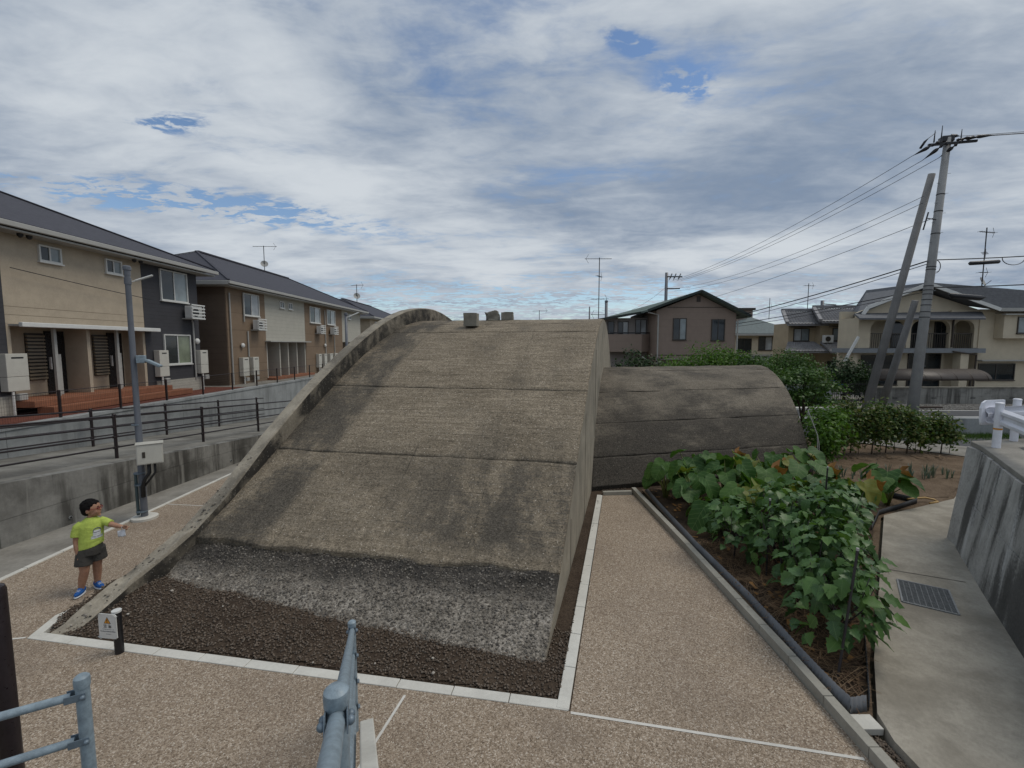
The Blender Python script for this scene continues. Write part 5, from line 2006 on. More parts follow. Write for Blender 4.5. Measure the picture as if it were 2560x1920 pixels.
def arch_panel(parent, x0, x1, y, z0, z1, openings, mat, thick=0.25):
    """wall panel facing -Y with rounded-top openings (a, b, zb, zt, r)"""
    xs = sorted(set([x0, x1] + [q for o in openings for q in o[:2]]))
    m_ = MB()
    for a, b in zip(xs[:-1], xs[1:]):
        op = [o for o in openings if abs(o[0] - a) < 1e-6]
        if not op:
            m_.box(a, b, y, y + thick, z0, z1)
            continue
        _, _, zb, zt, r_ = op[0]
        if zb > z0:
            m_.box(a, b, y, y + thick, z0, zb)
        pts = [(a, zt - r_)] + [(a + r_ - r_ * math.cos(t_), zt - r_ + r_ * math.sin(t_)) for t_ in np.linspace(0, math.pi / 2, 7)][1:]
        pts += [(b - r_ + r_ * math.sin(t_), zt - r_ + r_ * math.cos(t_)) for t_ in np.linspace(0, math.pi / 2, 7)]
        for (xa, za), (xb, zb_) in zip(pts[:-1], pts[1:]):
            if xb - xa < 1e-6:
                continue
            m_.hexa([(xa, y, za), (xb, y, zb_), (xb, y + thick, zb_), (xa, y + thick, za)],
                    [(xa, y, z1), (xb, y, z1), (xb, y + thick, z1), (xa, y + thick, z1)])
    return m_.build('arcade_wall', MT[mat], parent)


arch_panel(ah, 21.35, 27.2, YF, 3.56, 5.42, [(22.1, 24.35, 3.56, 5.22, .5), (24.6, 27.0, 3.56, 5.22, .5)], 'beige')
arch_panel(ah, 27.22, 29.0, YF + .25, 3.56, 5.9, [(27.45, 28.75, 3.56, 5.25, .5)], 'beige')
m = MB()
m.slab([(21.6, YF + .4, 5.4), (29.2, YF + .4, 5.4), (29.2, YF + .4, 5.9), (25.15, YF + .4, 7.15), (21.6, YF + .4, 5.75)], (0, .3, 0))
m.build('gable_wall', MT['beige'], ah)
hb('back_wall', 'beige', 21.4, 29.0, YF + 1.6, YF + 1.8, ZR, 5.9, parent=ah)
hb('inner_wall', 'beige', 21.35, 21.6, YF + .26, YF + 1.59, ZR, 5.41, parent=ah)
hb('balcony_floor', 'band', 20.9, 29.05, YF - .25, YF + 1.59, 3.26, 3.54, parent=ah)
for a, b, y in ((22.1, 24.35, YF + .12), (24.6, 27.0, YF + .12), (27.45, 28.75, YF + .37)):
    bal = MB()
    bal.box(a, b, y - .02, y + .02, 4.42, 4.47)
    bal = bal.build('balustrade', MT['frame_d'], ah)
    for x in np.arange(a + .08, b, .13):
        m = MB()
        m.box(x - .012, x + .012, y - .012, y + .012, 3.55, 4.42)
        m.build('baluster', MT['frame_d'], bal)
window(ah, (22.2, YF + 1.6, 3.9), U_, NY, .8, .6, 'frame_d', ('glass', 'glass'))
window(ah, (24.7, YF + 1.6, 3.56), U_, NY, 1.7, 1.8, 'frame_d', ('glass', 'glass'), name='patio_door')
window(ah, (27.5, YF + 1.6, 3.56), U_, NY, .9, 1.7, 'frame_d', ('glass', 'glass'), name='patio_door')
hb('lower_wall', 'beige', 21.5, 27.6, YF + .9, YF + 1.58, ZR, 3.25, parent=ah)
window(ah, (22.3, YF + .9, ZR + .5), U_, NY, 2.4, 1.9, 'frame_d', ('glass', 'glass'))
window(ah, (25.3, YF + .9, ZR + .3), U_, NY, 2.1, 2.2, 'frame_d', ('glass', 'glass'))
hb('column', 'beige', 27.6, 28.1, YF - .2, YF + .3, ZR, 3.25, parent=ah)
hb('right_wing', 'beige', 29.0, 40.0, YF + .2, YF + 9, ZR, 5.95, parent=ah)
hb('bay', 'beige', 29.9, 36.0, YF - .35, YF + .19, 4.15, 5.65, parent=ah)
window(ah, (30.7, YF - .35, 4.45), U_, NY, 1.9, 1.0, 'frame_d', ('glass2', 'glass2'))
hb('bay_hood', 'trim', 29.7, 36.2, YF - .6, YF - .36, 5.55, 5.62, parent=ah)
window(ah, (29.1, YF + .2, 1.55), U_, NY, 2.3, 1.05, 'frame_d', ('glass', 'glass'))
hb('window_hood', 'trim', 28.9, 36.2, YF - .25, YF + .19, 2.75, 2.83, parent=ah)
m = MB()
m.slab([(29.3, YF - .6, 5.95), (44, YF - .6, 5.95), (44, YF + 4.5, 7.62), (25.15, YF + 4.5, 7.62), (25.15, YF - .3, 7.52)], (0, 0, -.14))
ar = m.build('roof', MT['slate'], ah)
m = MB()
m.slab([(25.15, YF - .3, 7.52), (25.15, YF + 4.5, 7.62), (24.0, YF + 4.5, 5.7), (21.3, YF + .2, 5.7)], (0, 0, -.14))
ar2 = m.build('roof', MT['slate'], ah)
for a, b, pa in (((25.15, YF - .36, 7.42), (29.3, YF - .66, 5.86), ar), ((25.15, YF - .36, 7.42), (21.9, YF + .05, 6.05), ar2), ((21.9, YF + .05, 6.05), (21.6, YF + .06, 5.6), ar2), ((29.3, YF - .66, 5.86), (44, YF - .66, 5.86), ar)):
    m = MB()
    m.beam(a, b, .06, .2)
    m.build('bargeboard', MT['white_metal'] if a[2] > 6 else MT['trim'], pa)
m = MB()
m.slab([(20.7, YF - .9, 5.35), (28.2, YF - .9, 5.35), (29.2, YF + .35, 5.85), (21.3, YF + .35, 5.7)], (0, 0, -.1))
m.build('porch_roof', MT['slate'], ah)
m = MB()
m.tube([(27.1, YF - .12, 5.3), (27.12, YF - .05, 5.2), (27.12, YF - .05, 3.6)], 0.05, 8)
m.build('downpipe', MT['brown_trim'], ah)
m = MB()
m.tube([(27.0, YF - .3, 3.35), (28.45, YF - .3, 3.15), (28.4, YF - .3, ZR)], 0.05, 8)
m.build('downpipe', MT['brown_trim'], ah)
# sloping white stair string left of the house
m = MB()
m.beam((20.4, YF - .3, 2.75), (21.15, YF - .3, 4.25), .1, .13)
m.build('stair_string', MT['white_metal'], ah)
cp = thing('carport', 'dark curved-roof carport in front of the arched house', 'carport', (24, 25, ZR))
m = MB()
prof = [(24.0 + .0 + 1.1 * (1 - math.cos(t_)), 1.85 + .55 * math.sin(t_)) for t_ in np.linspace(0, math.pi / 2, 8)]
vs, fs = [], []
for x in (19.6, 25.6):
    for (yy_, zz) in prof:
        vs.append((x, yy_, zz))
k = len(prof)
fs = [(i, i + 1, i + 1 + k, i + k) for i in range(k - 1)]
m.add(vs, fs)
cr = m.build('canopy', MT['brown_trim'], cp, smooth=True)
cr.modifiers.new('thick', 'SOLIDIFY').thickness = 0.03
for x in np.arange(19.6, 25.7, .83):
    m = MB()
    m.tube([(x, y - .02, z + .01) for y, z in prof], 0.022, 6)
    m.build('hoop', MT['brown_trim'], cp, smooth=True)
for x in (19.7, 22.7, 25.5):
    m = MB()
    m.box(x - .04, x + .04, 25.0, 25.08, ZR, 2.38)
    m.build('post', MT['brown_trim'], cp)
antenna('multi-boom aerial on the roof ridge of the arched house', (32.3, 31.5, 7.3), 4.4, [(4.1, 1.8, R(20), 7, .3), (2.7, 1.4, R(40), 5, .3), (1.4, .8, R(10), 3, .4)], 1.5, True)
antenna('thin aerial above the tiled house roof', (25.9, 40, 6.7), 2.4, [(2.2, 1.2, R(20), 5, .3)], 1.3)
antenna('thin aerial above the hip-roofed distant house', (26.8, 47.5, 6.4), 2.2, [(1.3, .7, R(20), 3, .3)], 1.3)

# ------------------------------------------------------------------ street light with cabinet
def lamp_head(t, p, d, s=1.0):
    """slim LED head on a short arm: p on the pole, d horizontal direction"""
    d = Vector(d).normalized()
    up = Vector((0, 0, 1))
    p = Vector(p)
    m_ = MB()
    m_.tube([p, p + d * .10 * s + up * .03 * s], 0.02 * s, 8)
    m_.build('arm', MT['white_metal'], t)
    a = p + d * .08 * s + up * .03 * s
    b = a + d * .44 * s + up * .20 * s
    m_ = MB()
    m_.beam(a, b, .15 * s, .045 * s, up)
    h_ = m_.build('lamp_head', MT['white_metal'], t, bevel=0.015)
    nn = (b - a).normalized()
    dn = nn.cross(Vector((-d.y, d.x, 0))).normalized()
    if dn.z > 0:
        dn = -dn
    m_ = MB()
    m_.beam(a.lerp(b, .35) + dn * .025 * s, a.lerp(b, .93) + dn * .025 * s, .10 * s, .008 * s, up)
    m_.build('lens', MT['glass3'], h_)


LP = Vector((-7.96, 9.5, 0))
lp = thing('street_light', 'grey street light pole with cream cabinet behind the boy', 'street light', LP)
m = MB()
m.tube([LP + Vector((0, 0, .02)), LP + Vector((0, 0, 2.1)), LP + Vector((0, 0, 2.12)), LP + Vector((0, 0, 5.2))], [.066, .062, .055, .05], 18)
m.build('pole', MT['grey_pole'], lp, auto=True)
m = MB()
m.lathe(LP, [(.24, -.02), (.24, .05), (.22, .06)], 22)
m.build('base', MT['kerb'], lp, auto=True)
m = MB()
m.lathe(LP + Vector((0, 0, 5.18)), [(.056, 0), (.056, .10), (.072, .11), (.072, .18), (.05, .2)], 18)
m.build('cap', MT['grey_pole'], lp, auto=True)
m = MB()
m.lathe(LP + Vector((0, 0, 5.0)), [(.062, 0), (.062, .13)], 18)
m.build('collar', MT['grey_pole'], lp, auto=True)
lamp_head(lp, LP + Vector((.06, .03, 5.06)), (.85, .5, 0), .68)
# small floodlight half way up
m = MB()
m.obox(LP + Vector((.14, .03, 3.45)), (.15, .14, .16), (.9, .4, 0))
fl = m.build('bracket_box', MT['galv'], lp, bevel=0.01)
m = MB()
m.obox(LP + Vector((.33, .12, 3.36)), (.28, .20, .05), (.75, .3, -.45), (.4, .2, .9))
fh = m.build('floodlight', MT['galv'], lp, bevel=0.01)
m = MB()
m.obox(LP + Vector((.33, .12, 3.333)), (.22, .15, .012), (.75, .3, -.45), (.4, .2, .9))
m.build('lens', MT['glass3'], fh)
# cabinet
cu = Vector((.80, .60, 0))
cn = Vector((.60, -.80, 0))
cc = LP + Vector((.20, .02, 1.46)) + cn * .12
m = MB()
m.obox(cc, (.44, .26, .42), cu)
cb = m.build('cabinet', MT['cream_box'], lp, bevel=0.012)
m = MB()
m.obox(cc + Vector((0, 0, .222)), (.47, .30, .02), cu)
m.build('cabinet_roof', MT['cream_box'], cb, bevel=0.006)
m = MB()
m.obox(cc + cn * .132, (.41, .01, .38), cu)
m.build('cabinet_door', MT['cream_box'], cb, bevel=0.004)
m = MB()
m.obox(cc + cn * .140 - cu * .10, (.05, .012, .12), cu)
m.build('latch', MT['frame_d'], cb)
for k, (o, w) in enumerate(((0.02, .035), (.12, .022))):
    m = MB()
    q = cc + cu * (o - .05) + Vector((0, 0, -.20))
    m.tube([q, q + Vector((0, 0, -.22)), q - cu * .08 + Vector((0, 0, -.34)), LP + cn * .09 + cu * .03 * k + Vector((0, 0, .72)), LP + cn * .10 + cu * .03 * k + Vector((0, 0, .5))], w, 8)
    m.build('conduit', MT['dark_plastic'], lp, smooth=True)
m = MB()
m.tube([LP + Vector((-.09, -.05, .10)), LP + Vector((-.09, -.05, 1.0))], .03, 8)
m.build('conduit', plain('green_conduit', (.06, .09, .095), .5), lp)
for z in (.16, .75, 1.0, 2.05):
    m = MB()
    m.tube([LP + Vector((-.03, -.02, z)), LP + Vector((-.03, -.02, z + .025))], .105 if z < 2 else .08, 14)
    m.build('strap', MT['galv_dark'], lp, auto=True)
L2P = Vector((-9.3, 25.5, 0))
l2 = thing('street_light', 'far grey street light seen just above the rib', 'street light', L2P)
m = MB()
m.tube([L2P, L2P + Vector((0, 0, 5.4))], .075, 12)
m.build('pole', MT['grey_pole'], l2, smooth=True)
m = MB()
m.lathe(L2P + Vector((0, 0, 5.4)), [(.10, 0), (.10, .12), (.05, .14)], 12)
m.build('cap', MT['grey_pole'], l2, auto=True)
lamp_head(l2, L2P + Vector((.05, .05, 5.3)), (.85, .5, 0), 1.2)

# ------------------------------------------------------------------ caution sign
SP = Vector((-4.80, 5.22, 0))
sg = thing('warning_sign', 'white caution sign on a short black post at the gravel bed', 'sign', SP)
m = MB()
m.tube([SP + Vector((0, 0, -.02)), SP + Vector((0, 0, .52))], .047, 18)
m.build('post', MT['black_metal'], sg, auto=True)
m = MB()
m.tube([SP + Vector((0, 0, .522)), SP + Vector((0, 0, .545))], .05, 18)
m.build('post_cap', MT['white_metal'], sg, auto=True)
su = Vector((.985, -.12, 0)).normalized()
sn = Vector((-.12, -.985, 0)).normalized()
so = SP + sn * .056 + Vector((-.06, 0, .375))
m = MB()


def sp(a, b, d=0.0):
    return so + su * a + Vector((0, 0, b)) + sn * d


q = [(-.105, -.155), (.105, -.155), (.122, -.138), (.122, .138), (.105, .155), (-.105, .155), (-.122, .138), (-.122, -.138)]
m.slab([sp(a, b, .004) for a, b in q], -sn * .008)
pl = m.build('sign_plate', MT['white_metal'], sg)
m = MB()
m.slab([sp(-.047, .035, .0052), sp(.047, .035, .0052), sp(0, .118, .0052)], -sn * .001)
tr_ = m.build('triangle_border', MT['black_metal'], pl)
m = MB()
m.slab([sp(-.038, .041, .0064), sp(.038, .041, .0064), sp(0, .107, .0064)], -sn * .001)
m.build('triangle', MT['orange'], pl)
m = MB()
m.slab([sp(-.004, .06, .0076), sp(.004, .06, .0076), sp(.006, .088, .0076), sp(-.006, .088, .0076)], -sn * .001)
m.slab([sp(-.004, .048, .0076), sp(.004, .048, .0076), sp(.004, .055, .0076), sp(-.004, .055, .0076)], -sn * .001)
m.build('exclamation_mark', MT['black_metal'], pl, kind='stuff')
cu_ = bpy.data.curves.new('caution_text', 'FONT')
cu_.body = '注 意'
cu_.size = .048
cu_.align_x = 'CENTER'
cu_.align_y = 'CENTER'
cu_.offset = 0.0006
tmp = bpy.data.objects.new('tmp_text', cu_)
COL.objects.link(tmp)
bpy.context.view_layer.update()
me = bpy.data.meshes.new_from_object(tmp.evaluated_get(bpy.context.evaluated_depsgraph_get()))
bpy.data.objects.remove(tmp)
bpy.data.curves.remove(cu_)
me.name = 'caution_text'
co = np.empty(len(me.vertices) * 3)
me.vertices.foreach_get('co', co)
co = co.reshape(-1, 3)
o3 = np.array(sp(0, .0, .0056) - OFF[pl])
me.vertices.foreach_set('co', (o3 + co[:, :1] * np.array(su) + co[:, 1:2] * np.array((0, 0, 1.0))).ravel())
me.update()
me.materials.clear()
me.materials.append(MT['black_metal'])
link('caution_text', me, pl)
# the small print is too small to read: rows of tiny dashes
m = MB()
for (b, a0, a1, st) in ((-.038, -.07, .03, .011), (-.038, .04, .08, .016), (-.062, -.10, .10, .012), (-.068, -.10, .10, .014), (-.098, -.025, .04, .012)):
    a = a0
    while a < a1:
        w = st * random.uniform(.4, .75)
        m.slab([sp(a, b - .003, .0052), sp(a + w, b - .003, .0052), sp(a + w, b + .003, .0052), sp(a, b + .003, .0052)], -sn * .001)
        a += st
m.build('small_print', MT['grey_pole'], pl, kind='stuff')
for a, b in ((-.12, .152), (.12, .148), (-.118, -.152), (.12, -.15)):
    m = MB()
    m.obox(sp(a * .93, b * .95, .006), (.05, .002, .022), su + Vector((0, 0, .6 * (1 if a * b < 0 else -1))), sn)
    m.build('tape', MT['trim'], pl)

# ------------------------------------------------------------------ the boy
def skin_mat(name, c):
    t_ = NT(name)
    n_ = t_.noise(t_.pos(), 30, 3)
    t_.bsdf.inputs['Subsurface Weight'].default_value = 0.08
    t_.bsdf.inputs['Subsurface Radius'].default_value = (.02, .008, .004)
    return t_.done(t_.mix(t_.ss(n_, .3, .7), [x * .9 for x in c], [x * 1.1 for x in c]), .5, None, 0, .35)


def cloth_mat(name, c, bump=.25):
    t_ = NT(name)
    n_ = t_.noise(t_.pos(), 22, 5, .6)
    w_ = t_.noise(t_.mapv(t_.pos(), (1, 1, 2.2)), 9, 4, .6, .8)
    return t_.done(t_.mix(t_.ss(n_, .3, .7), [x * .9 for x in c], [min(1, x * 1.08) for x in c]), .85, t_.bump(w_, bump, .03), 0, .2)


MT['skin'] = skin_mat('skin', (.36, .195, .125))
MT['shirt'] = cloth_mat('lime_shirt', (.44, .54, .11), .5)
MT['shorts'] = cloth_mat('grey_shorts', (.062, .058, .052), .35)
MT['hair'] = plain('black_hair', (.010, .009, .009), .85, .3, 60, .8, 0, .1, 160)
MT['shoe'] = cloth_mat('blue_shoe', (.022, .10, .33), .2)
MT['sole'] = plain('white_sole', (.62, .64, .66), .6)
MT['red_frame'] = plain('red_spectacles', (.25, .02, .02), .3)
MT['mask_w'] = plain('white_mask', (.70, .72, .76), .8, .05, 20)

BP = Vector((-6.41, 6.57, 0))
BANG = math.atan2(.70, .715)
BX = Vector((math.cos(BANG), math.sin(BANG), 0))
BYv = Vector((-BX.y, BX.x, 0))


def bp(x, y, z):
    """boy's own axes: x to the right seen from the camera, y away from it"""
    return BP + BX * (x + .062 * z) + BYv * y + Vector((0, 0, z))


def remeshed(name, mb, mat, parent, voxel=.009, smooth=4):
    me_ = mb.mesh(name, mat, OFF[parent], True)
    o = bpy.data.objects.new(name, me_)
    COL.objects.link(o)
    r_ = o.modifiers.new('r', 'REMESH')
    r_.mode = 'VOXEL'
    r_.voxel_size = voxel
    s_ = o.modifiers.new('s', 'SMOOTH')
    s_.iterations = smooth
    s_.factor = .5
    bpy.context.view_layer.update()
    me2 = bpy.data.meshes.new_from_object(o.evaluated_get(bpy.context.evaluated_depsgraph_get()))
    bpy.data.objects.remove(o)
    me2.name = name
    me2.polygons.foreach_set('use_smooth', [True] * len(me2.polygons))
    if not me2.materials:
        me2.materials.append(mat)
    return link(name, me2, parent)


boy = thing('person', 'boy in a lime T-shirt and dark shorts pointing at the bunker', 'person', BP)
hd = bp(.005, .0, 1.285)
fx = (BX * .86 + BYv * -.42).normalized()       # where the head looks: to the right, slightly to the camera
fl_ = Vector((-fx.y, fx.x, 0))


HS = 1.13


def hp(f, s, z):
    return hd + (fx * f + fl_ * s + Vector((0, 0, z))) * HS


body = MB()
body.tube([bp(0, .01, .64), bp(0, .01, .72), bp(0, .0, .86), bp(0, .0, 1.0), bp(0, .0, 1.09), bp(0, .0, 1.13)],
          [.09, .095, .092, .088, .07, .045], 18)
body.tube([bp(0, 0, 1.08), bp(.0, 0, 1.14), bp(.0, 0, 1.2), bp(.003, 0, 1.24)], [.06, .046, .044, .05], 14)
Mh = Matrix((tuple(fx), tuple(fl_), (0, 0, 1))).transposed() * HS
body.ellipsoid(hd + Vector((0, 0, .02)), (.094, .080, .105), 20, 14, Mh)
body.ellipsoid(hp(.03, 0, -.045), (.066, .064, .062), 16, 12, Mh)
body.ellipsoid(hp(.095, 0, -.012), (.016, .012, .018), 10, 8, Mh)          # nose
body.ellipsoid(hp(.088, 0, -.052), (.012, .022, .010), 10, 8, Mh)         # lips
body.ellipsoid(hp(.075, 0, -.088), (.022, .024, .018), 10, 8, Mh)         # chin
for s in (-1, 1):
    body.ellipsoid(hp(-.008, s * .083, -.012), (.022, .010, .032), 10, 8, Mh)   # ears
    body.ellipsoid(hp(.060, s * .040, -.035), (.028, .022, .026), 10, 8, Mh)   # cheeks
# arms
armL = [bp(-.125, .0, 1.075), bp(-.155, .0, 1.0), bp(-.160, .005, .84), bp(-.152, -.02, .73), bp(-.138, -.035, .635)]
body.tube(armL, [.048, .046, .040, .037, .027], 14)
armR = [bp(.125, .0, 1.085), bp(.165, -.04, 1.05), bp(.225, -.12, 1.02), bp(.285, -.17, .995), bp(.345, -.215, .975)]
body.tube(armR, [.048, .046, .040, .035, .026], 14)


def hand(w, fwd, side, curl, point=False):
    """palm and five fingers from the wrist w"""
    fwd = fwd.normalized()
    side = (side - fwd * side.dot(fwd)).normalized()
    nrm = fwd.cross(side)
    pc = w + fwd * .038
    Mp = Matrix((tuple(fwd), tuple(side), tuple(nrm))).transposed()
    body.ellipsoid(pc, (.042, .030, .015), 14, 10, Mp)
    for i, (o, ln) in enumerate(((.022, .050), (.008, .056), (-.007, .052), (-.021, .042))):
        c_ = 0.08 if (point and i == 0) else curl
        a = w + fwd * .066 + side * o
        b = a + (fwd * math.cos(c_ * .6) + nrm * math.sin(c_ * .6)) * ln * .5
        c2 = b + (fwd * math.cos(c_ * 1.7) + nrm * math.sin(c_ * 1.7)) * ln * .5
        body.tube([a - fwd * .012, a, b, c2], [.0085, .0085, .0078, .0065], 8)
    a = w + fwd * .025 + side * .022
    b = a + (fwd * .75 + side * .6 + nrm * .2).normalized() * .028
    body.tube([a - side * .01, a, b, b + (fwd * .9 + side * .1 + nrm * .3).normalized() * .024], [.011, .0105, .009, .0075], 8)


hand(armL[-1], Vector((0, 0, -1)) - BYv * .1, -BYv, .7)
hand(armR[-1], (armR[-1] - armR[-2]), Vector((0, 0, 1)) * .8 - BYv * .2, 1.25, True)
# legs
legL = [bp(-.065, .0, .66), bp(-.075, -.02, .50), bp(-.070, -.03, .37), bp(-.088, .0, .24), bp(-.105, .02, .085)]
body.tube(legL, [.08, .074, .058, .056, .036], 16)
legR = [bp(.065, .02, .66), bp(.070, .04, .52), bp(.072, .055, .40), bp(.078, .09, .27), bp(.080, .105, .085)]
body.tube(legR, [.08, .074, .057, .055, .036], 16)
for a, dr_ in ((legL[-1], -BX * .45 - BYv * .9), (legR[-1], BX * .35 - BYv * .95)):
    dr_ = dr_.normalized()
    body.tube([a + Vector((0, 0, .0)), a - Vector((0, 0, .035)), a + dr_ * .05 - Vector((0, 0, .05)), a + dr_ * .11 - Vector((0, 0, .055))], [.036, .036, .032, .026], 12)
bo = remeshed('body', body, MT['skin'], boy, .0065, 3)

sh_ = MB()
rows = [(.715, .152, .128), (.80, .150, .127), (.88, .146, .124), (.96, .146, .120), (1.04, .150, .112), (1.10, .128, .092), (1.14, .085, .070), (1.165, .062, .058)]
sh_.tube([bp((.006 if z < .8 else 0), 0, z) for z, _, _ in rows], [.1] * len(rows), 24)
base = 0
for i, (z, rx, ry) in enumerate(rows):
    for j in range(24):
        t_ = 2 * math.pi * j / 24
        fold = 1 + .025 * math.sin(5 * t_ + z * 22) * (1 if z < 1.0 else 0)
        sk = .035 * math.cos(t_) if i == 0 else 0
        sh_.v[base + i * 24 + j] = tuple(bp(rx * math.cos(t_) * fold, ry * math.sin(t_) * fold, z + sk + (.012 if (i == 0) else 0)))
sh_.tube([bp(-.10, 0, 1.085), bp(-.150, 0, 1.04), bp(-.168, 0, .965), bp(-.172, 0, .905)], [.058, .059, .056, .058], 16)
sh_.tube([bp(.10, 0, 1.09), bp(.150, -.03, 1.065), bp(.190, -.075, 1.045), bp(.218, -.11, 1.03)], [.058, .058, .054, .056], 16)
shirt = remeshed('shirt', sh_, MT['shirt'], boy, .008, 3)

st_ = MB()
st_.tube([bp(0, .01, .60), bp(0, .01, .68), bp(0, .01, .76)], [(.138, .138), (.142, .142), (.132, .132)], 20)
st_.tube([bp(-.066, .0, .68), bp(-.076, -.01, .58), bp(-.084, -.02, .455)], [.100, .101, .106], 18)
st_.tube([bp(.068, .015, .68), bp(.078, .03, .60), bp(.092, .035, .485)], [.100, .100, .106], 18)
remeshed('shorts', st_, MT['shorts'], boy, .008, 3)

hr_ = MB()
hr_.ellipsoid(hp(-.026, 0, .034), (.096, .089, .094), 22, 16, Mh)
hr_.ellipsoid(hp(-.045, 0, -.012), (.066, .080, .080), 18, 12, Mh)
hr_.ellipsoid(hp(.018, 0, .086), (.062, .070, .028), 16, 10, Mh)
hr_.ellipsoid(hp(-.005, -.07, .02), (.028, .022, .045), 10, 8, Mh)
hr_.ellipsoid(hp(-.005, .07, .02), (.028, .022, .045), 10, 8, Mh)
for k in range(70):
    a_, b_ = random.uniform(0, 6.283), random.uniform(.15, 1.25)
    q_ = hp(-.02 + .092 * math.cos(a_) * math.sin(b_), .088 * math.sin(a_) * math.sin(b_), .036 + .094 * math.cos(b_))
    hr_.ellipsoid(q_, (.020, .012, .012), 6, 5, Mh)
hair = remeshed('hair', hr_, MT['hair'], boy, .008, 2)
# glasses and eyes
gl = MB()
for s in (-1, 1):
    c = hp(.096, s * .034, .012)
    pts = [c + fl_ * (.027 * math.cos(t_)) + Vector((0, 0, .02 * math.sin(t_))) for t_ in np.linspace(0, 2 * math.pi, 15)]
    gl.tube(pts, .0032, 6)
    gl.tube([hp(.094, s * .06, .016), hp(.05, s * .083, .014), hp(-.01, s * .09, .008)], .003, 6)
gl.tube([hp(.098, -.008, .014), hp(.098, .008, .014)], .003, 6)
gl.build('spectacles', MT['red_frame'], boy, smooth=True)
for s in (-1, 1):
    m = MB()
    m.ellipsoid(hp(.083, s * .032, .012), (.010, .013, .008), 10, 8, Mh)
    m.build('eye', MT['black_metal'], boy, smooth=True)
    m = MB()
    m.ellipsoid(hp(.088, s * .032, .036), (.006, .017, .005), 8, 6, Mh)
    m.build('eyebrow', MT['hair'], boy, smooth=True)
for a, dr_ in ((legL[-1], -BX * .45 - BYv * .9), (legR[-1], BX * .35 - BYv * .95)):
    dr_ = dr_.normalized()
    sd_ = Vector((-dr_.y, dr_.x, 0))
    f0 = Vector((a.x, a.y, 0))
    Ms = Matrix((tuple(dr_), tuple(sd_), (0, 0, 1))).transposed()
    s1 = MB()
    s1.ellipsoid(f0 + dr_ * .045 + Vector((0, 0, .052)), (.115, .046, .036), 18, 12, Ms)
    s1.ellipsoid(f0 - dr_ * .025 + Vector((0, 0, .070)), (.052, .043, .048), 16, 10, Ms)
    s1.ellipsoid(f0 + dr_ * .02 + Vector((0, 0, .085)), (.055, .036, .035), 14, 10, Ms)
    so_ = remeshed('shoe', s1, MT['shoe'], boy, .007, 2)
    s2 = MB()
    s2.ellipsoid(f0 + dr_ * .042 + Vector((0, 0, .020)), (.124, .051, .020), 20, 8, Ms)
    s2.build('sole', MT['sole'], so_, smooth=True)
    s3 = MB()
    for k in range(3):
        c = f0 + dr_ * (.045 + k * .022) + Vector((0, 0, .103 - k * .010))
        s3.tube([c - sd_ * .022, c + Vector((0, 0, .006)), c + sd_ * .022], .004, 5)
    s3.build('laces', MT['sole'], so_)

# printed panel on the shirt, laid on the cloth
bvh = BVHTree.FromPolygons([v.co.copy() for v in shirt.data.vertices], [tuple(p.vertices) for p in shirt.data.polygons])


def cast(x, z, off=.002):
    o = bp(x, -.5, z) - OFF[shirt]
    h, nn, _, _ = bvh.ray_cast(o, BYv)
    return (h + nn * off) if h is not None else o + BYv * .4


def decal(name, x0, x1, z0, z1, inside, mat, off, step=.004):
    m_ = MB()
    for x in np.arange(x0, x1, step):
        for z in np.arange(z0, z1, step):
            if inside(x + step / 2, z + step / 2):
                m_.add([cast(x, z, off), cast(x + step, z, off), cast(x + step, z + step, off), cast(x, z + step, off)], [(0, 1, 2, 3)])
    me_ = m_.mesh(name, mat, None)
    return link(name, me_, shirt)


pcx, pcz = .062, .93
decal('shirt_print', pcx - .07, pcx + .07, pcz - .075, pcz + .085,
      lambda x, z: (z < pcz - .035 and abs(x - pcx) < .062 - .010 * math.sin(z * 400)) or (pcz - .035 <= z < pcz + .05 and abs(x - pcx) < .042 - .006 * math.sin(z * 260)), MT['sole'], .002)
decal('shirt_print_ink', pcx - .07, pcx + .07, pcz - .075, pcz + .090,
      lambda x, z: ((x - pcx) ** 2 / .045 ** 2 + (z - pcz - .04) ** 2 / .046 ** 2 < 1 and (x - pcx) ** 2 / .040 ** 2 + (z - pcz - .026) ** 2 / .045 ** 2 > 1 and z > pcz + .02)
      or (abs(z - pcz - .018) < .004 and abs(x - pcx) < .036) or (abs(z - pcz + .012) < .0025 and abs(x - pcx) < .030 and math.sin(x * 500) > -.4)
      or (pcz - .060 < z < pcz - .040 and abs(x - pcx) < .052 and math.sin(x * 420) + math.sin(z * 900) > .5), MT['grey_pole'], .004)
# mask dangling from the pointing wrist
mw = armR[-1] + Vector((0, 0, -.012))
fm = thing('face_mask', 'white face mask dangling from the boy\'s pointing wrist', 'face mask', mw)
m = MB()
ku = (BX * .9 - BYv * .3).normalized()
kn = ku.cross(Vector((0, 0, 1)))
rowsm = []
for i in range(6):
    for j in range(7):
        a, b = (j / 6 - .5) * .095, -.04 - i * .020
        rowsm.append(mw + ku * (a - .012) + Vector((0, 0, b)) + kn * (.010 * math.sin(j * 1.1 + i * .7)))
m.add(rowsm, [(i * 7 + j, i * 7 + j + 1, i * 7 + j + 8, i * 7 + j + 7) for i in range(5) for j in range(6)])
mk = m.build('cloth', MT['mask_w'], fm, smooth=True)
mk.modifiers.new('thick', 'SOLIDIFY').thickness = .003
m = MB()
pts = [mw + kn * (.028 * math.cos(t_)) + Vector((0, 0, .028 * math.sin(t_))) for t_ in np.linspace(0, 2 * math.pi, 13)]
m.tube(pts, .0025, 5)
m.tube([mw + Vector((0, 0, -.026)), mw - ku * .045 + Vector((0, 0, -.045))], .002, 5)
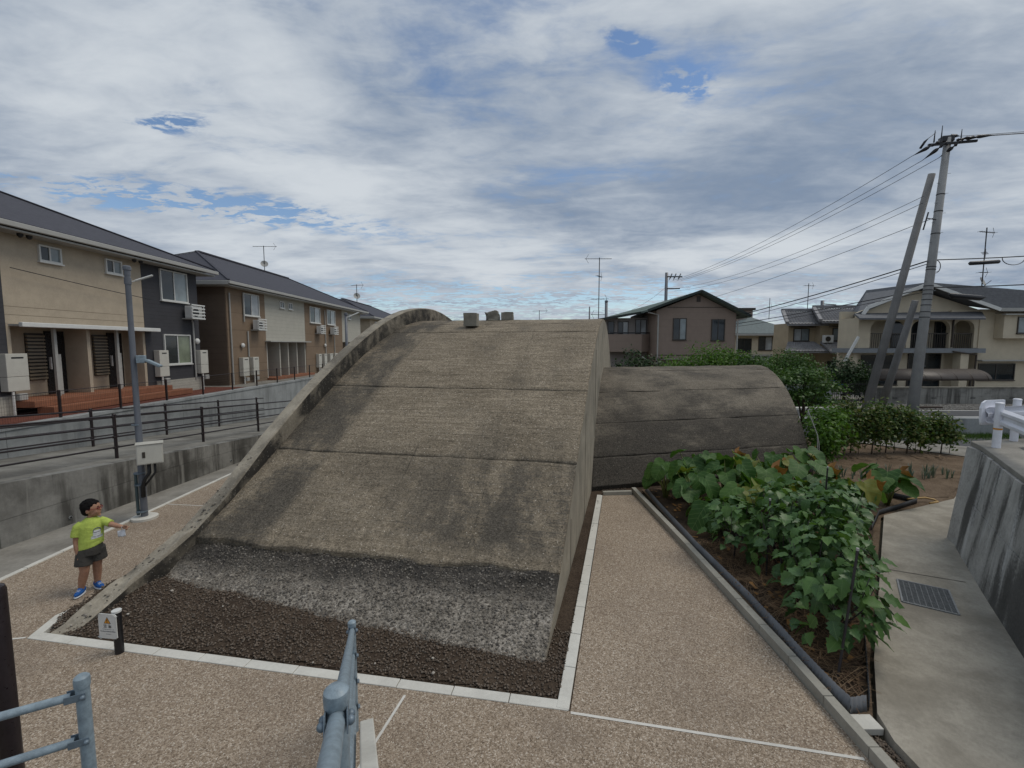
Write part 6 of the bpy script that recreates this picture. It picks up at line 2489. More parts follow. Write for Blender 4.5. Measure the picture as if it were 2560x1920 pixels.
m.tube([mw + Vector((0, 0, -.026)), mw + ku * .03 + Vector((0, 0, -.045))], .002, 5)
m.build('ear_loop', MT['sole'], fm, kind='stuff')

# ------------------------------------------------------------------ foreground rails and stairs
def clamp_post(t, p, z0, d, rails, r=.038):
    """round post with a domed cap and a two-plate clamp for each rail"""
    p = Vector(p)
    m_ = MB()
    m_.tube([(p.x, p.y, z0), (p.x, p.y, p.z - .015)], r, 22)
    po = m_.build('post', MT['galv'], t, auto=True)
    m_ = MB()
    m_.lathe(p, [(r + .0035, -.045), (r + .005, -.01), (r + .003, .004), (r * .75, .014), (r * .3, .019), (.002, .02)], 24)
    m_.build('post_cap', MT['galv'], po, auto=True)
    d = Vector(d).normalized()
    s = Vector((-d.y, d.x, 0)).normalized()
    return po, s


def stair_rail():
    A, B = Vector((-.54, 1.30, 2.69)), Vector((-1.53, 4.10, 1.11))
    t = thing('handrail', 'grey-blue galvanised stair handrail coming up at the bottom centre', 'railing', (A.x, A.y, 1.6))
    d = (B - A).normalized()
    s = Vector((-d.y, d.x, 0)).normalized()
    for p, z0 in ((A, 1.5), (B, 0.0)):
        clamp_post(t, p, z0, d, 0, .034)
    back = A - d * 1.0
    up = Vector((0, 0, 1))
    for k, off in enumerate((.085, .34, .60, .86)):
        for (a, b) in ((back, A), (A, B)):
            a2, b2 = a + d * .055 - up * off, b - d * .05 - up * off
            m_ = MB()
            m_.tube([a2, b2], .0255 if k == 0 else .0215, 18)
            rl_ = m_.build('rail', MT['galv'], t, auto=True)
            m_ = MB()
            m_.tube([b2 - d * .004, b2 + d * .006], .027 if k == 0 else .0225, 18)
            m_.build('rail_end', MT['galv_dark'], rl_, auto=True)
        for p in (A, B):
            for sg_ in (-1, 1):
                c = p - up * off + s * sg_ * .032
                m_ = MB()
                m_.obox(c - d * .035, (.12, .005, .060), d, up)
                pl_ = m_.build('clamp_plate', MT['galv_dark'], t, bevel=.002)
                for q in (-.085, .0):
                    m_ = MB()
                    m_.ellipsoid(c - d * (.035 - .035) + d * q * .9 + s * sg_ * .008, (.014, .014, .014), 10, 8)
                    m_.build('bolt', MT['galv_dark'], pl_, smooth=True)
    return t


stair_rail()
t = thing('railing', 'grey-blue galvanised railing end at the bottom left corner', 'railing', (-2.13, 2.1, 1.0))
pp = Vector((-2.13, 2.10, 2.11))
d = Vector((-.24, -.15, .01)).normalized()
clamp_post(t, pp, .3, d, 0, .028)
s = Vector((-d.y, d.x, 0)).normalized()
for k, off in enumerate((.085, .32, .56, .8)):
    a = pp + d * .045 - Vector((0, 0, off))
    m = MB()
    m.tube([a, a + d * 2.2], .0195, 18)
    rl_ = m.build('rail', MT['galv'], t, auto=True)
    for sg_ in (-1, 1):
        c = pp - Vector((0, 0, off)) + s * sg_ * .026 + d * .025
        m = MB()
        m.obox(c, (.08, .004, .038), d)
        pl_ = m.build('clamp_plate', MT['galv_dark'], t, bevel=.002)
        m = MB()
        m.ellipsoid(c + s * sg_ * .008 - d * .03, (.012, .012, .012), 8, 6)
        m.build('bolt', MT['galv_dark'], pl_, smooth=True)
m = MB()
m.tube([(-3.0, 2.5, .2), (-3.0, 2.5, 2.33), (-3.0, 2.5, 2.355), (-3.0, 2.5, 2.37)], [.052, .052, .045, .02], 20)
m.build('dark_post', MT['brown_rail'], None, auto=True, label='thick dark brown post cut by the left edge behind the railing', cat='post')
stairs = MB()
A, B = Vector((-.54, 1.30, 0)), Vector((-1.53, 4.10, 0))
d = (B - A).normalized()
s = Vector((-d.y, d.x, 0))
for k in range(8):
    z1 = 1.60 - k * .2
    p, q = A + d * (k * .33 - .4), A + d * ((k + 1) * .33 - .4)
    if k == 7:
        z1 = .2
    if q.y > 3.55:
        break
    stairs.hexa([p + s * .04, p + s * 1.25, q + s * 1.25, q + s * .04][::-1] and [tuple(x) for x in (p + s * .04, q + s * .04, q + s * 1.25, p + s * 1.25)],
                [(x.x, x.y, z1) for x in (p + s * .04, q + s * .04, q + s * 1.25, p + s * 1.25)])
stairs.build('stairs', MT['slab'], kind='structure')
m = MB()
p, q = A + d * .2 - s * .05, A + d * 2.02 - s * .05
o = -s * .10
m.hexa([(p.x, p.y, 0), (p.x + o.x, p.y + o.y, 0), (q.x + o.x, q.y + o.y, 0), (q.x, q.y, 0)],
       [(p.x, p.y, 1.85), (p.x + o.x, p.y + o.y, 1.85), (q.x + o.x, q.y + o.y, .88), (q.x, q.y, .88)])
m.build('stair_parapet', MT['kerb'], None, bevel=.01, label='pale concrete stair parapet beside the handrail at the bottom edge', cat='wall')

# ------------------------------------------------------------------ utility poles and cables
UP = Vector((18.25, 20.4, ZR))
TOP = Vector((18.93, 20.45, 12.7))
up_ = thing('utility_pole', 'tall concrete utility pole with crossarm and insulators at the right', 'utility pole', UP)
m = MB()
m.tube([UP, UP.lerp(TOP, .5), TOP], [.215, .17, .125], 20)
m.build('shaft', MT['utility'], up_, smooth=True)


def on(f):
    return UP.lerp(TOP, f)


for f in (.355, .375, .40, .42, .44, .455, .47, .53, .54, .66, .74, .80):
    m = MB()
    c = on(f)
    r_ = .215 - .09 * f
    m.tube([c, c + Vector((0.002, 0, .035))], r_ + .012, 16)
    m.build('band', MT['black_metal'], up_, auto=True)
for f in np.arange(.14, .9, .035):
    m = MB()
    c = on(f)
    sx = 1 if int(f * 1000) % 2 else -1
    m.tube([c, c + Vector((sx * .28, -.06, 0))], .009, 5)
    m.build('step_bolt', MT['galv_dark'], up_)
ca = Vector((1, -.25, 0)).normalized()
c0 = TOP + Vector((0, -.05, -.28))
m = MB()
m.obox(c0 + Vector((.05, -.12, 0)), (1.75, .09, .09), ca)
arm = m.build('crossarm', MT['black_metal'], up_)
m = MB()
m.obox(c0 + Vector((.0, .12, .24)), (.45, .35, .25), ca)
m.build('transformer_box', MT['black_metal'], up_, bevel=.03)


def insul(a, b, t, r_=.05):
    """string of insulator sheds and a pointed cover"""
    a, b = Vector(a), Vector(b)
    pts, rs = [], []
    for i in range(13):
        f = i / 12
        pts.append(a.lerp(b, f))
        rs.append((.02 + (r_ if i % 2 else 0)) if f < .5 else max(.012, r_ * 2.0 * (1 - f) * 1.6))
    m_ = MB()
    m_.tube(pts, rs, 10)
    return m_.build('insulator', MT['black_metal'], t, smooth=True)


ins = [((18.35, 20.2, 12.45), (17.55, 20.6, 12.0)), ((18.6, 20.1, 12.40), (18.02, 20.6, 11.82)), ((19.1, 20.0, 12.40), (18.72, 20.6, 11.92))]
for a, b in ins:
    insul(a, b, up_)
insr = [((19.15, 20.3, 12.55), (20.1, 20.1, 12.62)), ((19.2, 20.0, 12.50), (20.4, 19.8, 12.55)), ((19.0, 20.4, 12.78), (19.5, 20.5, 12.8))]
for a, b in insr:
    insul(a, b, up_, .045)
for x, dz in ((18.2, .45), (18.5, .65), (19.35, .5)):
    m = MB()
    m.tube([(x, 20.3, 12.45), (x + .02, 20.3, 12.5 + dz)], [.03, .012], 8)
    m.build('lightning_spike', MT['black_metal'], up_)
m = MB()
m.tube([(18.25, 20.3, 12.85), (17.95, 20.3, 12.62), (17.85, 20.35, 12.5), (17.72, 20.4, 12.25)], [.012, .012, .05, .05], 8)
m.build('cutout_fuse', MT['black_metal'], up_, smooth=True)
m = MB()
m.tube([on(.71) + Vector((-.15, -.1, 0)), on(.71) + Vector((-.62, -.15, .05))], .02, 6)
lb = m.build('low_bracket', MT['black_metal'], up_)
m = MB()
m.tube([on(.71) + Vector((-.55, -.15, .3)), on(.71) + Vector((-.72, -.15, -.45))], .028, 8)
m.build('low_insulator', MT['black_metal'], up_)

st1 = MB()
st1.tube([(17.15, 21.7, ZR - .1), (18.62, 20.75, 11.3)], [.19, .135], 18)
st1.build('leaning_pole', MT['utility_d'], None, smooth=True, label='long grey strut pole leaning against the utility pole near its top', cat='pole')
st2 = MB()
st2.tube([(18.55, 22.5, ZR - .1), (18.32, 20.75, 5.75)], [.17, .13], 18)
st2.build('leaning_pole', MT['utility_d'], None, smooth=True, label='short grey strut pole propping the utility pole at half height', cat='pole')

fp = thing('utility_pole', 'distant utility pole with crossarm above the green-roofed house', 'utility pole', (15.15, 45, 0))
m = MB()
m.tube([(15.15, 45, 0), (15.15, 45, 10.8)], [.2, .14], 12)
m.build('shaft', MT['grey_pole'], fp, smooth=True)
for z, l0, l1 in ((10.35, 0, 1.5), (9.2, 0, 1.3)):
    m = MB()
    m.box(15.15 + l0, 15.15 + l1, 44.85, 44.95, z, z + .1)
    m.build('crossarm', MT['black_metal'], fp)
for x in (15.65, 16.05, 16.5):
    insul((x, 44.9, 10.7), (x - .35, 44.7, 10.0), fp, .05)
fq = thing('utility_pole', 'tiny far utility pole left of the tall aerial', 'utility pole', (11.5, 70, 0))
m = MB()
m.tube([(11.9, 70, 0), (11.9, 70, 9.6)], [.2, .1], 8)
m.build('shaft', MT['grey_pole'], fq, smooth=True)
m = MB()
m.box(11.2, 13.4, 69.9, 70.0, 7.0, 7.12)
m.build('crossarm', MT['black_metal'], fq)
fr_ = thing('utility_pole', 'dark slim pole right beside the tall aerial behind the crest', 'utility pole', (7.9, 38, 0))
m = MB()
m.tube([(7.85, 38, 0), (7.85, 38, 7.3)], .12, 10)
m.build('shaft', MT['grey_pole'], fr_, smooth=True)
m = MB()
m.lathe((7.85, 38, 7.3), [(.14, 0), (.14, .12), (.05, .15)], 10)
m.build('cap', MT['grey_pole'], fr_)
fs_ = thing('utility_pole', 'distant pole with lamp arm behind the tiled roof', 'utility pole', (30, 44, 0))
m = MB()
m.tube([(29.9, 44, 0), (29.9, 44, 8.0)], [.2, .15], 10)
m.build('shaft', MT['grey_pole'], fs_, smooth=True)
m = MB()
m.tube([(29.9, 44, 7.7), (31.2, 44, 7.6), (31.3, 44, 7.35)], .05, 6)
m.build('lamp_arm', MT['black_metal'], fs_)


def cable(label, a, b, sag, r_, group=None, n_=24):
    a, b = Vector(a), Vector(b)
    pts = []
    for i in range(n_ + 1):
        f = i / n_
        p = a.lerp(b, f)
        p.z -= sag * 4 * f * (1 - f)
        pts.append(p)
    m_ = MB()
    m_.tube(pts, r_, 6)
    return m_.build('cable', MT['black_metal'], None, label=label, cat='cable', group=group)


for (a, b), e in zip(ins, ((15.65, 44.7, 10.0), (16.05, 44.7, 10.0), (16.45, 44.7, 10.0))):
    cable('high-voltage line from the utility pole crossarm to the distant pole', b, e, .55, .011, 'high-voltage lines to the distant pole')
for (a, b) in insr:
    cable('high-voltage line running from the crossarm off the right edge', b, (b[0] + 22, b[1] - 5.5, b[2] + 1.2), .5, .010, 'high-voltage lines off the right edge')
cable('upper of two thin lines from the pole\'s low bracket', (17.93, 20.3, 10.2), (15.6, 44.8, 9.2), .7, .010)
cable('lower of two thin lines from the pole\'s low bracket', (17.93, 20.3, 9.92), (15.9, 44.8, 9.0), .7, .010)
cable('single line from mid pole down behind the green-roofed house', (18.5, 20.4, 9.3), (15.4, 52, 7.3), .5, .012)
cable('thick telephone cable sloping down left from the pole', (18.4, 20.4, 7.45), (14.5, 40.0, 5.2), .25, .028)
cable('second telephone cable just under the thick one', (18.4, 20.4, 7.32), (14.8, 40.0, 5.05), .30, .016)
cable('lower service cable pair crossing the leaning poles', (18.5, 20.4, 6.25), (15.0, 44, 5.0), .25, .022)
cable('thin lower service cable beneath the service pair', (18.5, 20.4, 6.12), (15.2, 44, 4.8), .28, .014)
tc_ = cable('telephone cable running off the right edge with a black box', (18.6, 20.4, 7.5), (30, 20.1, 8.3), .15, .024)
m = MB()
m.tube([(20.15, 20.28, 7.33), (20.2, 20.28, 7.33), (21.4, 20.25, 7.40), (21.45, 20.25, 7.40)], [.05, .085, .085, .05], 12)
m.build('cable_closure', MT['black_metal'], None, auto=True, label='long black splice box hanging from the right-hand telephone cable', cat='cable box')
cable('lower cable running off the right edge over the slate roof', (18.7, 20.4, 6.3), (30, 20.1, 7.0), .15, .026)
m = MB()
m.tube([(19.35, 20.25, 6.0), (19.5, 20.25, 5.92), (20.7, 20.22, 5.82), (20.9, 20.22, 5.86)], [.04, .12, .12, .05], 12)
m.build('cable_closure', MT['black_metal'], None, auto=True, label='black splice box hanging low before the slate roof', cat='cable box')
m = MB()
m.tube([(18.6 + .35 * math.sin(a) * .6 + .15, 20.35, 7.2 + .28 * math.cos(a)) for a in np.linspace(0, 5.2, 16)], .016, 6)
m.build('cable_loop', MT['black_metal'], None, smooth=True, label='slack black cable loop on the right side of the pole', cat='cable')
m = MB()
m.tube([(22.0 + .5 * math.cos(a), 20.2, 7.55 + .3 * math.sin(a)) for a in np.linspace(math.pi, 2 * math.pi, 14)], .016, 6)
m.build('cable_loop', MT['black_metal'], None, smooth=True, label='drooping cable loop near the right edge', cat='cable')
cable('thin wire from the far pole to the pole beside the aerial', (15.1, 45, 9.4), (7.85, 38, 6.0), .5, .010)
cable('thin wire slanting across the cream apartment wall', (-14.3, 13.1, 5.95), (-14.3, 18.0, 5.55), .02, .012)

# ------------------------------------------------------------------ vegetation
MT['egg'] = leafmat('eggplant_leaf', [(.036, .086, .028), (.060, .132, .036), (.098, .195, .048), (.046, .108, .034)], .14, .42, vein=38, isl=False)
MT['egg_y'] = leafmat('eggplant_leaf_young', [(.08, .17, .04), (.11, .21, .05)], .3, .42, vein=38, isl=False)
MT['taro'] = leafmat('taro_leaf', [(.040, .105, .024), (.066, .152, .032), (.105, .205, .042)], .3, .58, vein=16, isl=False)
MT['taro_y'] = leafmat('taro_leaf_yellow', [(.17, .22, .04), (.24, .24, .05)], .3, .5, vein=16, isl=False)
MT['dead'] = leafmat('dead_leaf', [(.24, .11, .035), (.34, .18, .06), (.20, .08, .03)], .2, .7, isl=False)
MT['stem'] = plain('green_stem', (.11, .15, .05), .6, .2)
MT['stem_p'] = plain('purple_stem', (.035, .03, .03), .6, .2)
MT['stem_t'] = plain('taro_stalk', (.20, .22, .07), .5, .2)
MT['bark'] = plain('bark', (.06, .045, .032), .9, .25, 8, .5)
MT['leek'] = leafmat('leek_blade', [(.075, .125, .105), (.12, .18, .15), (.20, .22, .14)], .15, .5)
MT['fol_d'] = leafmat('dark_foliage', [(.016, .038, .012), (.032, .068, .02), (.05, .098, .028)], .2, .5)
MT['fol_m'] = leafmat('mid_foliage', [(.036, .085, .018), (.066, .140, .026), (.10, .195, .036)], .3, .5)
MT['fol_b'] = leafmat('bright_foliage', [(.050, .115, .014), (.085, .185, .022), (.14, .26, .035)], .35, .5)
MT['fol_v'] = leafmat('bean_foliage', [(.03, .07, .016), (.06, .125, .022), (.10, .17, .03), (.22, .22, .07), (.05, .10, .02)], .3, .5)
MT['grass'] = leafmat('grass_blade', [(.035, .085, .015), (.07, .14, .025), (.12, .18, .04)], .25, .6)
MT['straw'] = leafmat('straw', [(.16, .10, .055), (.24, .16, .09), (.11, .06, .035), (.30, .22, .14)], .1, .8)


def leaf_mesh(name, mat, outline, fold, droop, wave, seed, n=9):
    """folded leaf along +Y, unit length; outline = (y, half width)"""
    r_ = np.random.default_rng(seed)
    ys_ = np.array([o[0] for o in outline])
    ws = np.array([o[1] for o in outline])
    m_ = MB()
    vs = []
    for y, w in zip(ys_, ws):
        zc = -droop * y * y
        jl, jr = 1 + .14 * (r_.random() - .5), 1 + .14 * (r_.random() - .5)
        wv = wave * (r_.random() - .5)
        wv2 = wave * (r_.random() - .5)
        vs += [(-w * jl, y - .06 * w, zc + fold * w + wv), (0, y, zc), (w * jr, y - .06 * w, zc + fold * w + wv2)]
    fs = []
    for i in range(len(outline) - 1):
        a = i * 3
        fs += [(a, a + 1, a + 4, a + 3), (a + 1, a + 2, a + 5, a + 4)]
    m_.add(vs, fs)
    return m_.mesh(name, mat, None, True)


EGG = [(0, .03), (.08, .22), (.19, .38), (.29, .25), (.42, .41), (.54, .25), (.68, .28), (.80, .13), (1.0, .01)]
EGG2 = [(0, .03), (.07, .19), (.20, .37), (.33, .30), (.46, .40), (.60, .26), (.74, .25), (.88, .10), (1.0, .01)]
EL = [leaf_mesh('leaf', MT['egg'], EGG, .22, .25, .06, 1), leaf_mesh('leaf', MT['egg'], EGG2, .12, .45, .08, 2),
      leaf_mesh('leaf', MT['egg'], EGG, .35, .12, .08, 3), leaf_mesh('leaf', MT['egg_y'], EGG2, .25, .2, .06, 4)]


def taro_mesh(name, mat, seed, cup=.10, droop=.3, wave=.05):
    """peltate heart-shaped blade; the stalk joins at the origin, tip towards +Y"""
    r_ = np.random.default_rng(seed)
    N_ = 18
    vs = [(0, 0, 0)]
    for k, rr in enumerate((.55, 1.0)):
        for i in range(N_):
            a = 2 * math.pi * i / N_
            cy, sx = math.cos(a), math.sin(a)
            rad = .36 + .30 * max(0, cy) ** 2.2 + .16 * max(0, -cy) * abs(sx) * 2.0 - .12 * max(0, -cy) ** 6
            x, y = rad * sx * 1.05 * rr, rad * cy * rr
            z = cup * (abs(x) * 1.2) - droop * max(0, y) ** 2 - .15 * max(0, -y) ** 2 + (wave * (r_.random() - .5) + wave * .6 * math.sin(5 * a)) * rr ** 2
            vs.append((x, y, z))
    fs = [(0, 1 + i, 1 + (i + 1) % N_) for i in range(N_)]
    fs += [(1 + i, 1 + N_ + i, 1 + N_ + (i + 1) % N_, 1 + (i + 1) % N_) for i in range(N_)]
    m_ = MB()
    m_.add(vs, [f[::-1] for f in fs])
    return m_.mesh(name, mat, None, True)


TA = [taro_mesh('leaf', MT['taro'], 1), taro_mesh('leaf', MT['taro'], 2, .2, .5), taro_mesh('leaf', MT['taro'], 3, .02, .15, .07)]
TY = taro_mesh('leaf', MT['taro_y'], 4, .25, .5, .1)
TD = taro_mesh('leaf', MT['dead'], 5, .9, 1.3, .25)


def orient(fwd, up):
    y = Vector(fwd).normalized()
    z = Vector(up)
    z = (z - y * z.dot(y))
    if z.length < 1e-4:
        z = Vector((0, 0, 1)) - y * y.z
    z.normalize()
    x = y.cross(z)
    return Matrix((x, y, z)).transposed().to_euler()


def eggplant(loc, h, r_, n, label, seed):
    rd = random.Random(seed)
    t = thing('eggplant', label, 'eggplant', loc, 'eggplants in the vegetable bed')
    L0 = Vector(loc)
    st = MB()
    st.tube([L0, L0 + Vector((rd.uniform(-.05, .05), rd.uniform(-.05, .05), h * .45))], [.016, .011], 6)
    tips = []
    for k in range(7):
        a = k * 2.4 + rd.random()
        b = L0 + Vector((0, 0, h * rd.uniform(.12, .4)))
        e = L0 + Vector((math.cos(a) * r_ * rd.uniform(.5, .9), math.sin(a) * r_ * rd.uniform(.5, .9), h * rd.uniform(.65, .98)))
        mid_ = b.lerp(e, .5) + Vector((math.cos(a) * .08, math.sin(a) * .08, -.02))
        st.tube([b, mid_, e], [.010, .008, .004], 5)
        tips.append((b, mid_, e))
    st.build('stem', MT['stem_p'], t, smooth=True, kind='stuff')
    for i in range(n):
        # leaves sit in the outer shell of an uneven dome
        a = rd.uniform(0, 6.283)
        f = rd.random()
        zz = h * (.22 + .80 * f ** .75)
        prof_ = math.sin(math.pi * min(1, max(0.05, (zz / h - .02)) ** .8 * .92)) ** .6
        rr = r_ * prof_ * (rd.uniform(.55, 1.08))
        p = Vector((math.cos(a) * rr, math.sin(a) * rr, zz + rd.uniform(-.05, .05)))
        out = Vector((math.cos(a), math.sin(a), 0))
        fwd = out * rd.uniform(.5, 1.0) + Vector((rd.uniform(-.6, .6), rd.uniform(-.6, .6), rd.uniform(-.9, .15)))
        upv = Vector((rd.uniform(-.6, .6), rd.uniform(-.6, .6), 1)) + out * .35
        s = rd.uniform(.13, .235) * (1.0 if f < .9 else .8)
        me_ = EL[3] if (f > .82 and rd.random() < .35) or rd.random() < .05 else EL[rd.randrange(3)]
        link('leaf', me_, t, p, orient(fwd, upv), (s, s, s))
    return t


EP0 = [((3.98, 5.25, .03), 1.05, .46, 130, 'front-most eggplant at the tip of the bed, before the dark stake'),
      ((4.22, 5.95, .03), 1.12, .48, 130, 'second eggplant from the tip of the bed, right of the stake'),
      ((4.75, 6.35, .03), 1.10, .46, 120, 'eggplant beside the walkway edging, nearest the grating'),
      ((4.22, 6.75, .03), 1.15, .48, 120, 'eggplant on the path side, third from the tip of the bed'),
      ((5.05, 7.05, .03), 1.20, .48, 110, 'eggplant on the walkway side, fourth from the tip of the bed'),
      ((4.55, 7.55, .03), 1.18, .48, 110, 'eggplant in the middle of the bed among its neighbours'),
      ((5.65, 7.75, .03), 1.18, .48, 100, 'eggplant on the walkway side just before the far taro'),
      ((5.1, 8.2, .03), 1.12, .46, 90, 'rear eggplant against the yellowing taro leaves'),
      ((3.88, 7.6, .03), .95, .42, 100, 'left-most eggplant, close to the edging before the taro'),
      ((6.25, 8.45, .03), 1.05, .46, 90, 'right-hand rear eggplant toward the lone taro')]
for i, (lc, h, r_, n, lb_) in enumerate(EP0):
    eggplant(lc, h * 1.06, r_ * 1.08, int(n * 1.2), lb_, 40 + i)


def taro(loc, h, n, label, seed, dead=0, spread=.45, yellow=.1, big=1.0):
    rd = random.Random(seed)
    t = thing('taro_plant', label, 'taro', loc, 'taro plants in the vegetable bed')
    for i in range(n):
        a = i * 2.399 + rd.uniform(-.4, .4)
        out = Vector((math.cos(a), math.sin(a), 0))
        is_dead = i < dead
        hh = h * (rd.uniform(.75, 1.0) if is_dead else rd.uniform(.6, 1.05))
        rr = spread * rd.uniform(.5, 1.1)
        e = out * rr + Vector((0, 0, hh))
        mid_ = out * rr * .35 + Vector((0, 0, hh * .62))
        m_ = MB()
        L0 = Vector(loc)
        m_.tube([L0 + out * .03, L0 + mid_, L0 + e], [.020, .014, .008], 6)
        sk = m_.build('stalk', MT['stem_t'], t, smooth=True)
        s = rd.uniform(.40, .58) * big * (.8 if is_dead else 1)
        fwd = out * .9 + Vector((rd.uniform(-.4, .4), rd.uniform(-.4, .4), rd.uniform(-1.6, -.25)))
        upv = Vector((rd.uniform(-.4, .4), rd.uniform(-.4, .4), 1)) + out * .5 + Vector((0, -.25, 0))
        me_ = TD if is_dead else (TY if rd.random() < yellow else TA[rd.randrange(3)])
        link('leaf', me_, t, e, orient(fwd, upv), (s, s, s))
    return t


TP = [((3.75, 10.75, .03), .75, 6, 0, .05, 'left-most taro plant, nearest the far end of the path'),
      ((4.45, 10.95, .03), .95, 6, 0, .05, 'tall taro plant against the dark tail vault, second from the left'),
      ((4.05, 9.75, .03), .85, 6, 0, .05, 'taro plant behind the edging with broad drooping leaves'),
      ((4.9, 10.1, .03), .95, 6, 0, .1, 'taro plant in the left clump, behind the broad-leaved one'),
      ((5.35, 10.95, .03), .95, 6, 1, .3, 'taro plant with yellow-green leaves before the tail vault'),
      ((5.75, 10.1, .03), .85, 6, 2, .4, 'taro plant with crumpled brown leaves, left of the withered pair'),
      ((6.3, 10.85, .03), .95, 6, 2, .35, 'withered taro plant with orange-brown edges, at the middle of the row'),
      ((6.95, 10.4, .03), .90, 6, 1, .2, 'taro plant with one brown hanging leaf, right of the withered one'),
      ((7.2, 11.3, .03), 1.0, 5, 1, .1, 'right-most tall taro plant below the end of the tail vault'),
      ((4.1, 8.75, .03), .62, 5, 0, .1, 'low taro plant leaning over the edging before the eggplants'),
      ((4.9, 9.1, .03), .75, 5, 0, .1, 'taro plant half hidden behind the rear eggplants, left one'),
      ((6.0, 9.2, .03), .80, 5, 1, .2, 'taro plant half hidden behind the rear eggplants, right one'),
      ((7.55, 9.75, .03), .70, 4, 1, .1, 'taro plant between the eggplants and the lone walled taro'),
      ((8.75, 10.25, .03), .75, 4, 1, .0, 'lone taro inside the dark bent edging by the walkway')]
for i, (lc, h, n, dd, yl, lb_) in enumerate(TP):
    taro(lc, h * 1.05, n + 6, lb_, 80 + i, dd, .46, yl, 1.0)


def leaf_cloud(n, blobs, size, mat, name, parent, flat=.5, seed=1, clump=0.0):
    """many small leaf faces through the crown's volume; blobs = (centre, radii, weight)"""
    r_ = np.random.default_rng(seed)
    w = np.array([b[2] for b in blobs], float)
    k = r_.choice(len(blobs), n, p=w / w.sum())
    C_ = np.array([b[0] for b in blobs], float)[k]
    Rr = np.array([b[1] for b in blobs], float)[k]
    v = r_.normal(size=(n, 3))
    v /= np.linalg.norm(v, axis=1)[:, None]
    rad = r_.random(n) ** .45
    bump_ = 1 + .30 * np.sin(v[:, 0] * 5 + k * 1.3) * np.sin(v[:, 2] * 6 + k) + .15 * np.sin(v[:, 1] * 11 + v[:, 0] * 7)
    P_ = C_ + v * (rad * bump_)[:, None] * Rr
    nr = v * .6 + r_.normal(size=(n, 3)) * .6 + np.array([0, 0, flat])
    nr /= np.linalg.norm(nr, axis=1)[:, None]
    t1 = np.cross(nr, r_.normal(size=(n, 3)))
    t1 /= np.linalg.norm(t1, axis=1)[:, None]
    t2 = np.cross(nr, t1)
    s = size * (0.6 + .8 * r_.random(n))[:, None]
    V__ = np.stack([P_ - t1 * s * .5, P_ + t2 * s * .28 + nr * s * .08, P_ + t1 * s * .5, P_ - t2 * s * .28 + nr * s * .08], 1).reshape(-1, 3)
    F_ = np.arange(n * 4).reshape(n, 4)
    V__ -= np.array(OFF[parent])
    return link(name, np_mesh(name, V__, F_, mat), parent)


def shrub(name, label, base, blobs, n, size, mat, seed, trunk=.05, group=None, cat='bush', flat=.5):
    t = thing(name, label, cat, base, group)
    b = Vector(base)
    m_ = MB()
    top = max(bb[0][2] for bb in blobs)
    m_.tube([b, b + Vector((.03, 0, (top - b.z) * .5)), b + Vector((.0, .02, top - b.z))], [trunk, trunk * .8, trunk * .4], 8)
    for bb in blobs:
        c = Vector(bb[0])
        s = b + Vector((0, 0, (c.z - b.z) * .4))
        m_.tube([s, s.lerp(c, .6) + Vector((0, 0, .05)), c], [trunk * .5, trunk * .35, trunk * .15], 6)
    m_.build('trunk', MT['bark'], t, smooth=True, kind='stuff')
    leaf_cloud(n, blobs, size, MT[mat], 'crown', t, flat, seed)
    return t


# climbing vegetables on canes beyond the leek rows
bl = ['left-most', 'second', 'third', 'fourth', 'fifth', 'sixth', 'right-most']
for i in range(7):
    x, y = 10.75 + i * .68, 14.75 + .10 * i + (.15 if i % 2 else 0)
    hh = 1.55 + (.2 if i in (1, 2, 3) else 0) - (.2 if i > 4 else 0)
    shrub('bean_plant', bl[i] + ' climbing bean plant in the row on canes beyond the leeks', (x, y, .02),
          [((x, y, hh * .72), (.50, .42, hh * .36), 1), ((x + .2, y - .05, hh * .48), (.42, .38, hh * .30), .8), ((x - .2, y, hh * (.82 + .1 * math.sin(i * 2.1))), (.40, .34, hh * .24), .6)], 1500, .115, 'fol_v', 300 + i, .02, 'climbing beans on canes', 'bean plant')
    m = MB()
    m.tube([(x + .2, y - .1, 0), (x + .22, y - .1, hh * .95)], .010, 5)
    m.build('cane', MT['bark'], None, label='thin cane behind the ' + bl[i] + ' climbing bean plant', cat='cane')
shrub('leafy_bush', 'bright green leafy bush at the right end of the tail vault', (9.75, 14.0, .02),
      [((9.75, 14.0, 1.15), (.75, .7, .65), 1), ((9.55, 13.6, .6), (.5, .5, .5), .7), ((10.2, 14.3, 1.45), (.6, .6, .45), .7), ((9.45, 13.3, .95), (.35, .35, .55), .4)], 2600, .12, 'fol_b', 21, .04)
shrub('persimmon_tree', 'small tree with layered leaves just above the tail vault end', (11.3, 17.4, .02),
      [((10.9, 17.2, 1.9), (.9, .6, .22), 1), ((11.9, 17.3, 2.15), (.9, .7, .25), 1), ((11.4, 17.4, 2.65), (.9, .7, .28), .9), ((12.2, 17.5, 1.55), (.6, .5, .2), .5), ((10.6, 17.1, 2.4), (.6, .5, .22), .6)], 3200, .13, 'fol_m', 22, .07, None, 'tree', 1.2)
